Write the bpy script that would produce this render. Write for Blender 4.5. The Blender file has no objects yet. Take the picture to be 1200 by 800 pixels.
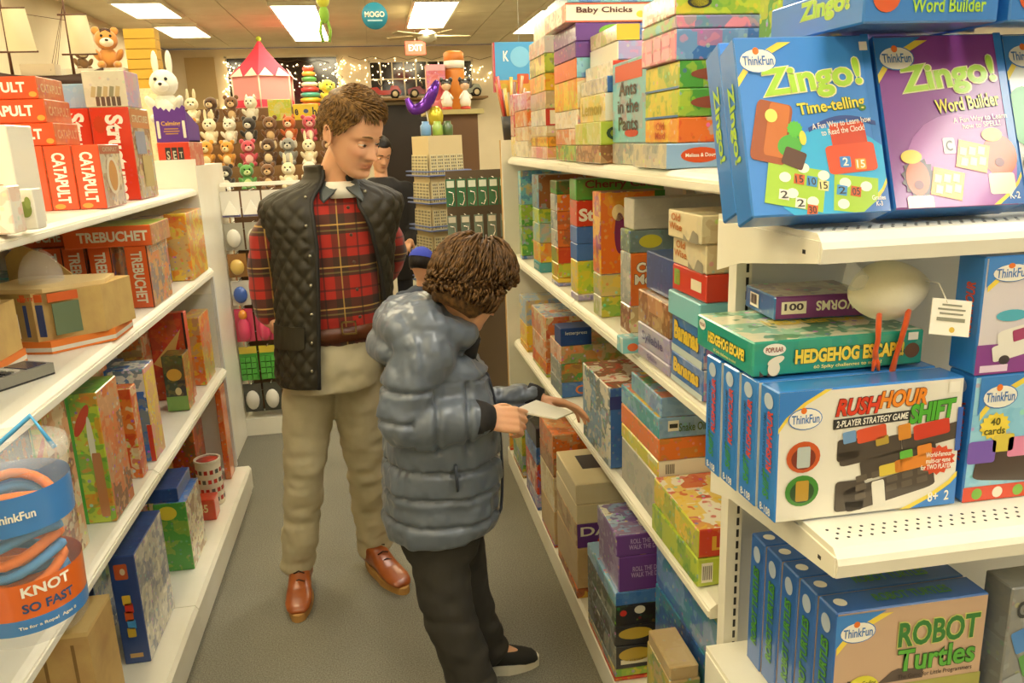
import bpy, bmesh, math, random
import numpy as np
from mathutils import Vector, Matrix, Euler, noise as mnoise

random.seed(7)
SC = bpy.context.scene
COL = SC.collection
PI = math.pi

# ---------------------------------------------------------------- camera
FPX, CAMH = 933.0, 1.62
def _cam_axes(yaw, pitch, roll):
    y, p, r = (math.radians(a) for a in (yaw, pitch, roll))
    fwd = np.array([math.sin(y)*math.cos(p), math.cos(y)*math.cos(p), -math.sin(p)])
    right = np.array([math.cos(y), -math.sin(y), 0.0])
    down = np.cross(fwd, right)
    r2 = math.cos(r)*right + math.sin(r)*down
    d2 = -math.sin(r)*right + math.cos(r)*down
    return np.array([r2, d2, fwd])
CM = _cam_axes(9.2, 14.2, 2.0)
cd = bpy.data.cameras.new('camera'); cam = bpy.data.objects.new('camera', cd); COL.objects.link(cam)
cd.sensor_width = 36.0; cd.lens = FPX/1200*36; cd.clip_start = 0.02; cd.clip_end = 60
cam.matrix_world = Matrix(((CM[0][0], -CM[1][0], -CM[2][0], 0), (CM[0][1], -CM[1][1], -CM[2][1], 0),
                           (CM[0][2], -CM[1][2], -CM[2][2], CAMH), (0, 0, 0, 1)))
SC.camera = cam

# ---------------------------------------------------------------- world and exposure
w = bpy.data.worlds.new('world'); SC.world = w; w.use_nodes = True
w.node_tree.nodes['Background'].inputs[0].default_value = (0.02, 0.025, 0.04, 1)
w.node_tree.nodes['Background'].inputs[1].default_value = 1.0
SC.view_settings.view_transform = 'Standard'; SC.view_settings.look = 'None'
SC.view_settings.gamma = 1.0; SC.view_settings.use_curve_mapping = False
SC.view_settings.exposure = 1.35
TUBE = 6.5                       # strength of the fluorescent ceiling panels
WARM = (1.0, 0.86, 0.56); NEUTRAL = (1.0, 0.96, 0.86)

# ---------------------------------------------------------------- pixel helpers (a pixel gives a direction only)
def proj(P):
    c = CM @ (np.array(P, float) - [0, 0, CAMH]); return 600+FPX*c[0]/c[2], 400+FPX*c[1]/c[2]
def ray(x, y): return CM.T @ np.array([(x-600)/FPX, (y-400)/FPX, 1.0])
def onx(x, y, X): d = ray(x, y); return np.array([0, 0, CAMH]) + X/d[0]*d
def ony(x, y, Y): d = ray(x, y); return np.array([0, 0, CAMH]) + Y/d[1]*d
def onz(x, y, Z): d = ray(x, y); return np.array([0, 0, CAMH]) + (Z-CAMH)/d[2]*d
def y_for_px(X, z, px):
    lo, hi = 0.5, 12.0
    s = 1 if proj((X, hi, z))[0] > proj((X, lo, z))[0] else -1
    for _ in range(50):
        m = (lo+hi)/2
        if (proj((X, m, z))[0]-px)*s > 0: hi = m
        else: lo = m
    return (lo+hi)/2
def z_for_py(X, Y, py):
    lo, hi = -0.5, 3.5
    for _ in range(50):
        m = (lo+hi)/2
        if proj((X, Y, m))[1] > py: lo = m
        else: hi = m
    return (lo+hi)/2

# ---------------------------------------------------------------- materials
MATS = {}
def lin(c):
    if isinstance(c, str):
        c = c.lstrip('#'); c = [int(c[i:i+2], 16)/255 for i in (0, 2, 4)]
        c = [x/12.92 if x <= .04045 else ((x+.055)/1.055)**2.4 for x in c]
    return (c[0], c[1], c[2], 1.0)
def mat(name, col=(.8, .8, .8), rough=.5, metal=0.0, spec=.5, emit=None, es=0.0, trans=0.0, alpha=1.0, coat=0.0, ior=None, bump=None, var=None, sheen=0):
    if name in MATS: return MATS[name]
    m = bpy.data.materials.new(name); m.use_nodes = True; nt = m.node_tree; b = nt.nodes['Principled BSDF']
    b.inputs['Base Color'].default_value = lin(col); b.inputs['Roughness'].default_value = rough
    b.inputs['Metallic'].default_value = metal; b.inputs['Specular IOR Level'].default_value = spec
    b.inputs['Coat Weight'].default_value = coat; b.inputs['Coat Roughness'].default_value = .10
    if sheen: b.inputs['Sheen Weight'].default_value = sheen
    if emit is not None:
        b.inputs['Emission Color'].default_value = lin(emit); b.inputs['Emission Strength'].default_value = es
    if trans: b.inputs['Transmission Weight'].default_value = trans
    if ior: b.inputs['IOR'].default_value = ior
    if alpha < 1: b.inputs['Alpha'].default_value = alpha
    if var or bump:
        tc = nt.nodes.new('ShaderNodeTexCoord')
    if var:      # (scale, colour2, detail)
        n = nt.nodes.new('ShaderNodeTexNoise'); n.inputs['Scale'].default_value = var[0]; n.inputs['Detail'].default_value = 4
        mx = nt.nodes.new('ShaderNodeMix'); mx.data_type = 'RGBA'
        mx.inputs[6].default_value = lin(col); mx.inputs[7].default_value = lin(var[1])
        rp = nt.nodes.new('ShaderNodeMapRange'); rp.inputs[1].default_value = .35; rp.inputs[2].default_value = .65
        nt.links.new(tc.outputs['Object'], n.inputs['Vector']); nt.links.new(n.outputs['Fac'], rp.inputs[0])
        nt.links.new(rp.outputs[0], mx.inputs[0]); nt.links.new(mx.outputs[2], b.inputs['Base Color'])
    if bump:     # (scale, strength, distance)
        n = nt.nodes.new('ShaderNodeTexNoise'); n.inputs['Scale'].default_value = bump[0]; n.inputs['Detail'].default_value = 3
        bp = nt.nodes.new('ShaderNodeBump'); bp.inputs['Strength'].default_value = bump[1]; bp.inputs['Distance'].default_value = bump[2]
        nt.links.new(tc.outputs['Object'], n.inputs['Vector']); nt.links.new(n.outputs['Fac'], bp.inputs['Height'])
        nt.links.new(bp.outputs[0], b.inputs['Normal'])
    MATS[name] = m
    return m
def ink(c):
    """flat printing ink of one colour"""
    key = 'ink_' + (c if isinstance(c, str) else '%02x%02x%02x' % tuple(int(255*v) for v in c)).lstrip('#')
    return mat(key, c, .35, coat=.7)

def card_material():
    """printed cardboard: three ink colours and an amount come from the mesh, the layout of the print from noise"""
    m = bpy.data.materials.new('printed_card'); m.use_nodes = True; nt = m.node_tree; N = nt.nodes; Lk = nt.links
    b = N['Principled BSDF']
    def att(nm):
        a = N.new('ShaderNodeAttribute'); a.attribute_name = nm; return a
    ca, cb, cc, pu = att('ca'), att('cb'), att('cc'), att('pu')
    n2 = N.new('ShaderNodeTexNoise'); n2.inputs['Scale'].default_value = 34; n2.inputs['Detail'].default_value = 1.5
    vc = N.new('ShaderNodeTexVoronoi'); vc.distance = 'CHEBYCHEV'; vc.inputs['Scale'].default_value = 17; vc.inputs['Randomness'].default_value = .75
    vo = N.new('ShaderNodeTexVoronoi'); vo.inputs['Scale'].default_value = 46
    for n in (n2, vo, vc): Lk.new(pu.outputs['Vector'], n.inputs['Vector'])
    sc = N.new('ShaderNodeSeparateColor'); Lk.new(vc.outputs['Color'], sc.inputs[0])
    def rng(src, a, z):
        r = N.new('ShaderNodeMapRange'); r.inputs[1].default_value = a; r.inputs[2].default_value = z; Lk.new(src, r.inputs[0]); return r.outputs[0]
    def mul(a, c):
        x = N.new('ShaderNodeMath'); x.operation = 'MULTIPLY'; Lk.new(a, x.inputs[0]); Lk.new(c, x.inputs[1]); return x.outputs[0]
    def mixc(f, a, c):
        x = N.new('ShaderNodeMix'); x.data_type = 'RGBA'; Lk.new(f, x.inputs[0]); Lk.new(a, x.inputs[6]); Lk.new(c, x.inputs[7]); return x.outputs[2]
    amt = ca.outputs['Alpha']
    c = mixc(mul(rng(sc.outputs[0], .55, .58), amt), ca.outputs['Color'], cb.outputs['Color'])      # picture panels
    c = mixc(mul(rng(sc.outputs[1], .72, .75), amt), c, cc.outputs['Color'])
    c = mixc(mul(rng(n2.outputs['Fac'], .56, .60), amt), c, cb.outputs['Color'])                     # figures
    c = mixc(mul(rng(n2.outputs['Fac'], .40, .36), amt), c, cc.outputs['Color'])
    hv = N.new('ShaderNodeHueSaturation'); Lk.new(vo.outputs['Color'], hv.inputs['Color']); hv.inputs['Saturation'].default_value = 1.3
    f3 = N.new('ShaderNodeMath'); f3.operation = 'MULTIPLY'; f3.inputs[1].default_value = .75; Lk.new(mul(rng(vo.outputs['Distance'], .24, .20), amt), f3.inputs[0])
    c = mixc(f3.outputs[0], c, hv.outputs['Color'])                                                   # small bright details
    Lk.new(c, b.inputs['Base Color'])
    b.inputs['Roughness'].default_value = .32; b.inputs['Specular IOR Level'].default_value = .5
    b.inputs['Coat Weight'].default_value = .7; b.inputs['Coat Roughness'].default_value = .10      # shrink wrap
    return m
CARD = card_material()

# ---------------------------------------------------------------- object helpers
def link(o, parent=None):
    COL.objects.link(o)
    if parent is not None: o.parent = parent
    return o
def tag(o, label=None, cat=None, group=None, kind=None):
    if label: o['label'] = label
    if cat: o['category'] = cat
    if group: o['group'] = group
    if kind: o['kind'] = kind
    return o
def thing(name, label, cat, loc=(0, 0, 0), rz=0.0, group=None):
    o = bpy.data.objects.new(name, None); o.empty_display_size = .05
    o.location = loc; o.rotation_euler = (0, 0, rz); link(o); return tag(o, label, cat, group)

class MB:
    """mesh builder: collects vertices and faces with a material slot each"""
    def __init__(s): s.v = []; s.f = []; s.m = []; s.mats = []; s.sm = []
    def slot(s, m):
        if m not in s.mats: s.mats.append(m)
        return s.mats.index(m)
    def add(s, vs, fs, m, smooth=False, M=None):
        k = len(s.v); i = s.slot(m)
        for q in vs: s.v.append(tuple(M @ Vector(q)) if M is not None else tuple(q))
        for q in fs: s.f.append([k+a for a in q]); s.m.append(i); s.sm.append(smooth)
    def box(s, lo, hi, m, M=None):
        x0, y0, z0 = lo; x1, y1, z1 = hi
        s.add([(x0, y0, z0), (x1, y0, z0), (x1, y1, z0), (x0, y1, z0), (x0, y0, z1), (x1, y0, z1), (x1, y1, z1), (x0, y1, z1)],
              [(0, 3, 2, 1), (4, 5, 6, 7), (0, 1, 5, 4), (1, 2, 6, 5), (2, 3, 7, 6), (3, 0, 4, 7)], m, M=M)
    def prism(s, pts, axis, a, b, m, M=None):
        """polygon (2D) extruded along an axis: 'x' uses (y,z), 'y' uses (x,z), 'z' uses (x,y)"""
        f = {'x': lambda p, t: (t, p[0], p[1]), 'y': lambda p, t: (p[0], t, p[1]), 'z': lambda p, t: (p[0], p[1], t)}[axis]
        n = len(pts); vs = [f(p, a) for p in pts] + [f(p, b) for p in pts]
        s.add(vs, [list(range(n))[::-1], list(range(n, 2*n))] + [(i, (i+1) % n, n+(i+1) % n, n+i) for i in range(n)], m, M=M)
    def tube(s, pts, r, m, n=8, smooth=True, cap=True, M=None, flat=1.0):
        pts = [Vector(p) for p in pts]; rs = r if isinstance(r, (list, tuple)) else [r]*len(pts)
        vs = []; fs = []; up = None
        for i, p in enumerate(pts):
            t = (pts[min(i+1, len(pts)-1)] - pts[max(i-1, 0)])
            t = t.normalized() if t.length > 1e-9 else Vector((0, 0, 1))
            if up is None: up = Vector((0, 0, 1)) if abs(t.z) < .9 else Vector((0, 1, 0))
            a = (up - t*up.dot(t)).normalized(); b = t.cross(a); up = a
            for k in range(n):
                th = 2*PI*k/n; vs.append(p + a*(rs[i]*math.cos(th)) + b*(rs[i]*flat*math.sin(th)))
        for i in range(len(pts)-1):
            for k in range(n): fs.append((i*n+k, i*n+(k+1) % n, (i+1)*n+(k+1) % n, (i+1)*n+k))
        if cap: fs.append(list(range(n))[::-1]); fs.append([(len(pts)-1)*n+k for k in range(n)])
        s.add(vs, fs, m, smooth, M)
    def lathe(s, prof, m, n=16, c=(0, 0, 0), smooth=True, M=None, sx=1.0, sy=1.0):
        vs = []; fs = []
        for (r, z) in prof:
            for k in range(n): vs.append((c[0]+sx*r*math.cos(2*PI*k/n), c[1]+sy*r*math.sin(2*PI*k/n), c[2]+z))
        for i in range(len(prof)-1):
            for k in range(n): fs.append((i*n+k, i*n+(k+1) % n, (i+1)*n+(k+1) % n, (i+1)*n+k))
        fs.append(list(range(n))[::-1]); fs.append([(len(prof)-1)*n+k for k in range(n)])
        s.add(vs, fs, m, smooth, M)
    def ball(s, c, r, m, n=10, k=7, M=None, rot=None):
        rx, ry, rz = r if isinstance(r, (list, tuple)) else (r, r, r)
        vs = [(0, 0, -1)]; 
        for i in range(1, k):
            a = -PI/2+PI*i/k
            for j in range(n): vs.append((math.cos(a)*math.cos(2*PI*j/n), math.cos(a)*math.sin(2*PI*j/n), math.sin(a)))
        vs.append((0, 0, 1)); fs = []
        for j in range(n): fs.append((0, 1+(j+1) % n, 1+j)); fs.append((len(vs)-1, 1+(k-2)*n+j, 1+(k-2)*n+(j+1) % n))
        for i in range(k-2):
            for j in range(n): fs.append((1+i*n+j, 1+i*n+(j+1) % n, 1+(i+1)*n+(j+1) % n, 1+(i+1)*n+j))
        R = (rot.to_matrix() if rot is not None else Matrix.Identity(3)); C = Vector(c)
        s.add([C + R @ Vector((rx*q[0], ry*q[1], rz*q[2])) for q in vs], fs, m, True, M)
    def mesh(s, name):
        me = bpy.data.meshes.new(name); me.from_pydata(s.v, [], s.f)
        for m in s.mats: me.materials.append(m)
        me.polygons.foreach_set('material_index', s.m); me.polygons.foreach_set('use_smooth', s.sm); me.update()
        return me
    def build(s, name, parent=None, loc=None, rot=None):
        o = bpy.data.objects.new(name, s.mesh(name)); link(o, parent)
        if loc is not None: o.location = loc
        if rot is not None: o.rotation_euler = rot
        return o
def copy_tree(o, parent=None):
    c = o.copy(); COL.objects.link(c); c.parent = parent
    for ch in o.children:
        copy_tree(ch, c)
    return c
def struct(name, mb): return tag(mb.build(name), kind='structure')

# ---------------------------------------------------------------- printed cartons
_TXT = {}
def text_mesh(s, m, bold=.0, shear=0.0):
    key = (s, m.name, bold, shear)
    if key in _TXT: return _TXT[key]
    cu = bpy.data.curves.new('lettering', 'FONT'); cu.body = s; cu.align_x = 'CENTER'; cu.resolution_u = 3
    cu.offset = bold; cu.shear = shear; cu.size = 1.0; cu.space_line = .9
    o = bpy.data.objects.new('tmp_text', cu); COL.objects.link(o)
    me = bpy.data.meshes.new_from_object(o.evaluated_get(bpy.context.evaluated_depsgraph_get()))
    bpy.data.objects.remove(o); bpy.data.curves.remove(cu)
    me.materials.clear(); me.materials.append(m)
    v = np.empty(len(me.vertices)*3); me.vertices.foreach_get('co', v); v = v.reshape(-1, 3)
    lo, hi = v.min(0), v.max(0); v -= [(lo[0]+hi[0])/2, (lo[1]+hi[1])/2, 0]; me.vertices.foreach_set('co', v.ravel()); me.update()
    _TXT[key] = (me, hi[0]-lo[0], hi[1]-lo[1])
    return _TXT[key]
def face_frame(d, f):
    dx, dy, dz = d
    return {'N': (Vector((0, -dy/2, dz/2)), Vector((1, 0, 0)), Vector((0, 0, 1)), dx, dz),
            'B': (Vector((0, dy/2, dz/2)), Vector((-1, 0, 0)), Vector((0, 0, 1)), dx, dz),
            'M': (Vector((-dx/2, 0, dz/2)), Vector((0, -1, 0)), Vector((0, 0, 1)), dy, dz),
            'P': (Vector((dx/2, 0, dz/2)), Vector((0, 1, 0)), Vector((0, 0, 1)), dy, dz),
            'T': (Vector((0, 0, dz)), Vector((1, 0, 0)), Vector((0, 1, 0)), dx, dy)}[f]
LIFT = .0009
def put_on(box, d, f, me, name, u, v, sx, sy, rot=0.0, lift=1):
    c, U, V, W, H = face_frame(d, f); n = U.cross(V)
    p = c + U*((u-.5)*W) + V*((v-.5)*H) + n*(LIFT*lift)
    o = bpy.data.objects.new(name, me); link(o, box)
    a = math.radians(rot); U2 = U*math.cos(a)+V*math.sin(a); V2 = V*math.cos(a)-U*math.sin(a)
    o.matrix_local = Matrix(((U2.x*sx, V2.x*sy, n.x, p.x), (U2.y*sx, V2.y*sy, n.y, p.y), (U2.z*sx, V2.z*sy, n.z, p.z), (0, 0, 0, 1)))
    return o
def lettering(box, d, f, s, c, u=.5, v=.5, w=.8, h=.4, rot=0, bold=.02, shear=0, lift=2, outline=None, name='printed_title', stretch=1.6):
    _, _, _, W, H = face_frame(d, f)
    bw, bh = (W*w, H*h) if rot in (0, 180) or abs(rot) < 45 else (H*h, W*w)
    me, tw, th = text_mesh(s, ink(c), bold, shear)
    sx, sy = bw/tw, bh/th
    k = min(sx, sy); sx = min(sx, k*stretch); sy = min(sy, k*stretch)
    if outline:
        me2, _, _ = text_mesh(s, ink(outline), bold+.03, shear)
        put_on(box, d, f, me2, 'title_outline', u, v, sx, sy, rot, lift-.6)
    return put_on(box, d, f, me, name, u, v, sx, sy, rot, lift)
_SHP = {}
def shape_mesh(kind, m):
    key = (kind, m.name)
    if key in _SHP: return _SHP[key]
    if kind == 'rect': p = [(-.5, -.5), (.5, -.5), (.5, .5), (-.5, .5)]
    elif kind == 'oval': p = [(.5*math.cos(2*PI*i/20), .5*math.sin(2*PI*i/20)) for i in range(20)]
    elif kind == 'tri': p = [(-.5, -.5), (.5, -.5), (0, .5)]
    elif kind == 'corner': p = [(-.5, .5), (-.5, -.5), (-.3, -.15), (.0, .15), (.5, .5)]
    elif kind == 'rcorner': p = [(.5, -.5), (.5, .5), (.3, .15), (.0, -.15), (-.5, -.5)]
    elif kind == 'round': p = [(cx*.38+.12*math.cos(a), cy*.38+.12*math.sin(a)) for cx, cy, a0 in ((1, 1, 0), (-1, 1, 90), (-1, -1, 180), (1, -1, 270)) for a in (math.radians(a0+t) for t in (0, 30, 60, 90))]
    elif kind == 'burst': p = [((.5 if i % 2 else .41)*math.cos(2*PI*i/28), (.5 if i % 2 else .41)*math.sin(2*PI*i/28)) for i in range(28)]
    elif kind == 'hill': p = [(-.5, -.5), (.5, -.5)] + [(.5-i/12, -.1+.35*math.sin(i*.55)+.1*math.cos(i*1.3)) for i in range(13)]
    elif kind == 'swoosh': p = [(-.5+i/12, .5*math.sin(PI*i/12)) for i in range(13)] + [(.5-i/12, .5*math.sin(PI*(12-i)/12)-.25) for i in range(13)]
    me = bpy.data.meshes.new('print_'+kind); me.from_pydata([(a, b, 0) for a, b in p], [], [list(range(len(p)))]); me.materials.append(m); me.update()
    _SHP[key] = me
    return me
def clip_unit(P):
    """clip a polygon to the unit square of a face"""
    for ax in (0, 1):
        for lim, sg in ((.002, 1), (.998, -1)):
            out = []
            for i, q in enumerate(P):
                r = P[i-1]; iq, ir = sg*(q[ax]-lim) >= 0, sg*(r[ax]-lim) >= 0
                if iq != ir:
                    t = (lim-r[ax])/(q[ax]-r[ax]); out.append((r[0]+(q[0]-r[0])*t, r[1]+(q[1]-r[1])*t))
                if iq: out.append(q)
            P = out
            if len(P) < 3: return []
    return P
def deco(box, d, f, kind, c, u, v, w, h, rot=0, lift=1, name='printed_shape'):
    _, _, _, W, H = face_frame(d, f)
    m = c if not isinstance(c, (str, tuple)) else ink(c)
    me = shape_mesh(kind, m)
    a = math.radians(rot); ca, sa = math.cos(a), math.sin(a)
    pts = [(u+(ca*p.co.x*W*w-sa*p.co.y*H*h)/W, v+(sa*p.co.x*W*w+ca*p.co.y*H*h)/H) for p in me.vertices]
    if min(min(p) for p in pts) < 0 or max(max(p) for p in pts) > 1:
        pts = clip_unit(pts)
        if not pts: return None
        me = bpy.data.meshes.new('print_'+kind); me.from_pydata([((p[0]-.5)*W, (p[1]-.5)*H, 0) for p in pts], [], [list(range(len(pts)))]); me.materials.append(m); me.update()
        return put_on(box, d, f, me, name, .5, .5, 1, 1, 0, lift)
    return put_on(box, d, f, me, name, u, v, W*w, H*h, rot, lift)

def carton_mesh(d, cols, amt, faces, bev=.0025, name='carton'):
    """bevelled carton with per-corner ink colours; faces: {'N': (ca, cb, cc, amt)} overrides"""
    dx, dy, dz = d
    bm = bmesh.new(); bmesh.ops.create_cube(bm, size=1)
    for v in bm.verts: v.co = Vector((v.co.x*dx, v.co.y*dy, (v.co.z+.5)*dz))
    bev = min(bev, .15*min(d))
    bmesh.ops.bevel(bm, geom=bm.edges[:], offset=bev, segments=1, affect='EDGES', profile=.5)
    me = bpy.data.meshes.new(name); bm.to_mesh(me); bm.free()
    me.materials.append(CARD)
    for n in ('ca', 'cb', 'cc'): me.attributes.new(n, 'FLOAT_COLOR', 'CORNER')
    me.attributes.new('pu', 'FLOAT_VECTOR', 'CORNER')
    seed = random.uniform(0, 50)
    n = len(me.loops); ac = np.zeros((3, n, 4), np.float32); pu = np.zeros((n, 3), np.float32)
    for p in me.polygons:
        q = p.normal; ax = max(range(3), key=lambda i: abs(q[i]))
        f = {0: 'P' if q.x > 0 else 'M', 1: 'B' if q.y > 0 else 'N', 2: 'T' if q.z > 0 else 'D'}[ax]
        c3 = cols; a = amt
        if faces and f in faces:
            g = faces[f]; c3 = g[:3]; a = g[3] if len(g) > 3 else amt
        for li in p.loop_indices:
            co = me.vertices[me.loops[li].vertex_index].co
            for k in range(3): ac[k, li] = lin(c3[k])
            ac[0, li, 3] = a
            uv = {0: (co.y, co.z), 1: (co.x, co.z), 2: (co.x, co.y)}[ax]
            pu[li] = (uv[0]+seed, uv[1]+seed*.7, seed+ax)
    for k in range(3): me.attributes[('ca', 'cb', 'cc')[k]].data.foreach_set('color', ac[k].ravel())
    me.attributes['pu'].data.foreach_set('vector', pu.ravel())
    return me
def carton(name, d, loc, cols, label, cat='box', amt=.7, faces=None, rz=0.0, rx=0.0, ry=0.0, group=None):
    """a printed carton standing at loc (centre of its base)"""
    o = bpy.data.objects.new(name, carton_mesh(d, cols, amt, faces)); link(o)
    o.location = loc; o.rotation_euler = (rx, ry, rz)
    return tag(o, label, cat, group)
# ================================================================ the room
X0, X1, Y0, Y1, ZC = -3.6, 6.0, -3.0, 16.2, 3.42
def carpet_mat():
    m = bpy.data.materials.new('grey_carpet'); m.use_nodes = True; nt = m.node_tree; b = nt.nodes['Principled BSDF']
    tc = nt.nodes.new('ShaderNodeTexCoord')
    n = nt.nodes.new('ShaderNodeTexNoise'); n.inputs['Scale'].default_value = 230; n.inputs['Detail'].default_value = 3
    n2 = nt.nodes.new('ShaderNodeTexNoise'); n2.inputs['Scale'].default_value = 1.6; n2.inputs['Detail'].default_value = 4
    ad = nt.nodes.new('ShaderNodeMath'); ad.operation = 'MULTIPLY_ADD'; ad.inputs[1].default_value = .25
    nt.links.new(tc.outputs['Object'], n.inputs['Vector']); nt.links.new(tc.outputs['Object'], n2.inputs['Vector'])
    nt.links.new(n2.outputs['Fac'], ad.inputs[0]); nt.links.new(n.outputs['Fac'], ad.inputs[2])
    r = nt.nodes.new('ShaderNodeValToRGB'); e = r.color_ramp.elements
    e[0].position = .40; e[0].color = (.125, .118, .088, 1); e[1].position = .85; e[1].color = (.30, .285, .225, 1)
    nt.links.new(ad.outputs[0], r.inputs[0]); nt.links.new(r.outputs[0], b.inputs['Base Color'])
    bp = nt.nodes.new('ShaderNodeBump'); bp.inputs['Strength'].default_value = .5; bp.inputs['Distance'].default_value = .004
    nt.links.new(n.outputs['Fac'], bp.inputs['Height']); nt.links.new(bp.outputs[0], b.inputs['Normal'])
    b.inputs['Roughness'].default_value = .95; b.inputs['Specular IOR Level'].default_value = .1
    return m
M_WALL = mat('cream_wall_paint', '#e3d8bd', .8, var=(1.2, '#d8ccb0'))
M_TILE = mat('ceiling_tile', '#e6ddc4', .9, bump=(120, .4, .002), var=(2.0, '#dbd1b6'))
M_TBAR = mat('ceiling_grid_bar', '#cfc6ad', .6)
M_WHITE = mat('white_enamel_steel', '#f1eede', .35, var=(3, '#e9e4d0'))
M_GREYW = mat('pale_grey_panel', '#dcdcd8', .5)
M_DARK = mat('dark_metal', '#2a2724', .5)
M_CHROME = mat('chrome_wire', '#d9d6cc', .25, metal=.9)
mb = MB(); mb.box((X0, Y0, -.05), (X1, Y1, 0), carpet_mat()); struct('floor', mb)
mb = MB(); mb.box((X0, Y0, ZC+.012), (X1, Y1, ZC+.06), M_TBAR); ceil = struct('ceiling', mb)
tile = MB(); tile.box((-.298, -.603, 0), (.298, .603, .012), M_TILE); tme = tile.mesh('ceiling_tile')
for i in range(-1, 14):
    for j in range(5, 13):
        o = bpy.data.objects.new('ceiling_tile', tme); link(o, ceil); o.location = (-2.7+.61*i, 1.22*(j+.5)+.0, ZC)
mb = MB(); mb.box((X0-.1, Y0, 0), (X0, Y1, ZC), M_WALL); struct('wall_left', mb)
mb = MB(); mb.box((X1, Y0, 0), (X1+.1, Y1, ZC), M_WALL); struct('wall_right', mb)
mb = MB(); mb.box((X0, Y0-.1, 0), (X1, Y0, ZC), M_WALL); struct('wall_front', mb)
# back wall with openings for two windows: pieces of wall around them
def atb(px, py): p = ony(px, py, Y1); return p[0], p[2]
wx0, wz1 = atb(262, 66); wx1, wz0 = atb(405, 175)
vx0, vz1 = atb(431, 71); vx1, vz0 = atb(556, 112)
mb = MB()
for (a, b, c, d) in ((X0, wx0, 0, ZC), (wx0, wx1, 0, wz0), (wx0, wx1, wz1, ZC), (wx1, vx0, 0, ZC), (vx0, vx1, 0, vz0), (vx0, vx1, vz1, ZC), (vx1, X1, 0, ZC)):
    mb.box((a, Y1, c), (b, Y1+.12, d), M_WALL)
struct('wall_back', mb)
M_NIGHT = mat('night_window_glass', '#1a120c', .12, spec=.6)
M_MUNT = mat('white_window_frame', '#d9d2bd', .5)
def window(name, a, b, c, d, nx, nz):
    mb = MB(); mb.box((a, Y1+.06, c), (b, Y1+.07, d), M_NIGHT); o = struct(name, mb)
    f = MB()
    t = .035
    for (p, q, r, s) in ((a, a+t, c, d), (b-t, b, c, d), (a, b, c, c+t), (a, b, d-t, d)): f.box((p, Y1+.02, r), (q, Y1+.055, s), M_MUNT)
    f.build('window_frame', o)
    for i in range(1, nx): g = MB(); x = a+(b-a)*i/nx; g.box((x-.014, Y1+.03, c+t), (x+.014, Y1+.056, d-t), M_MUNT); g.build('muntin', o)
    for i in range(1, nz): g = MB(); z = c+(d-c)*i/nz; g.box((a+t, Y1+.032, z-.012), (b-t, Y1+.058, z+.012), M_MUNT); g.build('muntin', o)
window('window_1', wx0, wx1, wz0, wz1, 1, 1)
window('window_2', vx0, vx1, vz0, vz1, 9, 2)
# tan door panel in the back wall
da, dz1 = atb(216, 68); db, dz0 = atb(258, 128)
mb = MB(); mb.box((da, Y1-.05, 0), (db, Y1-.001, dz1), mat('tan_board', '#b9a274', .7)); struct('door_1', mb)

# fluorescent ceiling panels: housing, lit diffuser
TROW = {-2.7: 'by the cream side wall', -.87: 'above the kit shelving', .96: 'above the game shelving', 2.79: 'beyond the game shelving', 4.62: 'farthest from the kit shelving'}
TCNT = {}
def troffer(x, y, warm=True, k=1.0):
    TCNT[x] = TCNT.get(x, -1)+1
    t = thing('ceiling_light', 'lit fluorescent ceiling panel, '+('first', 'second', 'third', 'fourth', 'fifth', 'sixth', 'seventh', 'eighth')[TCNT[x]]+' from the back wall, row '+TROW[x], 'ceiling light', (x, y, ZC-.05), 0, 'fluorescent panels in the ceiling')
    h = MB()
    for (a, b, c, d) in ((-.31, -.28, -.615, .615), (.28, .31, -.615, .615), (-.28, .28, -.615, -.585), (-.28, .28, .585, .615)): h.box((a, c, 0), (b, d, .05), M_WHITE)
    h.build('housing', t)
    c = WARM if warm else NEUTRAL
    e = MB(); e.box((-.28, -.585, .012), (.28, .585, .02), mat('lit_diffuser_'+('warm' if warm else 'neutral'), (1, 1, 1), .6, emit=c, es=TUBE*k)); e.build('diffuser', t)
for x, ys in ((-2.7, (-1.2, 1.24, 3.68, 6.1, 8.5, 11.55, 13.57)), (-.87, (-1.2, 1.24, 3.68, 6.1, 8.9, 11.8, 13.02, 14.24)),
              (.96, (6.1, 9.0, 11.6, 12.82)), (2.79, (6.1, 8.6, 12.4, 13.65)), (4.62, (3.68, 8.5, 13.4))):
    for y in ys[::-1]: troffer(x, y)
for x, y in ((.96, 3.68), (.96, 1.24), (.96, -1.2), (2.79, 3.68), (2.79, 1.24), (2.79, -1.2), (4.62, -.5)): troffer(x, y, False)

# ================================================================ gondola shelving
def shelf_part(g, xb, xl, y0, y1, zt, lip=.035, name='shelf', holes=False):
    """steel shelf running along Y: xb at the back panel, xl at the front lip; grooved price rail"""
    s = 1 if xl > xb else -1
    P = lambda u, z: (xl - s*u, z)
    prof = [P(0, zt-lip), P(0, zt-lip*.35), P(.006, zt-lip*.25), P(.014, zt-.002), P(.05, zt), (xb, zt), (xb, zt-.012), P(.05, zt-.012), P(.03, zt-lip), ]
    m = MB(); m.prism(prof, 'y', y0+.002, y1-.002, M_WHITE); o = m.build(name, g)
    r = MB(); r.box((min(xl, xl+s*.004), y0+.004, zt-lip*.9), (max(xl, xl+s*.004), y1-.004, zt-lip*.5), M_WHITE); r.build('price_rail', o)
    for y in (y0+.012, y1-.012):
        br = MB(); br.prism([(xb, zt-.014), (xb+s*.10, zt-.014), (xb, zt-.11)], 'y', y-.002, y+.002, M_WHITE); br.build('bracket', o)
    return o
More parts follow.
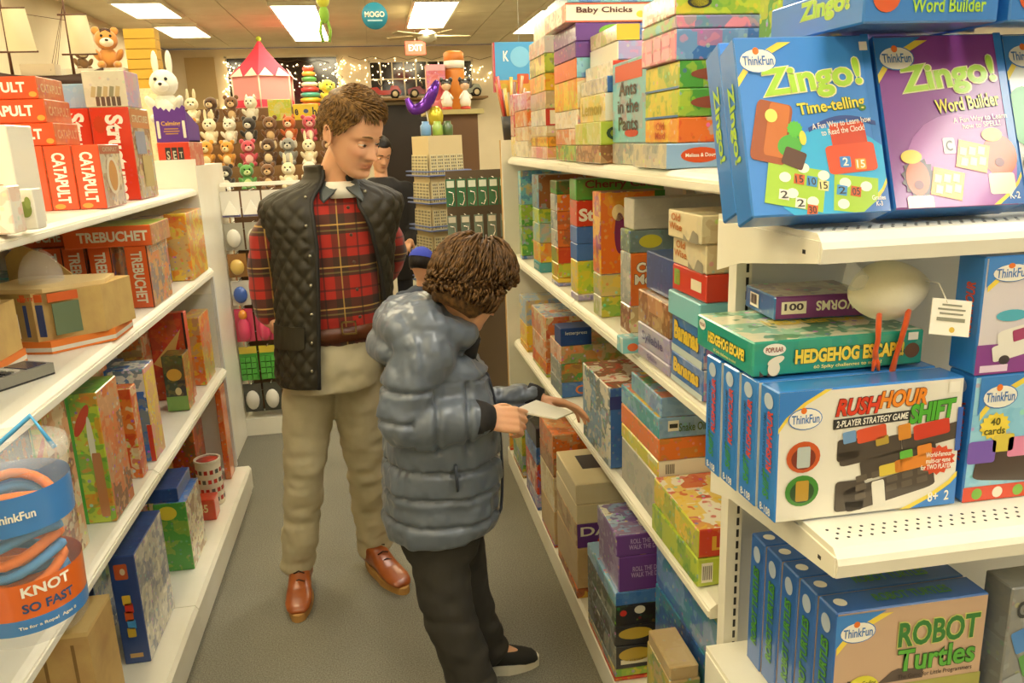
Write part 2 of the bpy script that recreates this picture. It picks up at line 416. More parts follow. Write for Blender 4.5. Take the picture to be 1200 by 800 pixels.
# the shelving behind the man
gl = thing('gondola_shelving', 'long white steel shelving unit behind the man, stacked with wooden kit boxes', 'shelving', (-1.25, 2.0, 0))
gl.location = (0, 0, 0)
LB = -1.26
L1, L2, L3, L4 = 1.462, 1.11, .64, .14
for (a, b) in ((.09, 1.31), (1.31, 2.53), (2.53, 3.75)):
    shelf_part(gl, LB, -.78, a, b, L1, .032)
    shelf_part(gl, LB, -.75, a, b, L2, .040)
    shelf_part(gl, LB, -.75, a, b, L3, .040)
    m = MB(); m.prism([(LB, 0), (-.70, 0), (-.70, .02), (-.69, .03), (-.69, .125), (-.70, .14), (LB, .14)], 'y', a+.002, b-.002, M_WHITE); m.build('base_deck', gl)
    m = MB(); m.box((LB-.02, a+.002, .14), (LB-.001, b-.002, 1.585), M_WHITE); m.build('back_panel', gl)
m = MB(); m.box((-1.285, 3.752, 0), (-.77, 3.775, 1.585), M_WHITE); m.build('end_panel', gl)
m = MB(); m.box((-.77, 3.752, .14), (-.755, 3.775, 1.1), M_GREYW); m.build('end_trim', gl)
for y in (1.31, 2.53): m = MB(); m.box((LB, y-.012, .14), (LB+.006, y+.012, 1.58), M_GREYW); m.build('upright', gl)
# far half of the same run (its other side), only its top shows
m = MB(); m.box((-1.75, .09, 1.565), (-1.285, 3.75, 1.585), M_WHITE); m.build('top_deck', gl)
m = MB(); m.box((-1.75, .09, 0), (-1.73, 3.75, 1.565), M_WHITE); m.build('far_panel', gl)

# the shelving the boy faces
gr = thing('gondola_shelving', 'tall white steel shelving packed with board games, in front of the boy', 'shelving')
RB = 1.06
R1, R2, R3, R4 = 1.545, 1.083, .66, .10
RF = .63
for (a, b) in ((1.40, 2.60), (2.60, 3.80)):
    shelf_part(gr, RB, RF, a, b, R1, .036)
    shelf_part(gr, RB, RF, a, b, R2, .036)
    shelf_part(gr, RB, RF, a, b, R3, .036)
    m = MB(); m.prism([(RB, 0), (.575, 0), (.575, .09), (.585, .10), (RB, .10)], 'y', a+.002, b-.002, M_WHITE); m.build('base_deck', gr)
    m = MB(); m.box((RB+.001, a+.002, .10), (RB+.02, b-.002, 2.0), M_GREYW); m.build('back_panel', gr)
for y in (2.6, 3.80): m = MB(); m.box((RB-.03, y-.015, .10), (RB, y+.015, 2.0), M_WHITE); m.build('upright', gr)
m = MB(); m.box((.60, 3.81, 0), (1.06, 3.835, 1.62), M_WHITE); m.build('end_panel', gr)

# the end display: two slotted posts, back panel, four shelves that face down the shop
ge = thing('end_display_shelving', 'white steel end display with perforated shelves and slotted posts', 'shelving')
def slotted_post(x, y, z1):
    p = MB(); p.box((x-.015, y-.02, 0), (x+.015, y+.012, z1), M_WHITE); o = p.build('slotted_post', ge)
    s = MB()
    z = .1
    while z < z1-.05:
        s.box((x+.004, y-.0212, z), (x+.009, y-.0195, z+.016), M_DARK); z += .0254
    tag(s.build('slots', o), kind='stuff')
EY = 1.375
for x in (.655, 1.57): slotted_post(x, EY, 1.62)
m = MB(); m.box((.672, EY+.0, .1), (1.554, EY+.012, 1.60), M_GREYW); m.build('back_panel', ge)
m = MB(); m.box((.672, EY-.012, 1.425), (1.554, EY-.001, 1.450), mat('brown_rail', '#7c6a52', .5, metal=.3)); o = m.build('back_rail', ge)
h = MB()
for i in range(24): h.box((.69+i*.036, EY-.0128, 1.434), (.70+i*.036, EY-.0118, 1.441), M_DARK)
tag(h.build('rail_holes', o), kind='stuff')
def end_shelf(zt, yf, xl=.60, xr=1.60, lip=.042, perf=True):
    pr = [(yf, zt-lip), (yf-.004, zt-lip*.5), (yf, zt-.012), (yf+.012, zt), (EY-.025, zt), (EY-.025, zt-.012), (yf+.03, zt-.014), (yf+.02, zt-lip)]
    m = MB(); m.prism(pr, 'x', xl, xr, M_WHITE); o = m.build('end_shelf', ge)
    e = MB(); e.prism([(yf+.001, zt-lip+.001), (yf+.001, zt-.01), (EY-.03, zt-.010), (EY-.03, zt-.10), (EY-.12, zt-.075)], 'x', xl-.003, xl, M_WHITE); e.build('side_bracket', o)
    k = MB(); k.box((xl-.0035, yf+.035, zt-.032), (xl-.0028, yf+.043, zt-.026), M_DARK); k.build('slot_hole', o)
    if perf:
        h = MB()
        for r in range(3):
            for i in range(50):
                x = xl+.02+.0185*i+(.009 if r % 2 else 0); y = yf+.035+.013*r
                h.lathe([(.0026, zt+.0002), (.0026, zt+.0006)], M_DARK, n=6, c=(x, y, 0))
        tag(h.build('perforations', o), kind='stuff')
    return o
E1, E2, E3, E4 = 1.480, 1.046, .60, .15
end_shelf(E1, 1.01); end_shelf(E2, .92); end_shelf(E3, .90); end_shelf(E4, .88)
# ================================================================ kit for figures
def V3(p): return Vector((float(p[0]), float(p[1]), float(p[2])))
def remesh(mb, voxel, smooth=4, name='body', factor=.5):
    me = mb.mesh('tmp'); o = bpy.data.objects.new('tmp', me); COL.objects.link(o)
    r = o.modifiers.new('r', 'REMESH'); r.mode = 'VOXEL'; r.voxel_size = voxel; r.use_smooth_shade = True
    if smooth:
        s = o.modifiers.new('s', 'SMOOTH'); s.factor = factor; s.iterations = smooth
    out = bpy.data.meshes.new_from_object(o.evaluated_get(bpy.context.evaluated_depsgraph_get())); out.name = name
    bpy.data.objects.remove(o); bpy.data.meshes.remove(me)
    for m in mb.mats[:1]:
        if not out.materials: out.materials.append(m)
    out.polygons.foreach_set('use_smooth', [True]*len(out.polygons))
    return out
def get_co(me):
    v = np.empty(len(me.vertices)*3); me.vertices.foreach_get('co', v); return v.reshape(-1, 3)
def set_co(me, v): me.vertices.foreach_set('co', np.ascontiguousarray(v).ravel()); me.update()
def get_no(me):
    v = np.empty(len(me.vertices)*3); me.vertex_normals.foreach_get('vector', v); return v.reshape(-1, 3)
def vnoise(P, scale, seed=0.0):
    """cheap smooth value noise in numpy, about -1..1"""
    Q = P*scale + seed*17.3; i = np.floor(Q).astype(np.int64); f = Q-i; f = f*f*(3-2*f)
    def h(a): 
        n = (a[:, 0]*374761393 + a[:, 1]*668265263 + a[:, 2]*2147483647 + int(seed*7919)) & 0xffffffff
        n = ((n ^ (n >> 13))*1274126177) & 0xffffffff
        return ((n ^ (n >> 16)) & 0xffff)/32767.5 - 1
    r = 0
    for dx in (0, 1):
        for dy in (0, 1):
            for dz in (0, 1):
                wgt = (f[:, 0] if dx else 1-f[:, 0])*(f[:, 1] if dy else 1-f[:, 1])*(f[:, 2] if dz else 1-f[:, 2])
                r = r + wgt*h(i+np.array([dx, dy, dz]))
    return r
def displace(me, fn):
    v = get_co(me); n = get_no(me); set_co(me, v + n*fn(v, n)[:, None])
def obj_of(me, name, parent, m=None):
    if m is not None: me.materials.clear(); me.materials.append(m)
    o = bpy.data.objects.new(name, me); link(o, parent); return o
def rings(mb, data, m, n=40, p=2.3, M=None):
    """stack of elliptic rings: data = (centre, half width, half depth, yaw in degrees)"""
    vs = []; fs = []
    for c, a, b, yaw in data:
        ca, sa = math.cos(math.radians(yaw)), math.sin(math.radians(yaw))
        for k in range(n):
            t = 2*PI*k/n; x = a*math.copysign(abs(math.cos(t))**(2/p), math.cos(t)); y = b*math.copysign(abs(math.sin(t))**(2/p), math.sin(t))
            vs.append((c[0]+ca*x-sa*y, c[1]+sa*x+ca*y, c[2]))
    R = len(data)
    for i in range(R-1):
        for k in range(n): fs.append((i*n+k, i*n+(k+1) % n, (i+1)*n+(k+1) % n, (i+1)*n+k))
    fs.append(list(range(n))[::-1]); fs.append([(R-1)*n+k for k in range(n)])
    mb.add(vs, fs, m, True, M)
def smooth_path(pts, rs, k=5):
    """Catmull-Rom through the points, radii interpolated"""
    P = [V3(p) for p in pts]; out = []; ro = []
    for i in range(len(P)-1):
        a = P[max(i-1, 0)]; b = P[i]; c = P[i+1]; d = P[min(i+2, len(P)-1)]
        for j in range(k):
            t = j/k
            out.append(.5*((2*b)+(c-a)*t+(2*a-5*b+4*c-d)*t*t+(3*b-a-3*c+d)*t**3)); ro.append(rs[i]*(1-t)+rs[i+1]*t)
    out.append(P[-1]); ro.append(rs[-1])
    return out, ro
def limb(mb, pts, rs, m, n=18, k=5, flat=1.0):
    p, r = smooth_path(pts, rs, k)
    mb.tube(p, r, m, n=n, flat=flat); mb.ball(p[0], r[0], m, 14, 9); mb.ball(p[-1], r[-1], m, 14, 9)

HEAD = np.array([  # z, front, back, half width, in head heights; the face looks along -Y
 (-.500, -.27, -.16, .060), (-.485, -.325, -.10, .115), (-.455, -.36, -.04, .155), (-.41, -.372, .02, .190), (-.35, -.358, .08, .218),
 (-.28, -.370, .14, .240), (-.20, -.372, .22, .262), (-.10, -.375, .30, .285), (0.0, -.372, .37, .300), (.08, -.392, .41, .310), (.18, -.392, .43, .318),
 (.28, -.362, .42, .310), (.36, -.31, .375, .278), (.42, -.24, .30, .225), (.465, -.16, .21, .155), (.49, -.09, .12, .085), (.4995, -.03, .05, .03)])
def head_grid(n=72, rows=90):
    zs = np.linspace(-.5, .4995, rows); T = np.linspace(0, 2*PI, n, endpoint=False)
    f = np.interp(zs, HEAD[:, 0], HEAD[:, 1]); b = np.interp(zs, HEAD[:, 0], HEAD[:, 2]); w = np.interp(zs, HEAD[:, 0], HEAD[:, 3])
    k = np.ones(5)/5
    sm = lambda q: np.convolve(np.pad(q, 2, mode='edge'), k, 'valid')
    f, b, w = sm(f), sm(b), sm(w)
    P = np.zeros((rows, n, 3))
    for i in range(rows):
        c = (f[i]+b[i])/2; d = (b[i]-f[i])/2; e = 2.25
        x = w[i]*np.sign(np.cos(T))*np.abs(np.cos(T))**(2/e); y = c+d*np.sign(np.sin(T))*np.abs(np.sin(T))**(2/e)
        P[i, :, 0] = x; P[i, :, 1] = y; P[i, :, 2] = zs[i]
    return P
def sculpt_face(P, smile=0.0, fat=0.0):
    """P in head heights; pushes nose, sockets, lips, chin, cheeks"""
    x, y, z = P[..., 0], P[..., 1], P[..., 2]
    g = lambda cx, cz, sx, sz: np.exp(-((np.abs(x)-cx)/sx)**2-((z-cz)/sz)**2)
    g0 = lambda cz, sx, sz: np.exp(-(x/sx)**2-((z-cz)/sz)**2)
    front = np.clip((-y-.05)/.2, 0, 1)
    d = np.zeros_like(x)
    # nose: ramp from the bridge to the tip
    t = np.clip((.03-z)/.20, 0, 1); ramp = t*np.clip((z+.215)/.04, 0, 1)
    d += .115*ramp*np.exp(-(x/(.030+.022*t))**2)
    d += .035*g(.052, -.165, .028, .030)          # nostril wings
    d += .018*g0(.02, .03, .05)
    d -= .050*g(.135, .0, .070, .050)             # sockets
    d += .018*g(.135, .005, .040, .022)           # lids over the eyeballs
    d += .018*g(.13, .085, .10, .030)             # brow
    d += (.016+.02*smile)*g(.185, -.13, .07, .07)  # cheeks
    zl = z - smile*.9*np.abs(x)**2*1.6
    lw = 1+.45*smile
    d += .030*np.exp(-(x/(.085*lw))**2-((zl+.268)/.018)**2) + .034*np.exp(-(x/(.075*lw))**2-((zl+.312)/.020)**2)
    d -= .030*np.exp(-(x/.105)**2-((zl+.289)/.009)**2)
    d -= .014*g0(-.235, .02, .02)
    d -= .020*g0(-.355, .08, .022)
    d += .030*g0(-.425, .075, .045)
    d -= smile*.012*g(.135, -.25, .018, .06)
    Q = P.copy(); Q[..., 1] -= d*front
    Q[..., 0] += np.sign(x)*fat*.02*np.exp(-((z+.2)/.12)**2)
    return Q
def add_head(mb, M, m, smile=0.0, ears=True, fat=0.0):
    P = sculpt_face(head_grid(), smile, fat); R, n = P.shape[:2]
    vs = [tuple(q) for q in P.reshape(-1, 3)]
    fs = [(i*n+k, i*n+(k+1) % n, (i+1)*n+(k+1) % n, (i+1)*n+k) for i in range(R-1) for k in range(n)]
    fs.append(list(range(n))[::-1]); fs.append([(R-1)*n+k for k in range(n)])
    mb.add(vs, fs, m, True, M)
    if ears:
        for s in (-1, 1):
            ring = []
            for k in range(15):
                a = math.radians(-60+300*k/14); ring.append((s*(.318+.035*(.5+.5*math.sin(a*.5+.6))), .055-.058*math.cos(a)*-1, -.03+.105*math.sin(a+.35)))
            mb.tube([(q[0]+s*.012, q[1]*1.15, q[2]*1.18) for q in ring], [.018]*15, m, n=7, M=M)
            mb.ball((s*.320, .065, -.025), (.026, .060, .105), m, 12, 9, M=M)
            mb.ball((s*.318, .035, -.12), (.018, .026, .032), m, 8, 6, M=M)
def hand_tubes(mb, W, M, side, curl, m, s=1.0, spread=.10):
    """hand in local frame: wrist at origin, fingers along +Y, palm faces -Z, thumb on side*X; curl per finger in degrees per joint"""
    def pt(p): return M @ Vector((p[0]*s, p[1]*s, p[2]*s))
    # palm
    pl = MB()
    for (xx, r0) in ((-.030, .0115), (-.010, .013), (.011, .013), (.031, .0115)):
        mb.tube([pt((xx*.55, -.012, 0)), pt((xx*.85, .035, .001)), pt((xx, .088, 0))], [r0*1.15*s, r0*1.15*s, r0*.95*s], m, n=10)
        mb.ball(pt((xx, .088, 0)), r0*.95*s, m, 8, 6)
    mb.ball(pt((side*.024, .028, -.010)), [.020*s]*3, m, 10, 7)
    L = ((.030, (.044, .028, .022)), (.010, (.048, .031, .023)), (-.011, (.045, .029, .022)), (-.031, (.034, .022, .019)))
    for i, (xx, seg) in enumerate(L):
        p = Vector((side*xx, .088, 0)); a = 0.0; sp = side*xx/.03*spread
        pts = [p.copy()]; rr = [.0092]
        for j, l in enumerate(seg):
            a -= math.radians(curl[i]*(1.0, 1.15, .8)[j])
            p = p + Vector((math.sin(sp)*l*math.cos(a), math.cos(sp)*l*math.cos(a), l*math.sin(a))); pts.append(p.copy()); rr.append((.0084, .0076, .0062)[j])
        q, r = smooth_path([pt(z) for z in pts], [z*s for z in rr], 4); mb.tube(q, r, m, n=9); mb.ball(q[-1], r[-1], m, 8, 6)
    th = [Vector((side*.020, .012, -.008)), Vector((side*.042, .042, -.020)), Vector((side*.050, .070, -.030)), Vector((side*.046, .094, -.036))]
    q, r = smooth_path([pt(z) for z in th], [.0125*s, .0105*s, .0092*s, .0072*s], 4); mb.tube(q, r, m, n=9); mb.ball(q[-1], r[-1], m, 8, 6)
def frame_mat(o, y, z):
    """matrix at o with +Y along y and +Z near z"""
    y = V3(y).normalized(); z = V3(z); x = y.cross(z).normalized(); z = x.cross(y)
    return Matrix(((x.x, y.x, z.x, o[0]), (x.y, y.y, z.y, o[1]), (x.z, y.z, z.z, o[2]), (0, 0, 0, 1)))
def head_matrix(c, h, yaw, pitch, roll=0):
    """yaw turns the face from -Y towards +X, pitch looks down"""
    return Matrix.Translation(V3(c)) @ Matrix.Rotation(math.radians(yaw), 4, 'Z') @ Matrix.Rotation(math.radians(pitch), 4, 'X') @ Matrix.Rotation(math.radians(roll), 4, 'Y') @ Matrix.Scale(h, 4)
def skin_material(name, col, lips):
    m = bpy.data.materials.new(name); m.use_nodes = True; nt = m.node_tree; b = nt.nodes['Principled BSDF']
    a = nt.nodes.new('ShaderNodeAttribute'); a.attribute_name = 'tint'
    mx = nt.nodes.new('ShaderNodeMix'); mx.data_type = 'RGBA'; mx.inputs[6].default_value = lin(col); mx.inputs[7].default_value = lin(lips)
    nt.links.new(a.outputs['Fac'], mx.inputs[0]); nt.links.new(mx.outputs[2], b.inputs['Base Color'])
    b.inputs['Roughness'].default_value = .48; b.inputs['Subsurface Weight'].default_value = .15; b.inputs['Subsurface Radius'].default_value = (.008, .004, .002)
    b.inputs['Subsurface Scale'].default_value = 1.0
    return m
def tint_face(me, M, smile=0.0):
    v = get_co(me); Mi = np.array(M.inverted()); L = v @ Mi[:3, :3].T + Mi[:3, 3]
    x, y, z = L[:, 0], L[:, 1], L[:, 2]; inside = (np.abs(x) < .5) & (np.abs(z) < .6) & (y < -.2) & (y > -.7)
    zl = z - smile*.9*np.abs(x)**2*1.6
    t = .6*np.exp(-(x/(.09+.06*smile))**4-((zl+.29)/.036)**4) + .28*np.exp(-((np.abs(x)-.19)/.07)**2-((z+.12)/.07)**2) + .22*np.exp(-(x/.05)**2-((z+.15)/.05)**2)
    a = me.attributes.new('tint', 'FLOAT', 'POINT'); a.data.foreach_set('value', np.where(inside, np.clip(t, 0, 1), 0).astype(np.float32))
def face_y(x, z):
    f, b, w = (float(np.interp(z, HEAD[:, 0], HEAD[:, k])) for k in (1, 2, 3))
    return (f+b)/2-(b-f)/2*(1-min(.99, abs(x)/w)**2.25)**(1/2.25)
def face_parts(parent, M, hair_m, iris='#4a3526', closed=False, smile=0.0):
    """eyes with iris and pupil under lids, lash lines, eyebrows"""
    for s in (-1, 1):
        e = MB(); e.ball((s*.132, -.296, .0), (.056, .050, .046), mat('eye_white', '#e8e2d6', .2), 14, 10, M=M)
        e.ball((s*.132+.004, -.328, -.012 if closed else 0), (.026, .022, .026), mat('eye_iris', iris, .15), 10, 7, M=M)
        e.build('eye', parent)
        if closed:   # lowered upper lid
            d = MB(); d.ball((s*.132, -.290, .010), (.062, .058, .044), SKIN, 14, 10, M=M); d.ball((s*.132, -.292, -.032), (.060, .056, .028), SKIN, 14, 8, M=M); d.build('eyelid', parent)
        b = MB()
        pts = [(s*(.062+.135*t), -.400+.055*t*t+.02*abs(t-.4), .084+.026*math.sin(PI*(t*.75+.12))) for t in [i/6 for i in range(7)]]
        b.tube(pts, [.008, .012, .013, .012, .010, .008, .004], hair_m, n=6, M=M, flat=.6); b.build('eyebrow', parent)
        l = MB()
        pts = [(s*(.080+.110*t), -.350+.045*(t-.35)**2*4, (.010 if not closed else -.010)+.016*math.sin(PI*t)*(1 if not closed else -.7)) for t in [i/6 for i in range(7)]]
        l.tube(pts, [.003, .006, .007, .007, .007, .006, .004], mat('eyelash', '#2b1c12', .6), n=5, M=M); l.build('lash_line', parent)
    w = .075+.095*smile
    q = MB(); q.tube([(w*t, face_y(w*t, -.29)-.020+.014*abs(t), -.290+smile*.050*t*t) for t in [-1+i/5 for i in range(11)]], [.003]+[.0055]*9+[.003], mat('mouth_line', '#7c3526', .6), n=5, M=M); q.build('mouth_line', parent)
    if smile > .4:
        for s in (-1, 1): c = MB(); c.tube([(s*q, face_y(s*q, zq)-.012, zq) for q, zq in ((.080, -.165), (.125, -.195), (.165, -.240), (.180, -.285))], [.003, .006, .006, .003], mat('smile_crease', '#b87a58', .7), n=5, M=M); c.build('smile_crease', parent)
def scalp(u, v, off=0.0):
    """point and outward direction on the skull: u angle around (0 = right ear side, -90 = face), v elevation in degrees"""
    a, e = math.radians(u), math.radians(v)
    d = Vector((math.cos(a)*math.cos(e), math.sin(a)*math.cos(e), math.sin(e)))
    c = Vector((0, .02, .10)); p = c + Vector((d.x*.325, d.y*.415, d.z*.405))
    return p + d*off, d
def locks(mb, M, seeds, m, n=5):
    """each seed: list of (point) already in head space and radius; tapered lock"""
    for pts, r in seeds:
        k = len(pts); rr = [r*(.55+.45*math.sin(PI*min(1, (i+.6)/k)))*(1 if i < k-1 else .25) for i in range(k)]
        mb.tube([M @ Vector(p) for p in pts], [q*M.to_scale().x for q in rr], m, n=n, flat=.6)
def hair_mat(name, c1, c2):
    m = bpy.data.materials.new(name); m.use_nodes = True; nt = m.node_tree; b = nt.nodes['Principled BSDF']
    tc = nt.nodes.new('ShaderNodeTexCoord'); n = nt.nodes.new('ShaderNodeTexNoise'); n.inputs['Scale'].default_value = 90; n.inputs['Detail'].default_value = 5
    r = nt.nodes.new('ShaderNodeValToRGB'); r.color_ramp.elements[0].color = lin(c1); r.color_ramp.elements[1].color = lin(c2)
    r.color_ramp.elements[0].position = .35; r.color_ramp.elements[1].position = .7
    nt.links.new(tc.outputs['Object'], n.inputs['Vector']); nt.links.new(n.outputs['Fac'], r.inputs[0]); nt.links.new(r.outputs[0], b.inputs['Base Color'])
    b.inputs['Roughness'].default_value = .5; b.inputs['Specular IOR Level'].default_value = .3
    return m
# ================================================================ the man in the quilted vest
def W(px, py, Y): return V3(ony(px, py, Y))
def shifted(o, base): o.location = -V3(base); return o
def plaid_mat():
    m = bpy.data.materials.new('red_plaid_flannel'); m.use_nodes = True; nt = m.node_tree; N = nt.nodes; L = nt.links; b = N['Principled BSDF']
    tc = N.new('ShaderNodeTexCoord'); sp = N.new('ShaderNodeSeparateXYZ'); L.new(tc.outputs['Object'], sp.inputs[0])
    def band(src, period, w, off=0.0):
        a = N.new('ShaderNodeMath'); a.operation = 'MULTIPLY_ADD'; a.inputs[1].default_value = 1/period; a.inputs[2].default_value = off; L.new(src, a.inputs[0])
        f = N.new('ShaderNodeMath'); f.operation = 'FRACT'; L.new(a.outputs[0], f.inputs[0])
        c = N.new('ShaderNodeMath'); c.operation = 'LESS_THAN'; c.inputs[1].default_value = w; L.new(f.outputs[0], c.inputs[0]); return c.outputs[0]
    def mix(f, a, c2, k=1.0):
        x = N.new('ShaderNodeMix'); x.data_type = 'RGBA'
        mu = N.new('ShaderNodeMath'); mu.operation = 'MULTIPLY'; mu.inputs[1].default_value = k; L.new(f, mu.inputs[0]); L.new(mu.outputs[0], x.inputs[0])
        if isinstance(a, str): x.inputs[6].default_value = lin(a)
        else: L.new(a, x.inputs[6])
        x.inputs[7].default_value = lin(c2); return x.outputs[2]
    z, x = sp.outputs[2], sp.outputs[0]
    c = mix(band(z, .135, .46), '#a5200b', '#2a2212', .85)
    c = mix(band(x, .115, .40, .3), c, '#2a2212', .62)
    c = mix(band(z, .135, .035, .80), c, '#c9a04c', .65); c = mix(band(z, .135, .04, .93), c, '#7a6a34', .6)
    c = mix(band(x, .115, .035, .12), c, '#c9a04c', .55); c = mix(band(x, .115, .05, .62), c, '#1c170f', .6)
    c = mix(band(z, .135, .05, .35), c, '#3c160c', .7)
    L.new(c, b.inputs['Base Color']); b.inputs['Roughness'].default_value = .85; b.inputs['Sheen Weight'].default_value = .2
    return m
SKIN = skin_material('skin', '#dca680', '#b8604a')
def build_man():
    base = (-.20, 2.69, 0.0)
    T = thing('person', 'man in dark quilted vest, red plaid shirt, khaki trousers and brown boots, smiling down', 'person', base)
    Hd = W(411, 156, 2.60); HM = head_matrix(Hd, .245, 52, 24, -3)
    neck = [W(393, 222, 2.70), W(398, 195, 2.675), Hd + Vector((-.012, .045, -.05))]
    sR, sL = W(334, 250, 2.67), W(440, 248, 2.74)
    eR, wR = W(309, 318, 2.71), W(316, 374, 2.70); hR = W(334, 398, 2.67)
    eL, wL = W(459, 300, 2.88), W(440, 330, 2.98)
    hipR, hipL = W(366, 425, 2.72), W(418, 425, 2.74)
    kR, kL = W(357, 545, 2.74), W(427, 535, 2.80)
    aR, aL = W(350, 664, 2.80), W(438, 644, 2.90)
    # body: one continuous skin
    mb = MB(); add_head(mb, HM, SKIN, smile=.8)
    limb(mb, neck, [.064, .056, .058], SKIN)
    rings(mb, [(W(392, 405, 2.70), .15, .10, 12), (W(391, 350, 2.70), .14, .10, 12), (W(387, 290, 2.70), .155, .105, 12), (W(386, 246, 2.70), .155, .095, 12), (W(388, 226, 2.70), .09, .07, 12)], SKIN)
    for s, e, w in ((sR, eR, wR), (sL, eL, wL)): limb(mb, [s, e, w], [.042, .038, .028], SKIN)
    for h, k, a in ((hipR, kR, aR), (hipL, kL, aL)): limb(mb, [h, k, a], [.075, .052, .038], SKIN)
    hand_tubes(mb, wR, frame_mat(wR, hR-wR, (-.9, -.1, .2)), 1, (25, 28, 30, 32), SKIN)
    hand_tubes(mb, wL, frame_mat(wL, Vector((-.6, .1, -.5)), (0, 1, 0)), 1, (25, 28, 30, 32), SKIN)
    me = remesh(mb, .0042, 2, 'body'); tint_face(me, HM, .8); shifted(obj_of(me, 'body', T, SKIN), base)
    hm = hair_mat('brown_hair', '#4a3214', '#87632f')
    f = bpy.data.objects.new('face', None); link(f, T); f.location = -V3(base); face_parts(f, HM, hm, closed=True)
    # hair: short sides, swept-up top
    rnd = random.Random(3); hb = MB(); seeds = []
    def hairline(u):   # lowest elevation where hair grows
        d = (u+90) % 360
        d = d-360 if d > 180 else d
        a = abs(d)
        return 36 if a < 38 else (36-(a-38)*1.1 if a < 62 else (8-(a-62)*.9 if a < 80 else -22 if a > 112 else -2))
    while len(seeds) < 1900:
        u = rnd.uniform(-180, 180); v = math.degrees(math.asin(rnd.uniform(-.42, 1)))
        if v < hairline(u): continue
        p, d = scalp(u, v, .03)
        top = max(0, min(1, (v-25)/35)); fr = max(0, -d.y)
        flow = Vector((-.10, .45, -1.0))*(1-top) + Vector((.16, -.80, .22+.75*fr))*top
        flow -= d*flow.dot(d)*.8
        ln = .085+.10*top+.05*fr*top
        out = .012+.035*top
        pts = [p]; q = p.copy(); dr = (flow.normalized()+d*(.35+.30*top)).normalized()
        for j in range(4):
            q = q + dr*ln/4; dr = (dr + flow.normalized()*.35 - d*.10 + Vector((rnd.uniform(-.08, .08), rnd.uniform(-.08, .08), rnd.uniform(-.08, .08)))).normalized(); pts.append(q.copy())
        seeds.append((pts, .010+.004*top))
    locks(hb, HM, seeds, hm)
    P = []
    # cap under the locks
    cap = MB(); n, rws = 40, 16; vs = []; fs = []
    for i in range(rws+1):
        for k in range(n):
            u = -180+360*k/n; lo = hairline(u)-2; v = lo+(90-lo)*i/rws; p, d = scalp(u, v, .040+(.03 if v > 40 else 0) if i else -.03); vs.append(p)
    for i in range(rws):
        for k in range(n): fs.append((i*n+k, i*n+(k+1) % n, (i+1)*n+(k+1) % n, (i+1)*n+k))
    hb.add(vs, fs, hm, True, HM)
    shifted(hb.build('hair', T), base)
    # shirt
    pm = plaid_mat(); sm = MB()
    rings(sm, [(W(393, 398, 2.70), .158, .112, 12), (W(392, 370, 2.70), .160, .118, 12), (W(389, 310, 2.70), .168, .120, 12), (W(387, 260, 2.70), .178, .115, 12), (W(387, 236, 2.70), .165, .095, 12), (W(389, 220, 2.70), .095, .075, 12)], pm)
    limb(sm, [sR+Vector((.03, 0, 0)), W(317, 275, 2.69), eR, wR+Vector((-.002, 0, .03))], [.060, .058, .053, .045], pm)
    limb(sm, [sL, W(451, 270, 2.81), eL, wL], [.058, .056, .053, .045], pm)
    me = remesh(sm, .008, 6, 'shirt')
    displace(me, lambda v, n: .006*vnoise(v*np.array([1, 1, 1.8]), 11, 1)+.003*vnoise(v, 30, 2))
    shifted(obj_of(me, 'shirt', T, pm), base)
    # shirt collar, placket buttons, white undershirt
    c0 = W(397, 214, 2.685)
    cm = MB()
    for s, y in ((-1, 0), (1, 0)):
        a = c0 + Vector((s*.066, .045, .030)); b_ = c0 + Vector((s*.058, -.045, .020)); c_ = c0+Vector((.012+s*.012, -.082, -.012)); d_ = c0+Vector((.012+s*.060, -.098, -.052)); e_ = c0+Vector((s*.092, -.020, -.018)); 
        cm.add([a, b_, c_, d_, e_] + [q+Vector((0, .006, -.006)) for q in (a, b_, c_, d_, e_)], [(0, 1, 2, 3, 4), (9, 8, 7, 6, 5)] + [(i, i+5, (i+1) % 5+5, (i+1) % 5) for i in range(5)], mat('blue_grey_collar', '#565c5c', .8))
    shifted(cm.build('collar', T), base)
    um = MB(); rings(um, [(c0+Vector((.012, -.028, -.045)), .055, .056, 12), (c0+Vector((.008, -.022, -.005)), .064, .060, 12), (c0+Vector((.004, -.012, .006)), .063, .058, 12)], mat('white_cotton', '#e6e2d4', .9), n=24)
    shifted(um.build('undershirt', T), base)
    for k in range(5):
        p = W(408+k*3.5, 243+k*32, 2.70) ; d = MB(); d.lathe([(.0055, 0), (.0055, .003), (.004, .004)], mat('shirt_button', '#4a3220', .4), 10)
        o = d.build('button', T); o.location = V3(ony(408+k*3.5, 243+k*32, 2.575))-V3(base); o.rotation_euler = (math.radians(90), 0, math.radians(8))
    # quilted vest: open front, stand collar
    yaw = 12; fw = Vector((math.sin(math.radians(yaw)), -math.cos(math.radians(yaw)), 0)); lt = Vector((math.cos(math.radians(yaw)), math.sin(math.radians(yaw)), 0))
    vm = mat('dark_quilted_nylon', '#2a2412', .6, bump=(60, .15, .002))
    cb, ct = W(393, 440, 2.70), W(389, 210, 2.70)
    prof = np.array([(0, .192, .150), (.12, .190, .150), (.3, .186, .148), (.5, .188, .148), (.7, .196, .146), (.80, .216, .138), (.87, .228, .126), (.915, .218, .112), (.95, .178, .100), (.98, .118, .090), (1.0, .088, .084), (1.035, .078, .080), (1.07, .080, .082)])
    def edge(s):
        r = np.interp(s, [0, .25, .6, .85, .95, 1.07], [-20, -20, -19, -18, -19, -30]); l = np.interp(s, [0, .3, .55, .75, .88, .97, 1.07], [66, 58, 44, 27, 13, 16, 32])
        return math.radians(l), math.radians(360+r)
    nr, na = 110, 150; vo = []; vi = []
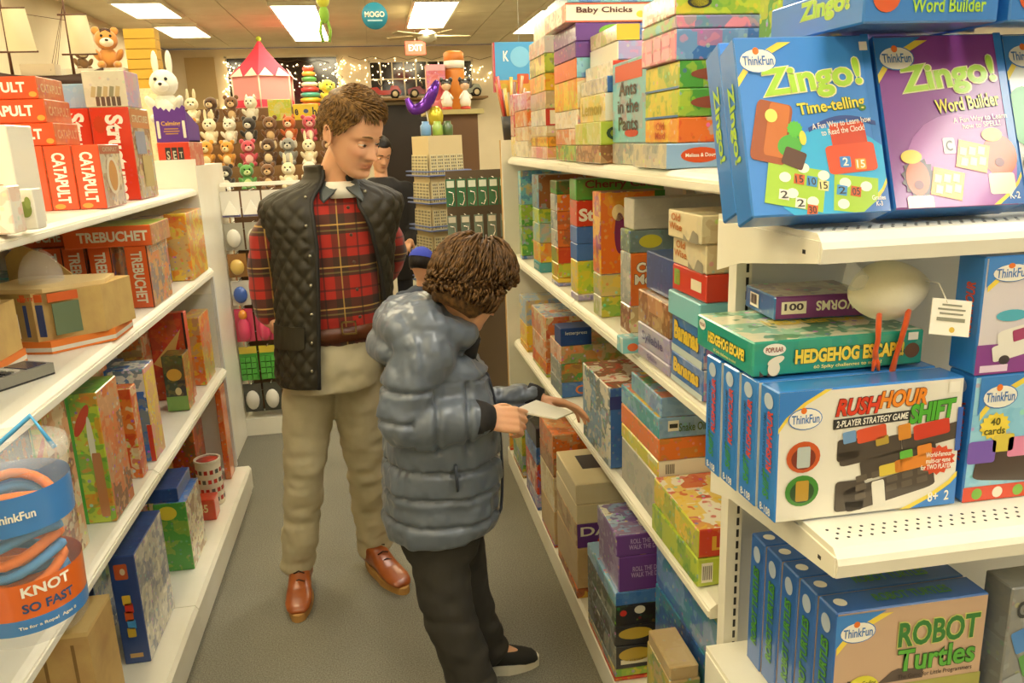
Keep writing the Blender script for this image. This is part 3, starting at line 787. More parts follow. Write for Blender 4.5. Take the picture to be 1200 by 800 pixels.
    for i in range(nr+1):
        s = 1.07*i/nr; c = cb.lerp(ct, s); a = np.interp(s, prof[:, 0], prof[:, 1]); b = np.interp(s, prof[:, 0], prof[:, 2]); l, r = edge(s)
        for k in range(na+1):
            ph = l+(r-l)*k/na; sx, cx = math.sin(ph), math.cos(ph); p = 2.35
            ux = math.copysign(abs(sx)**(2/p), sx); uy = math.copysign(abs(cx)**(2/p), cx)
            arc = ph*.165; zz = s*.62
            u, v = (arc*1.15+zz)/.062, (arc*1.15-zz)/.062
            q = min(abs(math.sin(PI*u)), abs(math.sin(PI*v)))**.5 if s < .985 else .8
            ed = min(1, min(k, na-k)/3, i/2)
            d = .0115*q*ed
            vo.append(c + lt*((a+d)*ux) + fw*((b+d)*uy)); vi.append(c + lt*((a-.012)*ux) + fw*((b-.012)*uy))
    m1 = na+1; fs = []; o_ = len(vo)
    for i in range(nr):
        for k in range(na):
            fs.append((i*m1+k, i*m1+k+1, (i+1)*m1+k+1, (i+1)*m1+k)); fs.append((o_+i*m1+k, o_+(i+1)*m1+k, o_+(i+1)*m1+k+1, o_+i*m1+k+1))
        for k in (0, na): fs.append((i*m1+k, (i+1)*m1+k, o_+(i+1)*m1+k, o_+i*m1+k))
    for k in range(na):
        for i in (0, nr): fs.append((i*m1+k, i*m1+k+1, o_+i*m1+k+1, o_+i*m1+k))
    vb = MB(); vb.add(vo+vi, fs, vm, True); vest = shifted(vb.build('vest', T), base)
    def on_vest(s, ph, d=.008):
        c = cb.lerp(ct, s); a = np.interp(s, prof[:, 0], prof[:, 1])+d; b = np.interp(s, prof[:, 0], prof[:, 2])+d; sx, cx = math.sin(ph), math.cos(ph); p = 2.35
        return c + lt*(a*math.copysign(abs(sx)**(2/p), sx)) + fw*(b*math.copysign(abs(cx)**(2/p), cx))
    # edge bindings
    for e in (0, 1):
        tb = MB(); tb.tube([on_vest(1.05*i/30, edge(1.05*i/30)[e], -.003) for i in range(31)], .0075, mat('vest_binding', '#1d1b16', .6), n=6); tb.build('edge_binding', vest)
    for s in (.93, .80, .66, .52, .38, .24, .1):
        p = on_vest(s, edge(s)[1]-.10, .008); d = MB(); d.ball(p, (.0062, .0045, .0062), mat('snap_button', '#8f8a78', .25, metal=.8), 10, 6); d.build('snap_button', vest)
    p = on_vest(.94, edge(.94)[0]+.12, .009); d = MB(); d.ball(p, (.007, .005, .007), mat('snap_button', '#8f8a78', .25, metal=.8), 10, 6); d.build('snap_button', vest)
    # pocket flap on the right panel
    fl = MB(); nu, nv = 10, 6; vs = []; 
    for j in range(nv+1):
        for i in range(nu+1):
            s = .32-.115*j/nv; ph = edge(s)[1]-.22-.95*i/nu
            rr = .006*(1 if j == nv and i in (0, nu) else 0)
            vs.append(on_vest(s+(.012 if (j == nv and i in (0, nu)) else 0), ph, .015))
    k = len(vs); vs += [on_vest(.32-.115*j/nv, edge(.3)[1]-.22-.95*i/nu, .004) for j in range(nv+1) for i in range(nu+1)]
    fs = []
    for j in range(nv):
        for i in range(nu): q = j*(nu+1)+i; fs += [(q, q+1, q+nu+2, q+nu+1), (k+q, k+q+nu+1, k+q+nu+2, k+q+1)]
    for i in range(nu):
        for j in (0, nv): q = j*(nu+1)+i; fs.append((q, q+1, k+q+1, k+q))
    for j in range(nv):
        for i in (0, nu): q = j*(nu+1)+i; fs.append((q, q+nu+1, k+q+nu+1, k+q))
    fl.add(vs, fs, vm, False); fl.build('pocket_flap', vest)
    # trousers
    km = mat('khaki_cotton', '#bcb292', .9, bump=(220, .12, .001), var=(9, '#b0a686')); tm = MB()
    rings(tm, [(W(391, 452, 2.695), .150, .115, 12), (W(391, 425, 2.70), .156, .120, 12), (W(392, 398, 2.70), .150, .112, 12), (W(392, 384, 2.70), .148, .108, 12)], km)
    limb(tm, [hipR+Vector((.0, 0, 0)), W(361, 480, 2.73), kR, W(354, 610, 2.78), aR+Vector((0, 0, .02))], [.095, .090, .072, .066, .066], km, n=24)
    limb(tm, [hipL, W(422, 480, 2.77), kL, W(434, 595, 2.86), aL+Vector((0, 0, .02))], [.095, .090, .072, .066, .066], km, n=24)
    me = remesh(tm, .0075, 5, 'trousers')
    def wr(v, n):
        low = np.clip((.55-v[:, 2])/.4, 0, 1); kn = np.exp(-((v[:, 2]-.52)/.10)**2)
        return (.0035+.010*low**2+.005*kn)*vnoise(v*np.array([1, 1, 2.6]), 13, 5)+.002*vnoise(v, 40, 6)
    displace(me, wr); tr = shifted(obj_of(me, 'trousers', T, km), base)
    # belt
    bl = MB(); vs = []; n = 48
    for z0, dd in ((386, .112), (373, .112)):
        pass
    cA, cB = W(392, 392, 2.70), W(392, 376, 2.70)
    for c, ex in ((cA, 0), (cB, 0), (cB, -.006), (cA, -.006)):
        for k in range(n):
            t = 2*PI*k/n; p = 2.3; x = (.163+ex)*math.copysign(abs(math.cos(t))**(2/p), math.cos(t)); y = (.122+ex)*math.copysign(abs(math.sin(t))**(2/p), math.sin(t))
            ca, sa = math.cos(math.radians(12)), math.sin(math.radians(12)); vs.append((c[0]+ca*x-sa*y, c[1]+sa*x+ca*y, c[2]))
    bl.add(vs, [(r*n+k, r*n+(k+1) % n, ((r+1) % 4)*n+(k+1) % n, ((r+1) % 4)*n+k) for r in range(4) for k in range(n)], mat('brown_leather', '#5a2c10', .4), True)
    belt = shifted(bl.build('belt', T), base)
    bu = MB(); c = W(409, 384, 2.575)
    for (a, b, c1, d1) in ((-.024, .024, -.022, -.017), (-.024, .024, .017, .022), (-.024, -.019, -.022, .022), (.019, .024, -.022, .022)): bu.box((c.x+a, c.y-.003, c.z+c1), (c.x+b, c.y+.003, c.z+d1), mat('belt_buckle', '#8a7448', .3, metal=.9))
    bu.build('buckle', belt)
    boots(T, base, 'boot', onz(350, 729, 0), (0.02, -1, 0), aR, '#8a4216')
    boots(T, base, 'boot', onz(476, 696, 0), (.47, -.88, 0), aL, '#8a4216')
    return T
def boots(T, base, name, toe, d, ankle, col):
    """laced leather boot: upper, welted sole, laces; toe and heel points on the floor"""
    toe = V3(toe); d = V3(d).normalized(); L = .295
    heel = toe - d*L; s = Vector((-d.y, d.x, 0))
    O = heel
    def pt(u, v, z): return O + d*u + s*v + Vector((0, 0, z))
    lm = mat('boot_leather', col, .32, coat=.15, var=(14, '#a2551f')); b = MB()
    prof = [(.005, .034, .028, .085), (.03, .040, .026, .115), (.07, .041, .026, .125), (.11, .040, .026, .115), (.15, .043, .026, .088), (.19, .047, .026, .070), (.235, .048, .025, .060), (.27, .040, .024, .050), (.288, .024, .024, .040)]
    vs = []; n = 20
    for (u, w, z0, z1) in prof:
        for k in range(n):
            t = 2*PI*k/n; zz = z0+(z1-z0)*(.5-.5*math.cos(t)) if False else (z0+z1)/2+(z1-z0)/2*math.copysign(abs(math.sin(t))**.75, math.sin(t)); vs.append(pt(u, w*math.copysign(abs(math.cos(t))**.8, math.cos(t)), zz))
    R = len(prof); fs = [(i*n+k, i*n+(k+1) % n, (i+1)*n+(k+1) % n, (i+1)*n+k) for i in range(R-1) for k in range(n)] + [list(range(n))[::-1], [(R-1)*n+k for k in range(n)]]
    b.add(vs, fs, lm, True)
    limb(b, [pt(.065, 0, .075), pt(.068, 0, .125), V3((ankle[0], ankle[1], .155))], [.047, .045, .044], lm, k=3)
    me = remesh(b, .005, 4, 'upper'); e = bpy.data.objects.new(name, None); link(e, T); e.location = -V3(base)
    obj_of(me, 'upper', e, lm)
    so = MB(); out = []
    for i in range(28):
        t = 2*PI*i/28; u = L/2+ (L/2+.004)*math.cos(t); w = (.046 if math.cos(t) > 0 else .039)*math.sin(t)*(1 if abs(math.cos(t)) < .9 else 1.15); out.append((u, w))
    vs = [pt(u, w, 0.0) for u, w in out] + [pt(u, w, .026) for u, w in out] + [pt(L/2+(u-L/2)*.97, w*.95, .029) for u, w in out]
    so.add(vs, [list(range(28))[::-1], list(range(56, 84))] + [(r*28+i, r*28+(i+1) % 28, (r+1)*28+(i+1) % 28, (r+1)*28+i) for r in (0, 1) for i in range(28)], mat('boot_sole', '#b98a4a', .7), False)
    so.build('sole', e)
    for k in range(4):
        u = .105+.024*k; z = .128-.021*k; w = .020; la = MB(); la.tube([pt(u, -w, z-.008), pt(u+.004, 0, z+.002), pt(u+.008, w, z-.006)], .0028, mat('boot_lace', '#3a1c0a', .7), n=5); la.build('lace', e)
man = build_man()
# ================================================================ the boy in the puffer jacket
def build_boy():
    base = (.24, 2.08, 0.0)
    T = thing('person', 'boy in blue-grey puffer jacket and dark trousers, head bent over a booklet', 'person', base)
    Hd = W(553, 332, 2.07); HM = head_matrix(Hd, .222, 116, 38, 4)
    nk = [W(510, 405, 2.10), W(524, 372, 2.095), Hd+Vector((-.045, .0, -.04))]
    sR, eR, wR = W(500, 415, 1.98), W(478, 492, 1.95), W(572, 490, 1.93)
    sL, eL, wL = W(530, 415, 2.26), W(556, 480, 2.29), W(632, 468, 2.24)
    hpR, hpL = W(512, 610, 2.03), W(530, 600, 2.14)
    kR, kL = W(524, 710, 2.00), W(548, 690, 2.15)
    aR, aL = Vector((.175, 1.985, .09)), Vector((.24, 2.175, .085))
    mb = MB(); add_head(mb, HM, SKIN, ears=True, fat=.5)
    limb(mb, nk, [.048, .044, .045], SKIN)
    rings(mb, [(W(516, 600, 2.08), .085, .12, 0), (W(512, 500, 2.09), .08, .12, 0), (W(510, 420, 2.10), .075, .12, 0), (W(512, 402, 2.10), .05, .06, 0)], SKIN)
    limb(mb, [sR, eR, wR], [.038, .033, .024], SKIN); limb(mb, [sL, eL, wL], [.038, .033, .024], SKIN)
    limb(mb, [hpR, kR, aR], [.062, .044, .032], SKIN); limb(mb, [hpL, kL, aL], [.062, .044, .032], SKIN)
    for a in (aR, aL): limb(mb, [a, a+Vector((.10, 0, -.055))], [.03, .022], SKIN)
    hR = W(612, 492, 1.95); hand_tubes(mb, wR, frame_mat(wR, hR-wR, (.1, -.75, .55)), -1, (28, 34, 40, 44), SKIN, s=.92, spread=.06)
    hL = W(672, 474, 2.20); hand_tubes(mb, wL, frame_mat(wL, hL-wL, (-.1, .5, .85)), 1, (14, 16, 20, 24), SKIN, s=.90, spread=.10)
    me = remesh(mb, .0042, 2, 'body'); tint_face(me, HM); shifted(obj_of(me, 'body', T, SKIN), base)
    hm = hair_mat('boy_brown_hair', '#3c2810', '#74522a')
    f = bpy.data.objects.new('face', None); link(f, T); f.location = -V3(base); face_parts(f, HM, hm, closed=True)
    # mop of hair: locks run from the crown down over ears and forehead
    rnd = random.Random(11); hb = MB(); seeds = []
    crown = Vector((.0, .30, .92)).normalized()
    while len(seeds) < 1700:
        u = rnd.uniform(-180, 180); v = math.degrees(math.asin(rnd.uniform(-.6, 1)))
        d0 = scalp(u, v)[1]
        if d0.y < -.5 and v < 22: continue
        pts = []; uu = d0.copy(); c = Vector((0, .02, .10))
        t = (uu-crown*uu.dot(crown)); t = t.normalized() if t.length > .05 else Vector((1, 0, 0))
        sw = rnd.uniform(-.35, .35); ln = rnd.uniform(.85, 1.35); off = rnd.uniform(.04, .10)
        for j in range(6):
            g = j/5; pts.append(c + Vector((uu.x*.325, uu.y*.415, uu.z*.405)) + uu*(off+.055*math.sin(PI*g*.8)-(.035 if j == 0 else 0)))
            t = (uu-crown*uu.dot(crown)); t = t.normalized() if t.length > .05 else Vector((1, 0, 0))
            side = uu.cross(t); uu = (uu + (t+side*sw)*ln/6*1.2 + Vector((0, 0, -.03))).normalized()
            if uu.z < -.86: uu.z = -.86
            if uu.y < -.62 and uu.z < -.02: uu.z = -.02; uu.normalize()
        pts = [Vector((p.x, p.y, p.z-(.16*max(0, .12-p.z)/.3 if p.y > -.22 else 0))) for p in pts]
        seeds.append((pts, rnd.uniform(.013, .024)))
    locks(hb, HM, seeds, hm)
    n, rws = 40, 18; vs = []; fs = []
    for i in range(rws+1):
        for k in range(n):
            u = -180+360*k/n; a = abs((u+90+180) % 360-180); lo = 18 if a < 40 else (18-(a-40)*2.2 if a < 75 else -58)
            v = lo+(90-lo)*i/rws; p, d = scalp(u, v, .065 if i else -.03); vs.append(Vector((p.x, p.y, p.z-(.14*max(0, .12-p.z)/.3 if p.y > -.22 else 0))))
    for i in range(rws):
        for k in range(n): fs.append((i*n+k, i*n+(k+1) % n, (i+1)*n+(k+1) % n, (i+1)*n+k))
    hb.add(vs, fs, hm, True, HM); shifted(hb.build('hair', T), base)
    # puffer jacket
    jm = mat('blue_grey_nylon', '#5b6470', .33, spec=.6, sheen=.1, bump=(45, .15, .003)); jb = MB()
    rows = []
    zt = W(512, 398, 2.09).z; zb = W(516, 612, 2.09).z; N = 40
    for i in range(N+1):
        g = i/N; z = zb+(zt-zb)*g
        xl, xr = np.interp(g, [0, .08, .3, .6, .85, 1], [452, 449, 447, 450, 462, 482]), np.interp(g, [0, .08, .3, .6, .85, 1], [576, 583, 584, 580, 568, 540])
        py = 612+(398-612)*g; a_ = W(xl, py, 2.09); b_ = W(xr, py, 2.09)
        puff = abs(math.sin(PI*(g*5.0+.02)))**.4
        hw = (b_-a_).length/2 - .008 + .010*puff
        dp = np.interp(g, [0, .3, .7, .9, 1], [.165, .170, .175, .15, .08])-.008+.010*puff
        c = (a_+b_)/2; rows.append((Vector((c.x, 2.09, z)), hw, dp, 4))
    rings(jb, rows, jm, n=48, p=2.5)
    def sleeve(s, e, w, r0, r1, r2, k=9):
        p, r = smooth_path([s, s.lerp(e, .5)+(s-w).normalized()*.012, e, e.lerp(w, .5)+Vector((0, 0, -.006)), w], [r0, r0*1.02, r1*1.08, r1, r2], 9)
        L = len(p); rr = [q*(.96+.06*abs(math.sin(PI*(i/L*5.0+.1)))**.5) for i, q in enumerate(r)]
        jb.tube(p, rr, jm, n=22); jb.ball(p[0], rr[0]*1.02, jm, 16, 10); jb.ball(e, r1*1.02, jm, 16, 10); jb.ball(p[-1], rr[-1]*.9, jm, 14, 8)
    sleeve(sR, eR, wR+Vector((-.03, 0, 0)), .080, .070, .052); sleeve(sL, eL, wL+Vector((-.03, 0, 0)), .075, .066, .050)
    # collar and lowered hood
    cc = W(516, 392, 2.095)
    limb(jb, [cc+Vector((.075, -.03, -.015)), cc+Vector((.03, -.10, .02)), cc+Vector((-.06, -.10, .045)), cc+Vector((-.11, 0, .055)), cc+Vector((-.06, .10, .045)), cc+Vector((.03, .10, .02)), cc+Vector((.075, .03, -.015))], [.030, .040, .052, .058, .052, .040, .030], jm, n=16)
    for (px, py, Y, r) in ((470, 378, 2.09, (.075, .15, .065)), (452, 402, 2.09, (.050, .12, .050)), (492, 364, 2.08, (.070, .13, .045)), (486, 392, 2.06, (.085, .15, .055)), (520, 385, 2.07, (.075, .11, .050)), (540, 392, 2.02, (.050, .05, .045))):
        jb.ball(W(px, py, Y), r, jm, 20, 14)
    me = remesh(jb, .0055, 6, 'jacket', .5)
    def crinkle(v, n):
        eR_, wR_ = np.array(eR), np.array(wR); ax = wR_-eR_; L_ = np.linalg.norm(ax); ax = ax/L_
        tp = (v-eR_) @ ax; ds = np.linalg.norm(v-eR_-tp[:, None]*ax, axis=1); fore = (tp > .02) & (tp < L_+.02) & (ds < .095) & (v[:, 1] < 2.02)
        s = np.where(fore, tp, v[:, 2]-.05*np.abs(v[:, 0]-.2)); hood = v[:, 2] > zt-.02
        per = .078; ph = (s/per) % 1.0; ph = np.minimum(ph, 1-ph)*per
        seam = np.where(hood, 0, np.exp(-(ph/.0075)**2)); near = np.exp(-(ph/.020)**2)
        return -.013*seam + near*.0055*vnoise(v*np.array([1, 1, .3]), 48, 12)*np.where(hood, .3, 1) + crinkle0(v, n)
    def crinkle0(v, n):
        return .0045*vnoise(v*np.array([.7, .7, 1.2]), 14, 3)+.0050*vnoise(v*np.array([1.4, 1.4, .5]), 30, 4)+.0012*vnoise(v, 80, 9)
    displace(me, crinkle); jk = shifted(obj_of(me, 'jacket', T, jm), base)
    dm = mat('dark_knit_cuff', '#211f20', .9)
    for s, w, nx in ((sR, wR, hR), (sL, wL, hL)):
        c = MB(); d = (nx-w).normalized(); c.tube([w-d*.035, w-d*.012, w+d*.010], [.047, .043, .034], dm, n=16); c.build('cuff', jk)
    # inner lining of the hood at the neck, zip, pocket
    l = MB(); l.tube([cc+Vector((.066, -.062, -.05)), cc+Vector((.075, -.07, .0)), cc+Vector((.070, -.058, .035))], [.022, .026, .020], dm, n=10); l.build('collar_lining', jk)
    zf = []
    for g in [i/14 for i in range(15)]:
        py = 600+(405-600)*g; xr = np.interp(g, [0, .08, .3, .6, .85, 1], [576, 583, 584, 580, 568, 545]); zf.append(W(xr-1, py, 2.09)+Vector((.006, -.055, 0)))
    z = MB(); z.tube(zf, .008, mat('jacket_zip_flap', '#343a46', .4), n=6, flat=.5); z.build('zip_flap', jk)
    p = MB(); p.tube([W(534, 545, 1.905), W(536, 575, 1.905)], [.010, .010], mat('jacket_zip_flap', '#343a46', .4), n=8, flat=.4); p.build('pocket_zip', jk)
    # trousers
    tm = mat('charcoal_cotton', '#34312b', .9, bump=(200, .15, .001)); tb = MB()
    rings(tb, [(W(516, 640, 2.08), .11, .135, 0), (W(516, 612, 2.08), .115, .14, 0), (W(516, 590, 2.08), .11, .13, 0)], tm)
    limb(tb, [hpR, W(517, 660, 2.02), kR, kR.lerp(aR, .5)+Vector((.0, 0, 0)), aR+Vector((.005, 0, -.015))], [.085, .083, .074, .070, .070], tm, n=22)
    limb(tb, [hpL, W(540, 650, 2.14), kL, kL.lerp(aL, .5), aL+Vector((.005, 0, -.01))], [.082, .076, .066, .062, .062], tm, n=22)
    me = remesh(tb, .0075, 4, 'trousers')
    displace(me, lambda v, n: (.004+.010*np.clip((.5-v[:, 2])/.45, 0, 1)**2)*vnoise(v*np.array([1, 1, 2.4]), 13, 8)+.002*vnoise(v, 40, 6))
    shifted(obj_of(me, 'trousers', T, tm), base)
    for a in (aR, aL): sneaker(T, base, a)
    return T
def sneaker(T, base, a):
    """low canvas shoe pointing +X with white rubber foxing and laces"""
    e = bpy.data.objects.new('sneaker', None); link(e, T); e.location = -V3(base)
    L = .235; x0 = a.x-.075
    um = mat('dark_canvas', '#1f1e18', .85); wm = mat('white_rubber', '#d8d2bd', .6)
    b = MB(); vs = []; n = 20
    prof = [(.004, .028, .085), (.03, .034, .092), (.07, .035, .088), (.11, .037, .080), (.15, .041, .066), (.19, .041, .052), (.22, .031, .044), (.232, .016, .036)]
    for (u, w, z1) in prof:
        for k in range(n):
            t = 2*PI*k/n; vs.append((x0+u, a.y+w*math.copysign(abs(math.cos(t))**.8, math.cos(t)), (.02+z1)/2+(z1-.02)/2*math.copysign(abs(math.sin(t))**.8, math.sin(t))))
    R = len(prof); b.add(vs, [(i*n+k, (i+1)*n+k, (i+1)*n+(k+1) % n, i*n+(k+1) % n) for i in range(R-1) for k in range(n)] + [list(range(n)), [(R-1)*n+k for k in range(n)][::-1]], um, True)
    b.build('upper', e)
    s = MB(); out = [(x0+L/2+(L/2+.004)*math.cos(2*PI*i/26), a.y+(.043 if math.cos(2*PI*i/26) > 0 else .037)*math.sin(2*PI*i/26)*(1 if abs(math.cos(2*PI*i/26)) < .92 else 1.2)) for i in range(26)]
    s.prism(out, 'z', 0, .032, wm); s.build('sole', e)
    for k in range(3):
        u = x0+.115+.022*k; z = .083-.013*k; l = MB(); l.tube([(u, a.y-.022, z-.008), (u+.004, a.y, z+.003), (u+.008, a.y+.022, z-.008)], .003, wm, n=5); l.build('lace', e)
    l = MB(); l.tube([(x0+.112, a.y, .09), (x0+.10, a.y-.022, .098), (x0+.125, a.y-.03, .082)], .0025, wm, n=5); l.build('lace', e)
boy = build_boy()
# booklet in the boy's hands
bk = MB(); 
p1, p2, p3, p4 = W(600, 482, 1.99), W(652, 492, 1.97), W(672, 484, 2.10), W(628, 470, 2.12)
n_ = (p2-p1).cross(p4-p1).normalized()*.004
bk.add([p1, p2, p3, p4, p1+n_, p2+n_, p3+n_, p4+n_], [(3, 2, 1, 0), (4, 5, 6, 7), (0, 1, 5, 4), (1, 2, 6, 5), (2, 3, 7, 6), (3, 0, 4, 7)], mat('booklet_paper', '#d9d4c0', .6))
tag(bk.build('booklet'), 'thin white booklet held open in the hands of the boy', 'booklet')
# ================================================================ end display: game boxes facing down the shop
BLUE, LBLUE, WHITE, YEL, ORG, RED, GRN, LIME, PUR, DK = '#2f7fd2', '#4fb4ec', '#f4f1e4', '#f0d84a', '#e8761c', '#cf2a17', '#3f9a2f', '#a9d83a', '#8b3f97', '#2c2a2a'
def lean(name, d, F, rx, cols, label, rz=0.0, **k):
    """carton whose front bottom edge is centred at F, leaning back by rx degrees"""
    R = Euler((math.radians(rx), 0, math.radians(rz))).to_matrix()
    p = V3(F) + R @ Vector((0, d[1]/2, 0))
    o = carton(name, d, p, cols, label, **k); o.rotation_euler = (math.radians(rx), 0, math.radians(rz)); return o
def logo(o, d, f='N', u=.16, v=.86, w=.26, h=.13, sw=True):
    if sw: deco(o, d, f, 'corner', YEL, u+.05, v-.02, w*1.6, h*1.9, lift=1, name='corner_swoosh'); deco(o, d, f, 'corner', '#3b86d4', u+.02, v+.01, w*1.45, h*1.75, lift=1.4, name='corner_patch')
    deco(o, d, f, 'oval', '#3d7fcb', u, v, w*1.06, h*1.10, lift=1.8, name='logo_ring'); deco(o, d, f, 'oval', WHITE, u, v, w, h, lift=2.2, name='logo_oval')
    lettering(o, d, f, 'ThinkFun', '#3d78c0', u, v, w*.86, h*.55, lift=2.8, name='logo_lettering', bold=.015)
    deco(o, d, f, 'oval', ORG, u-.01, v+h*.42, w*.18, h*.32, lift=2.5, name='logo_dot')
ZD = (.205, .056, .267)
def zingo(X, Y, title, sub, face, label, extra, dz=0.0, rz=-3.0, group=None):
    zb = E1+.003+ZD[1]*math.sin(math.radians(21))
    o = lean('game_box', ZD, (X, Y, zb+dz), -21, (BLUE, '#2a66bd', LBLUE), label, cat='game box', amt=.0, rz=rz, faces={'N': (face, face, BLUE, .0)}, group=group)
    deco(o, ZD, 'N', 'rect', BLUE, .97, .5, .06, 1.0, lift=.7, name='edge_band'); 
    lettering(o, ZD, 'M', title, LIME, .5, .55, .5, .8, rot=-90, bold=.03, lift=1.5); 
    if not extra: return o
    logo(o, ZD)
    lettering(o, ZD, 'N', title, LIME, .54, .74, .74, .20, rot=6, bold=.03, outline='#f6f2c0')
    lettering(o, ZD, 'N', sub, YEL, .66, .590, .50, .085, rot=6, bold=.02, outline='#3e7a2a', name='printed_subtitle')
    return o
o = zingo(.620, 1.046, 'Zingo!', 'Time-telling', '#3f8be0', 'blue picture game box with big lime title, leaning back by the slotted post', True)
d = ZD
deco(o, d, 'N', 'swoosh', '#2a4a98', .72, .49, .5, .10, rot=4, lift=1.2, name='banner'); lettering(o, d, 'N', 'A Fun Way to Learn how\nto Read the Clock!', WHITE, .72, .478, .44, .075, rot=6, bold=.01, name='printed_tagline')
deco(o, d, 'N', 'oval', '#35b4e8', .62, .20, .95, .55, lift=.9, name='printed_disc')
deco(o, d, 'N', 'round', '#a3521c', .20, .46, .26, .34, rot=-14, lift=1.6, name='printed_clock_case'); deco(o, d, 'N', 'round', '#c9722a', .24, .47, .15, .30, rot=-14, lift=2); deco(o, d, 'N', 'oval', '#d7e06a', .21, .55, .09, .075, lift=2.4); deco(o, d, 'N', 'round', '#5b3a24', .34, .31, .16, .10, rot=-24, lift=2.4)
deco(o, d, 'N', 'oval', '#4fae3a', .32, .38, .18, .12, rot=20, lift=2.2); deco(o, d, 'N', 'burst', '#5cc03c', .37, .47, .12, .10, lift=2.3); deco(o, d, 'N', 'oval', YEL, .42, .42, .05, .08, lift=2.6)
deco(o, d, 'N', 'round', '#d4451a', .76, .40, .26, .20, rot=4, lift=1.6, name='printed_machine'); deco(o, d, 'N', 'round', '#e0521f', .76, .30, .36, .16, rot=4, lift=1.8); deco(o, d, 'N', 'round', '#3f8fd8', .71, .28, .08, .06, lift=2.2); deco(o, d, 'N', 'round', '#e3ab33', .82, .265, .08, .06, lift=2.2)
lettering(o, d, 'N', '2', WHITE, .71, .28, .04, .045, lift=2.8, name='printed_number'); lettering(o, d, 'N', '15', WHITE, .82, .265, .06, .045, lift=2.8, name='printed_number')
deco(o, d, 'N', 'rect', '#a8d13c', .33, .155, .42, .23, rot=-12, lift=1.5, name='printed_bingo_card'); deco(o, d, 'N', 'rect', '#a8d13c', .76, .10, .32, .20, rot=-8, lift=1.5, name='printed_bingo_card')
for (u, v, t, c) in ((.26, .21, '', ''), (.40, .255, '', ''), (.54, .21, '', ''), (.30, .12, '', ''), (.44, .07, '', ''), (.69, .165, '', ''), (.84, .14, '', ''), (.66, .05, '', '')): deco(o, d, 'N', 'oval', WHITE, u, v, .085, .055, lift=2)
for (u, v, t, c) in ((.36, .185, '15', '#d8642a'), (.45, .17, '10', '#4a9ad6'), (.53, .145, '15', '#efe6a0'), (.24, .105, '2', '#f2efe0'), (.35, .055, '2', '#f2efe0'), (.43, .015, '30', '#d8642a'), (.66, .115, '2', '#4a9ad6'), (.76, .105, '05', '#d8642a')):
    deco(o, d, 'N', 'rect', c, u, v+.01, .075, .055, rot=-12, lift=2.1); lettering(o, d, 'N', t, '#3a3a30', u, v+.01, .055, .04, lift=2.7, bold=.01, name='printed_number')
deco(o, d, 'N', 'rcorner', YEL, .88, .10, .26, .20, lift=1.4, name='corner_swoosh'); deco(o, d, 'N', 'rcorner', '#2f6fc0', .90, .085, .22, .18, lift=1.8); lettering(o, d, 'N', 'Grades\nK-3', WHITE, .92, .06, .10, .06, lift=2.6, name='printed_grade')
deco(o, d, 'N', 'rect', WHITE, .95, .93, .06, .05, lift=2, name='price_sticker')
o2 = zingo(.624, 1.046+.061, 'Zingo!', '', '#3f8be0', 'blue game box with lime side lettering, tucked behind the leaning clock game', False)
o = zingo(.843, 1.052, 'Zingo!', 'Word Builder', PUR, 'purple picture game box with lime title, leaning beside the clock game', True)
lettering(o, d, 'N', 'A Fun Way to Learn\nhow to SPELL!', WHITE, .74, .48, .42, .07, rot=4, bold=.01, name='printed_tagline')
deco(o, d, 'N', 'oval', '#b06bb8', .55, .22, .85, .62, lift=.9, name='printed_disc')
deco(o, d, 'N', 'round', '#efece0', .47, .345, .09, .09, lift=2); lettering(o, d, 'N', 'C', '#33302c', .47, .345, .05, .06, lift=2.6, name='printed_letter')
for (u, v) in ((.20, .17), (.84, .28)):
    deco(o, d, 'N', 'burst' if u < .5 else 'oval', '#4a3a32' if u < .5 else '#c8692a', u+.01, v, .27, .24, lift=1.4); deco(o, d, 'N', 'oval', '#c8692a', u, v, .18, .20, lift=1.8, name='printed_face'); deco(o, d, 'N', 'oval', '#e9d24a', u-.03, v+.12, .16, .08, lift=2.2, name='printed_hat'); deco(o, d, 'N', 'oval', '#7a2a20', u, v-.04, .07, .05, lift=2.4)
    deco(o, d, 'N', 'round', '#f0e6d0', u, v-.16, .20, .12, lift=1.7)
for (u, v) in ((.42, .13), (.64, .28)):
    deco(o, d, 'N', 'rect', '#e8a41c', u, v, .24, .16, rot=-14, lift=2.2, name='printed_word_card')
    for i in range(3):
        for j in range(2): deco(o, d, 'N', 'rect', '#f5eec0', u-.07+.07*i, v-.03+.06*j, .05, .045, rot=-14, lift=2.6)
deco(o, d, 'N', 'rcorner', YEL, .88, .10, .26, .20, lift=1.4, name='corner_swoosh'); deco(o, d, 'N', 'rcorner', '#2f6fc0', .90, .085, .22, .18, lift=1.8); lettering(o, d, 'N', 'K-2', WHITE, .92, .05, .08, .04, lift=2.6, name='printed_grade')
zingo(.847, 1.052+.061, 'Zingo!', '', PUR, 'second box hidden behind the purple spelling game', False)
o = zingo(1.062, 1.056, 'Zingo!', 'Zingo!', '#dfe6df', 'pale game box with green blotches, leaning past the purple spelling game', True)
deco(o, d, 'N', 'oval', '#3fae4a', .10, .50, .30, .36, lift=1.2); deco(o, d, 'N', 'oval', '#4a3426', .10, .22, .16, .12, lift=1.6)
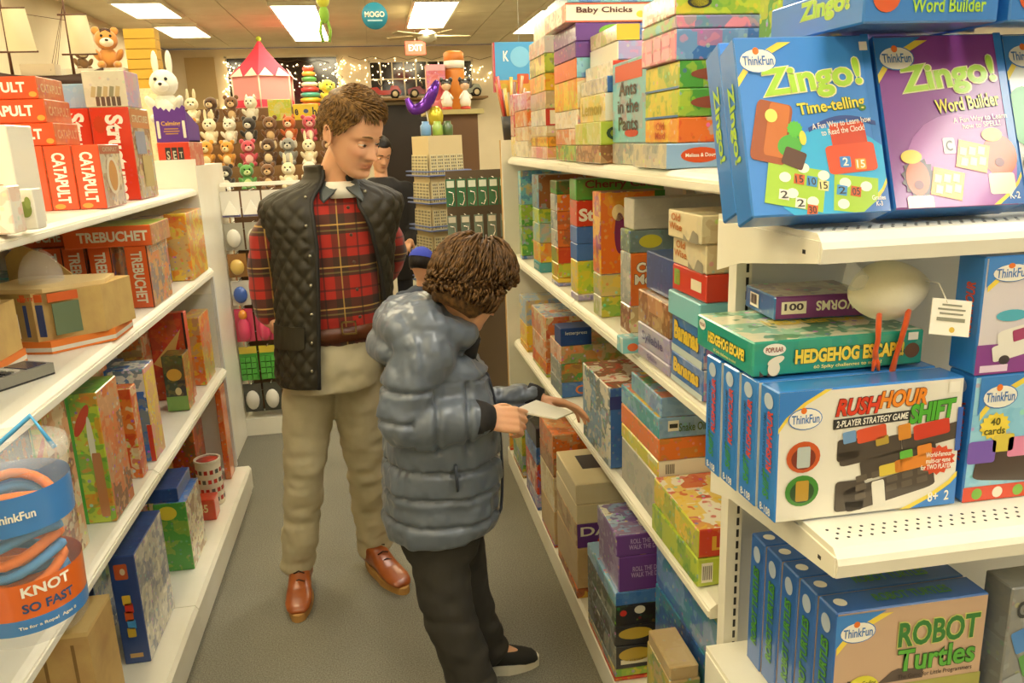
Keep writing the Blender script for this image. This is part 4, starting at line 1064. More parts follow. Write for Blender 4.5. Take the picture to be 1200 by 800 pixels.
# boxes lying flat on top of the leaning row
LD = (.205, .262, .056)
ztop = E1+.003+ZD[1]*math.sin(math.radians(21))+ZD[2]*math.cos(math.radians(21))+.004
for i, (x, t, lb) in enumerate(((.768, 'Word Builder', 'blue game box lying flat above the clock game, lime lettering on its side'), (.990, '', 'blue game box lying flat, second along above the spelling game'))):
    o = carton('game_box', LD, (x, 1.052+.131, ztop), (BLUE, '#2a66bd', LBLUE), lb, 'game box', amt=0, faces={'D': ('#5a7fb8', '#5a7fb8', '#5a7fb8', 0)})
    lettering(o, LD, 'M', 'Zingo!', LIME, .62, .6, .5, .6, bold=.03, lift=1.5, outline='#d8e8a0'); pass
    deco(o, LD, 'N', 'oval', '#d8561c', .16, .60, .20, .72, lift=1.2, name='printed_burst'); lettering(o, LD, 'N', 'Word Builder', LIME, .62, .40, .55, .34, bold=.02, lift=1.6)
for i, x in enumerate((.80,)):
    o = carton('game_box', (.205, .20, .056), (x-.02, 1.052+.15, ztop+.058), (BLUE, '#2a66bd', LBLUE), 'blue game box topmost on the end display, at the post', 'game box', amt=.1)
    lettering(o, (.205, .20, .056), 'M', 'Zingo!', LIME, .5, .5, .6, .6, bold=.03, lift=1.5)

# ---- middle shelf: four long boxes in a row, with white road-map print on the front one
RD = (.300, .056, .205)
for i in range(4):
    x = .702 - .004*i; y = 1.012+.028+.0585*i; fr = i == 0
    o = carton('game_box', RD, (x, y, E2+.002), (BLUE, '#2a66bd', LBLUE), 'blue-edged road puzzle box with orange title on a pale front' if fr else 'blue road puzzle box showing only its spine, %s behind the pale-fronted one' % ('', 'first', 'second', 'third')[i],
               'game box', amt=0, faces={'N': ('#e9e6d8', '#e9e6d8', '#e9e6d8', 0)}, rx=math.radians(-1.2), group=None if fr else 'road puzzle boxes queued on the middle end shelf')
    lettering(o, RD, 'M', 'RUSHHOUR', '#d8431c', .62, .60, .30, .46, rot=90, bold=.03, shear=.2, lift=1.6); lettering(o, RD, 'M', 'SHIFT', GRN, .5, .26, .34, .22, rot=90, bold=.03, shear=.2, lift=1.6)
    lettering(o, RD, 'M', '2-PLAYER STRATEGY GAME', '#1a2a4c', .32, .55, .12, .5, rot=90, bold=.01, lift=1.6, name='printed_subtitle'); deco(o, RD, 'M', 'oval', '#b9c8d6', .5, .90, .5, .12, lift=1.4, name='logo_oval')
    lettering(o, RD, 'M', '8-108', WHITE, .5, .06, .6, .06, bold=.02, lift=1.6, name='printed_age')
    if not fr: continue
    d = RD
    deco(o, d, 'N', 'corner', YEL, .15, .84, .34, .38, lift=1, name='corner_swoosh'); deco(o, d, 'N', 'corner', BLUE, .13, .86, .30, .34, lift=1.4, name='corner_patch')
    logo(o, d, u=.14, v=.79, w=.17, h=.15, sw=False)
    lettering(o, d, 'N', 'RUSH', '#d8391a', .42, .85, .24, .13, bold=.04, shear=.25, lift=2.2, outline='#5a1a10'); lettering(o, d, 'N', 'HOUR', '#ec8a1e', .66, .88, .26, .13, bold=.04, shear=.25, lift=2.2, outline='#6a2a10')
    deco(o, d, 'N', 'rect', DK, .50, .735, .42, .075, rot=2, lift=1.6, name='printed_banner'); lettering(o, d, 'N', '2-PLAYER STRATEGY GAME', WHITE, .50, .735, .39, .05, rot=2, bold=.02, shear=.2, lift=2.2, name='printed_subtitle')
    lettering(o, d, 'N', 'SHIFT', '#4fae2e', .83, .76, .26, .15, rot=4, bold=.05, shear=.2, lift=2.4, outline='#1f4a16')
    for (u, v, c1, c2) in ((.14, .50, '#c8551c', '#7a2a10'), (.14, .24, '#3f8a2c', '#1f4a1c')):
        deco(o, d, 'N', 'oval', c1, u, v, .18, .24, lift=1.4, name='printed_porthole'); deco(o, d, 'N', 'oval', c2, u, v-.01, .13, .17, lift=1.8); deco(o, d, 'N', 'round', '#b8c4c0' if v > .4 else '#b8922c', u, v, .07, .16, lift=2.2, name='printed_car')
    for (u, v, w_, h_, r_) in ((.50, .50, .34, .15, 8), (.66, .40, .42, .16, 10), (.84, .56, .34, .13, 10), (.62, .19, .50, .19, 12), (.40, .16, .16, .24, 0), (.38, .52, .12, .17, 0)):
        deco(o, d, 'N', 'round', '#4a4036', u, v, w_, h_, rot=r_, lift=1.5, name='printed_board')
    for i_ in range(5):
        for j_ in range(3): deco(o, d, 'N', 'round', '#5e5346', .46+.085*i_, .15+.07*j_+.02*i_, .06, .05, rot=10, lift=1.9)
    for (u, v, w_, h_, c) in ((.50, .63, .16, .11, '#d8502a'), (.83, .62, .20, .12, '#d03a20'), (.68, .62, .07, .12, '#d68a28'), (.56, .57, .07, .07, '#b89a38'), (.70, .43, .07, .09, '#63b43c'), (.62, .34, .13, .09, '#d8c044'), (.74, .37, .20, .10, '#e0882a'), (.80, .46, .08, .09, '#e0882a'), (.56, .15, .07, .22, '#e4e2d6'), (.38, .62, .07, .09, '#6f9ac8')):
        deco(o, d, 'N', 'round', c, u, v, w_, h_, rot=8, lift=2.3, name='printed_car')
    deco(o, d, 'N', 'burst', '#d84a22', .88, .37, .20, .24, lift=2.0, name='printed_burst'); lettering(o, d, 'N', 'World-Famous\nmulti-car game\nfor TWO PLAYERS!', WHITE, .88, .37, .19, .15, bold=.02, lift=2.8, name='printed_tagline')
    deco(o, d, 'N', 'rcorner', YEL, .85, .15, .34, .30, lift=1.2, name='corner_swoosh'); deco(o, d, 'N', 'rcorner', BLUE, .88, .13, .28, .26, lift=1.6, name='corner_patch'); lettering(o, d, 'N', '8+  2', WHITE, .90, .08, .12, .08, bold=.02, lift=2.2, name='printed_age')
    deco(o, d, 'N', 'rect', '#3a62b8', .985, .60, .03, .34, lift=2.0, name='side_tab'); deco(o, d, 'N', 'rect', WHITE, .94, .93, .06, .08, lift=2, name='price_sticker')
# light-blue box with yellow burst, standing beside them
JD = (.30, .056, .205)
o = carton('game_box', JD, (1.015, 1.040, E2+.002), (BLUE, '#2a66bd', LBLUE), 'sky-blue skyline game box with yellow burst, standing on the perforated end shelf', 'game box', amt=0, faces={'N': ('#9ad4ee', '#9ad4ee', '#7ac0e4', .5)})
lettering(o, JD, 'M', 'RUSHHOUR', '#d8431c', .6, .55, .4, .46, rot=90, bold=.03, shear=.2, lift=1.6); deco(o, JD, 'M', 'oval', '#b9c8d6', .5, .90, .5, .12, lift=1.4, name='logo_oval'); logo(o, JD, u=.15, v=.83, w=.19, h=.17)
deco(o, JD, 'N', 'burst', YEL, .14, .60, .18, .22, lift=1.6, name='printed_burst'); lettering(o, JD, 'N', '40\ncards', '#5a5a20', .14, .60, .12, .13, bold=.02, lift=2.4, name='printed_number')
deco(o, JD, 'N', 'round', '#4a3a30', .30, .26, .50, .24, rot=-6, lift=1.4, name='printed_board')
for (u, v, w_, h_, c) in ((.08, .40, .16, .18, '#7a5ab8'), (.20, .46, .12, .14, '#d8c44a'), (.30, .42, .14, .16, '#e28ab0'), (.42, .44, .12, .18, '#5ab46a')): deco(o, JD, 'N', 'round', c, u, v, w_, h_, lift=2.0, name='printed_car')
deco(o, JD, 'N', 'rect', '#d8431c', .5, .06, 1.0, .12, lift=1.2, name='printed_band')
for i in range(6): deco(o, JD, 'N', 'oval', ('#7ab83a', '#e8e2d0')[i % 2], .08+.12*i, .06, .06, .09, lift=1.8)
# purple truck box standing on it
PD = (.26, .056, .178)
o = carton('game_box', PD, (1.006-.015, 1.040, E2+.209), (BLUE, '#2a66bd', PUR), 'purple and white game box with an ice-cream van, on the skyline box', 'game box', amt=0, faces={'N': ('#dcd6dc', '#dcd6dc', '#dcd6dc', 0)})
lettering(o, PD, 'M', 'RUSHHOUR', '#d8431c', .6, .55, .4, .46, rot=90, bold=.03, shear=.2, lift=1.6); logo(o, PD, u=.17, v=.86, w=.24, h=.14)
deco(o, PD, 'N', 'hill', '#8a3f92', .5, .25, 1.0, .52, lift=1.0, name='printed_ground'); deco(o, PD, 'N', 'rect', '#8a3f92', .5, .13, .998, .26, lift=1.1)
lettering(o, PD, 'N', 'RUSH', '#d8391a', .66, .82, .42, .14, bold=.04, shear=.25, lift=2.2); deco(o, PD, 'N', 'rect', DK, .72, .69, .42, .07, lift=1.6); lettering(o, PD, 'N', 'TRAFFIC JAM', WHITE, .70, .69, .36, .05, bold=.02, lift=2.2, name='printed_subtitle')
deco(o, PD, 'N', 'oval', '#4ab0c8', .20, .50, .20, .10, lift=1.8, name='printed_bubble'); deco(o, PD, 'N', 'rect', '#b03a1e', .72, .52, .44, .20, lift=1.5, name='printed_panel'); deco(o, PD, 'N', 'oval', '#63b43c', .66, .50, .18, .12, lift=2)
deco(o, PD, 'N', 'round', '#eceae0', .34, .30, .42, .26, rot=12, lift=2.0, name='printed_van'); deco(o, PD, 'N', 'round', '#eceae0', .20, .20, .20, .14, rot=12, lift=2.1, name='printed_van')
for (u, v) in ((.26, .33), (.36, .36), (.46, .38)): deco(o, PD, 'N', 'round', ('#8a5a9a', '#5ab4c8', '#a83a6a')[int(u*10) % 3], u, v, .08, .10, rot=12, lift=2.6)
for (u, v) in ((.18, .12), (.40, .17)): deco(o, PD, 'N', 'oval', '#3a3438', u, v, .07, .08, lift=2.7)
deco(o, PD, 'N', 'oval', YEL, .42, .07, .07, .08, lift=2.2); deco(o, PD, 'N', 'oval', '#e8e2d0', .53, .07, .07, .08, lift=2.2); deco(o, PD, 'N', 'rect', '#e8d4ec', .12, .05, .18, .06, lift=2)

# teal hedgehog board game lying on the row
HD = (.285, .215, .055); hz = E2+.002+.205+.004
o = carton('game_box', HD, (.686, 1.085+.1075, hz), ('#1f9a86', '#17806f', '#6ab86a'), 'teal board game box lying flat on the road puzzle boxes, yellow lettering', 'game box', amt=.1, faces={'T': ('#8fc8a8', '#e6e0c0', '#2f8a5a', .9)})
for f in ('N', 'M'):
    deco(o, HD, f, 'swoosh', '#176a5c', .56, .46, .66, .50, lift=1.0, name='title_shadow'); lettering(o, HD, f, 'HEDGEHOG ESCAPE!', YEL, .56, .50, .64, .42, bold=.05, lift=2, outline='#1c4a2a')
    lettering(o, HD, f, '60 Spiky challenges to solve!', '#f0e48a', .55, .16, .40, .13, bold=.02, lift=2, name='printed_subtitle'); deco(o, HD, f, 'oval', WHITE, .12, .76, .13, .34, lift=1.6, name='logo_oval'); lettering(o, HD, f, 'POPULAR', '#8a3a2a', .12, .76, .10, .16, bold=.02, lift=2.2, name='logo_lettering')
deco(o, HD, 'N', 'oval', '#6b4526', .93, .42, .09, .44, lift=1.6, name='printed_ball'); deco(o, HD, 'N', 'hill', '#4a3020', .09, .24, .10, .62, lift=1.4, name='printed_animal'); deco(o, HD, 'N', 'oval', '#ece4cc', .12, .22, .07, .44, lift=1.8); deco(o, HD, 'N', 'oval', '#ece4cc', .13, .44, .10, .22, rot=20, lift=1.8)
deco(o, HD, 'N', 'rect', WHITE, .93, .84, .06, .22, lift=1.8, name='age_mark'); lettering(o, HD, 'T', 'HEDGEHOG', YEL, .55, .5, .6, .2, bold=.04, lift=1.5)
# purple and blue card game, upside down on the teal one
WD = (.165, .125, .040)
o = carton('game_box', WD, (.722, 1.256, hz+.057), ('#2f6aa8', '#2a5a98', '#5a9ac8'), 'small purple-fronted game box with upside-down lettering beside the egg toy', 'game box', amt=.1, faces={'N': ('#7a2f86', '#7a2f86', '#7a2f86', 0), 'T': ('#cfc8b8', '#b8a89a', '#8a7a90', .8)}, rz=math.radians(-4))
deco(o, WD, 'N', 'rect', WHITE, .20, .52, .26, .52, lift=1.4, name='printed_square'); lettering(o, WD, 'N', '100', '#3a2a40', .20, .56, .20, .30, bold=.03, lift=2, name='printed_number'); lettering(o, WD, 'N', 'WORMS', WHITE, .66, .56, .46, .42, rot=180, bold=.03, lift=2)
deco(o, WD, 'M', 'rect', WHITE, .35, .52, .30, .60, lift=1.4, name='barcode_patch')
for i in range(7): deco(o, WD, 'M', 'rect', DK, .24+.032*i, .55, .012+.006*(i % 3), .42, lift=2, name='barcode_bar')
# egg soft toy with orange feet hanging over the edge
egg = thing('egg_plush', 'cream egg-shaped soft toy in clear wrap with dangling orange feet and a paper tag', 'soft toy', (.785, 1.118, hz+.0575))
m_egg = mat('cream_plush', '#e9e2c4', .9, sheen=.4, bump=(160, .3, .002)); m_or = mat('orange_felt', '#e2591a', .85, sheen=.3)
e = MB(); prof = [(max(.0004, 0.047*math.sin(PI*i/16)**.68*(1.0+.10*math.cos(PI*i/16))), .140*(i/16)) for i in range(17)]
e.lathe(prof, m_egg, 28, M=Matrix.Translation((-.070, 0, .052)) @ Matrix.Rotation(math.radians(86), 4, 'Y')); e.build('egg_body', egg)
def foot(x0, pts, toes):
    f = MB(); f.tube(pts, [.008, .008, .007, .007, .009], m_or, n=8, flat=.55)
    b = Vector(pts[-1])
    for a in toes: f.tube([b, b+Vector((a*.6, -.003, -.008)), b+Vector((a, -.004, -.020))], [.006, .0055, .003], m_or, n=7, flat=.6)
    f.build('dangling_foot', egg)
foot(0, [(-.036, -.032, .026), (-.042, -.041, .010), (-.040, -.040, -.012), (-.043, -.040, -.028), (-.042, -.040, -.040)], (-.006, .004))
foot(0, [(.012, -.034, .030), (.004, -.041, .012), (-.002, -.040, -.020), (-.008, -.040, -.044), (-.012, -.040, -.066)], (-.014, 0, .012))
t = MB(); t.box((-.030, -.0008, -.026), (.030, .0008, .026), mat('white_card', '#f0ecdc', .6)); tg = t.build('paper_tag', egg); tg.location = (.018, -.118, .036); tg.rotation_euler = (math.radians(-12), math.radians(8), math.radians(-6))
TGD = (.06, .0016, .052)
for (w_, v_, h_) in ((.5, .84, .05), (.7, .72, .05), (.6, .60, .05), (.72, .44, .10)):
    q = deco(tg, TGD, 'N', 'rect', '#8a8a76', .5, v_, w_, h_, lift=.6, name='tag_print_line'); q.location.z -= .026
q = deco(tg, TGD, 'N', 'oval', '#d8b43a', .55, .16, .14, .16, lift=.6, name='tag_picture'); q.location.z -= .026
st_ = MB(); st_.tube([(.040, -.030, .074), (.020, -.085, .080), (.012, -.117, .058)], .001, M_WHITE, n=4); st_.build('tag_string', egg)
wr_ = MB(); wr_.lathe([(.012, 0), (.020, .012), (.012, .030), (.004, .045)], mat('clear_wrap', (1, 1, 1), .08, trans=.0, alpha=.22), 12); w2 = wr_.build('wrap_tail', egg); w2.location = (-.062, -.01, .066); w2.rotation_euler = (0, math.radians(-20), 0)

# ---- lower shelf: five robot picture boxes in a row and a grey one
TD = (.272, .054, .272)
for i in range(5):
    fr = i == 0
    o = carton('game_box', TD, (.808-.002*i, 1.02+.027+.0565*i, E3+.002), ('#2e66b4', '#285aa4', '#3f86d0'), 'blue game box with a desert landscape and green lettering on the low end shelf' if fr else 'blue game box with green spine lettering, %s behind the desert landscape one' % ('', 'first', 'second', 'third', 'fourth')[i],
               'game box', amt=0, faces={'N': ('#c9a98a', '#c9a98a', '#c9a98a', 0)}, group=None if fr else 'spine-out blue boxes on the low end shelf')
    lettering(o, TD, 'M', 'ROBOT TURTLES', '#4f9e34', .5, .48, .4, .6, rot=90, bold=.03, lift=1.6, outline='#23501c'); deco(o, TD, 'M', 'oval', '#b0bfd0', .5, .88, .5, .12, lift=1.4, name='logo_oval')
    lettering(o, TD, 'T', 'ROBOT TURTLES', '#3f8a34', .55, .5, .5, .5, bold=.03, lift=1.6); deco(o, TD, 'T', 'oval', WHITE, .08, .5, .08, .4, lift=1.4, name='logo_oval')
    if not fr: continue
    d = TD
    deco(o, d, 'N', 'hill', '#5a4a40', .35, .54, .5, .12, lift=.8, name='printed_mountain'); deco(o, d, 'N', 'rect', '#a5a24a', .5, .24, .998, .44, lift=1.0, name='printed_plain'); deco(o, d, 'N', 'hill', '#c3a45a', .5, .26, 1.0, .34, lift=1.3, name='printed_path')
    logo(o, d, u=.14, v=.86, w=.22, h=.13)
    lettering(o, d, 'N', 'ROBOT', '#2f7a2c', .68, .80, .54, .17, bold=.03, lift=2.6, outline='#d8dc7a'); lettering(o, d, 'N', 'Turtles', '#5cae34', .68, .62, .52, .15, bold=.02, lift=2.6, outline='#2f5a20')
    lettering(o, d, 'N', 'The Game for Little Programmers', '#3a2a20', .68, .505, .50, .04, bold=.01, lift=2.2, name='printed_subtitle')
    deco(o, d, 'N', 'oval', '#e0d838', .20, .46, .22, .19, lift=1.8, name='printed_burst'); lettering(o, d, 'N', 'Learn Coding\nthrough\nBoard Game!', '#5a5a20', .20, .46, .17, .12, bold=.01, lift=2.4, name='printed_tagline')
    for (u, v, c) in ((.55, .26, '#5a9ac8'), (.72, .28, '#c8453a'), (.92, .32, '#4a7ab8'), (.15, .28, '#5a8ab0')): deco(o, d, 'N', 'burst', c, u, v, .16, .10, lift=2.0, name='printed_robot')
    pass
o = carton('game_box', (.25, .06, .29), (1.09, 1.028, E3+.002), ('#8a8a84', '#6a7480', '#b8c0bc'), 'grey marble tower game box next to the desert landscape box', 'game box', amt=.2)
lettering(o, (.25, .06, .29), 'N', 'GRAVITY', '#2f3030', .30, .86, .50, .11, bold=.03, lift=1.6)
for (u, v, c) in ((.12, .66, '#4a86c8'), (.20, .50, '#5a9a4a'), (.10, .36, '#9aa0a0'), (.30, .62, '#c8c4bc'), (.22, .28, '#7a8890')): deco(o, (.25, .06, .29), 'N', 'round', c, u, v, .14, .15, rot=20, lift=1.4, name='printed_tower')
# ================================================================ game boxes on the shelving in front of the boy
ORD = ('lowest', 'second up', 'third up', 'fourth up', 'fifth up', 'sixth up', 'seventh up', 'eighth up', 'ninth up')
NTH = ('first', 'second', 'third', 'fourth', 'fifth', 'sixth', 'seventh', 'eighth', 'ninth', 'tenth', 'eleventh', 'twelfth')
PAL = {'r': '#cc3a20', 'o': '#e0742a', 'y': '#e6c53a', 'l': '#b7c83c', 'g': '#4f9a3c', 'd': '#2f5a3a', 't': '#3f9aa0', 'a': '#7cc4cc', 'b': '#3a6fb8', 'n': '#26437e', 's': '#8fb4d4', 'p': '#6a3f8c', 'v': '#a79cc4',
       'k': '#2a2626', 'w': '#ece6d2', 'c': '#e0d2a8', 'e': '#b8b4a4', 'm': '#8a5a34', 'i': '#e08aa0', 'f': '#d8a070', 'u': '#7a8a8c', 'z': '#c4a878'}
def cols(s): return tuple(PAL[c] for c in s)
def shelf_stacks(side, shelf, z0, stacks, ref='end display', yend=3.78, kind='game_box', zmax=9.0, fill=1.0, keep=0):
    """stacks near to far: (px of near aisle-side corner, X of the aisle face, [items]); items bottom to top: (pixel row of the top edge, description, colour letters, options)"""
    Ys = [y_for_px(X, z0+.02, px) for px, X, _ in stacks]
    for si, (px, X, items) in enumerate(stacks):
        Y = min(Ys[si], yend-.06); nxt = min([y for y in Ys if y > Y+.02] + [yend]); z = z0
        for k, it in enumerate(items):
            top, desc, cl, *rest = it; op = rest[0] if rest else {}
            xo, yo = op.get('xo', 0), op.get('yo', 0)
            zt = z_for_py(X+(xo if side == 'R' else -xo), Y+yo, top)
            dz = max(.012, min(zt, zmax)-z-.0012)
            dx = op.get('dx', .27); dy = min(op.get('dy', .30), (nxt-Y-yo)*(fill if si >= keep else 1.0)-.006)
            if dy < .04: dy = .04
            dy = op.get('dyf', dy)
            A = 'M' if side == 'R' else 'P'
            cx = X+xo+dx/2 if side == 'R' else X-xo-dx/2
            faces = {}
            if 'N' in op: faces['N'] = cols(op['N'])+(op.get('na', .5),)
            if 'A' in op: faces[A] = cols(op['A'])+(op.get('aa', .5),)
            if 'T' in op: faces['T'] = cols(op['T'])+(.8,)
            lab = '%s, %s in %s stack from %s, %s' % (desc, 'topmost' if k == len(items)-1 and k else ORD[k], NTH[si], ref, shelf) if 'label' not in op else op['label']
            d = (dx, dy, dz)
            rz = op.get('rz', random.uniform(-.012, .012))
            o = carton(op.get('name', kind), d, (cx, Y+yo+dy/2, z), cols(cl), lab, op.get('cat', 'game box'), amt=op.get('amt', .55), faces=faces, rz=rz)
            for t in op.get('nt', ()): lettering(o, d, 'N', *t[:2], **(t[2] if len(t) > 2 else {}))
            for t in op.get('at', ()): lettering(o, d, A, *t[:2], **(t[2] if len(t) > 2 else {}))
            for t in op.get('nd', ()): deco(o, d, 'N', *t[:6], **(t[6] if len(t) > 6 else {}))
            for t in op.get('ad', ()): deco(o, d, A, *t[:6], **(t[6] if len(t) > 6 else {}))
            for t in op.get('td', ()): deco(o, d, 'T', *t[:6], **(t[6] if len(t) > 6 else {}))
            z = z+dz+.0012
def barcode(u=.5, v=.5): return ('rect', '#f4f1e4', u, v, .2, .5)
K, Wt = '#2a2626', '#f2eedc'
UP = [
 (779, .63, [(168, 'pale blue toy box with orange oval', 'eas', dict(N='sss', na=0, A='euc', aa=.5, nd=[('oval', '#d8541c', .30, .52, .34, .62)], nt=[('Melissa & Doug', Wt, dict(u=.30, w=.26, h=.2))])),
   (137, 'orange card game box', 'oyo', dict(xo=.03, N='oar', A='yoo', aa=.4, at=[('Old\nMaid', '#c8542a', dict(h=.7, w=.3))])),
   (103, 'green crocodile picture box', 'gyl', dict(xo=.03, N='glg', A='lyg', nd=[('oval', '#8a4a34', .40, .5, .6, .5)], ad=[('rect', '#3a78b8', .5, .04, 1, .08)])),
   (70, 'green crocodile picture box', 'gyl', dict(xo=.03, N='glg', A='lyg', nd=[('oval', '#8a4a34', .40, .5, .6, .5)], ad=[('rect', '#3a78b8', .5, .04, 1, .08)])),
   (33, 'pink squares party game box', 'iib', dict(xo=.02, N='bsi', A='iwi', aa=.4, ad=[('round', '#f0a8bc', .25+.25*i, .28+.44*j, .2, .36) for i in range(3) for j in range(2)])),
   (17, 'mint green game box', 'ali', dict(xo=.02, N='itb')),
   (-14, 'white game box with dark-ringed eyes', 'wrk', dict(xo=.02, N='lgy', nd=[('oval', K, .2, .5, .2, .5), ('oval', '#e2d23a', .2, .5, .15, .38)]))]),
 (757, .665, [(167, 'pale carton', 'euc', dict(dx=.2)), (62, 'sky-blue box with ant-game lettering', 'aoy', dict(dx=.2, N='aaa', na=0, A='aar', aa=.25, at=[('Ants\nin the\nPants', K, dict(v=.45, h=.6, w=.8))], nt=[('Ants', K, dict(v=.88, h=.14, w=.8))], ad=[('rect', '#d84a28', .5, .86, .8, .2), ('oval', '#c83a20', .6, .12, .4, .1)]))]),
 (703, .63, [(170, 'brown game box', 'mfz', dict(N='mzf')), (142, 'bright lime game box', 'lyw', dict(N='lll', na=0, A='lwy', aa=.3, nt=[('Once', '#2f4a24', dict(w=.7, h=.6, u=.4))])),
   (108, 'cream game box with numerals', 'cyl', dict(xo=.015, N='www', na=.1, A='cyl', aa=.5, nt=[('8:48', K, dict(u=.3, v=.65, w=.4, h=.35))], at=[('Lemon', '#b8a83a', dict(h=.5))])),
   (88, 'grey box with blue end', 'ewc', dict(xo=.02, N='bbn', na=.1, A='ewu')), (70, 'silver box with red end', 'ewr', dict(xo=.035, N='rwo', A='wec')), (47, 'white box with pink end', 'www', dict(xo=.05, N='vis', na=.4, A='www', aa=.1)),
   (27, 'sandy box with blue end', 'czl', dict(xo=.05, N='bby', na=.3, nd=[('rect', '#dcbc3a', .12, .5, .24, .98)]))]),
 (676, .635, [(170, 'green box with red fruit', 'glr', dict(N='glr', na=.7)), (150, 'peach game box', 'fow', dict(N='fwo')), (128, 'white glossy box', 'wec', dict(N='wci')), (91, 'yellow-green striped box', 'ylo', dict(N='cow', A='yol')),
   (67, 'orange box with pale blue end', 'oro', dict(N='sab', A='oro', aa=.2, dx=.16)), (48, 'violet game box', 'ppn', dict(N='ppn', na=.2)), (26, 'purple box with green egg', 'ppv', dict(N='ppp', na=0, nd=[('oval', '#79b43a', .45, .5, .36, .8), ('oval', '#3f7a2a', .45, .45, .2, .5)])),
   (3, 'cream box with chick lettering', 'wor', dict(dx=.36, xo=-.03, N='www', na=0, nd=[('rect', '#d86a4a', .5, .04, 1, .08), ('rect', '#d86a4a', .5, .96, 1, .08), ('oval', '#7ab0d8', .82, .45, .12, .5), ('oval', '#e8d04a', .66, .4, .08, .36)], nt=[('Baby Chicks', '#5a2a24', dict(u=.34, v=.6, w=.5, h=.4))])),
   (-12, 'sky-blue box', 'sab', dict(dx=.36, xo=-.02))]),
 (641, .64, [(172, 'pink lettered box', 'iwf', dict(N='fiw')), (160, 'mustard box', 'yom'), (147, 'beige box', 'czw'), (127, 'white box with red border', 'wwe', dict(N='www', na=.2, nd=[('rect', '#c8352a', .03, .5, .06, 1), ('rect', '#c8352a', .5, .04, 1, .08), ('rect', '#c8352a', .5, .96, 1, .08)])),
   (106, 'grey-brown box', 'ezc'), (85, 'ochre box with flowers', 'yog', dict(N='yyo')), (62, 'olive green box', 'lgd', dict(N='ldg')), (41, 'grey box with age numeral', 'ewa', dict(N='eec', na=.2, nt=[('7+', '#4a4a44', dict(u=.3, v=.7, w=.3, h=.35))])), (8, 'pale cream box', 'cwy', dict(xo=.02))]),
 (619, .64, [(165, 'cream box', 'cew'), (148, 'peach box', 'fcw'), (128, 'pale orange box', 'ofw'), (107, 'white and rose box', 'wir')]),
 (603, .64, [(160, 'pale lemon box', 'cyw'), (135, 'red lettered box', 'riw'), (110, 'rose pink box', 'irw')]),
]
shelf_stacks('R', 'upper shelf', R1+.001, UP)
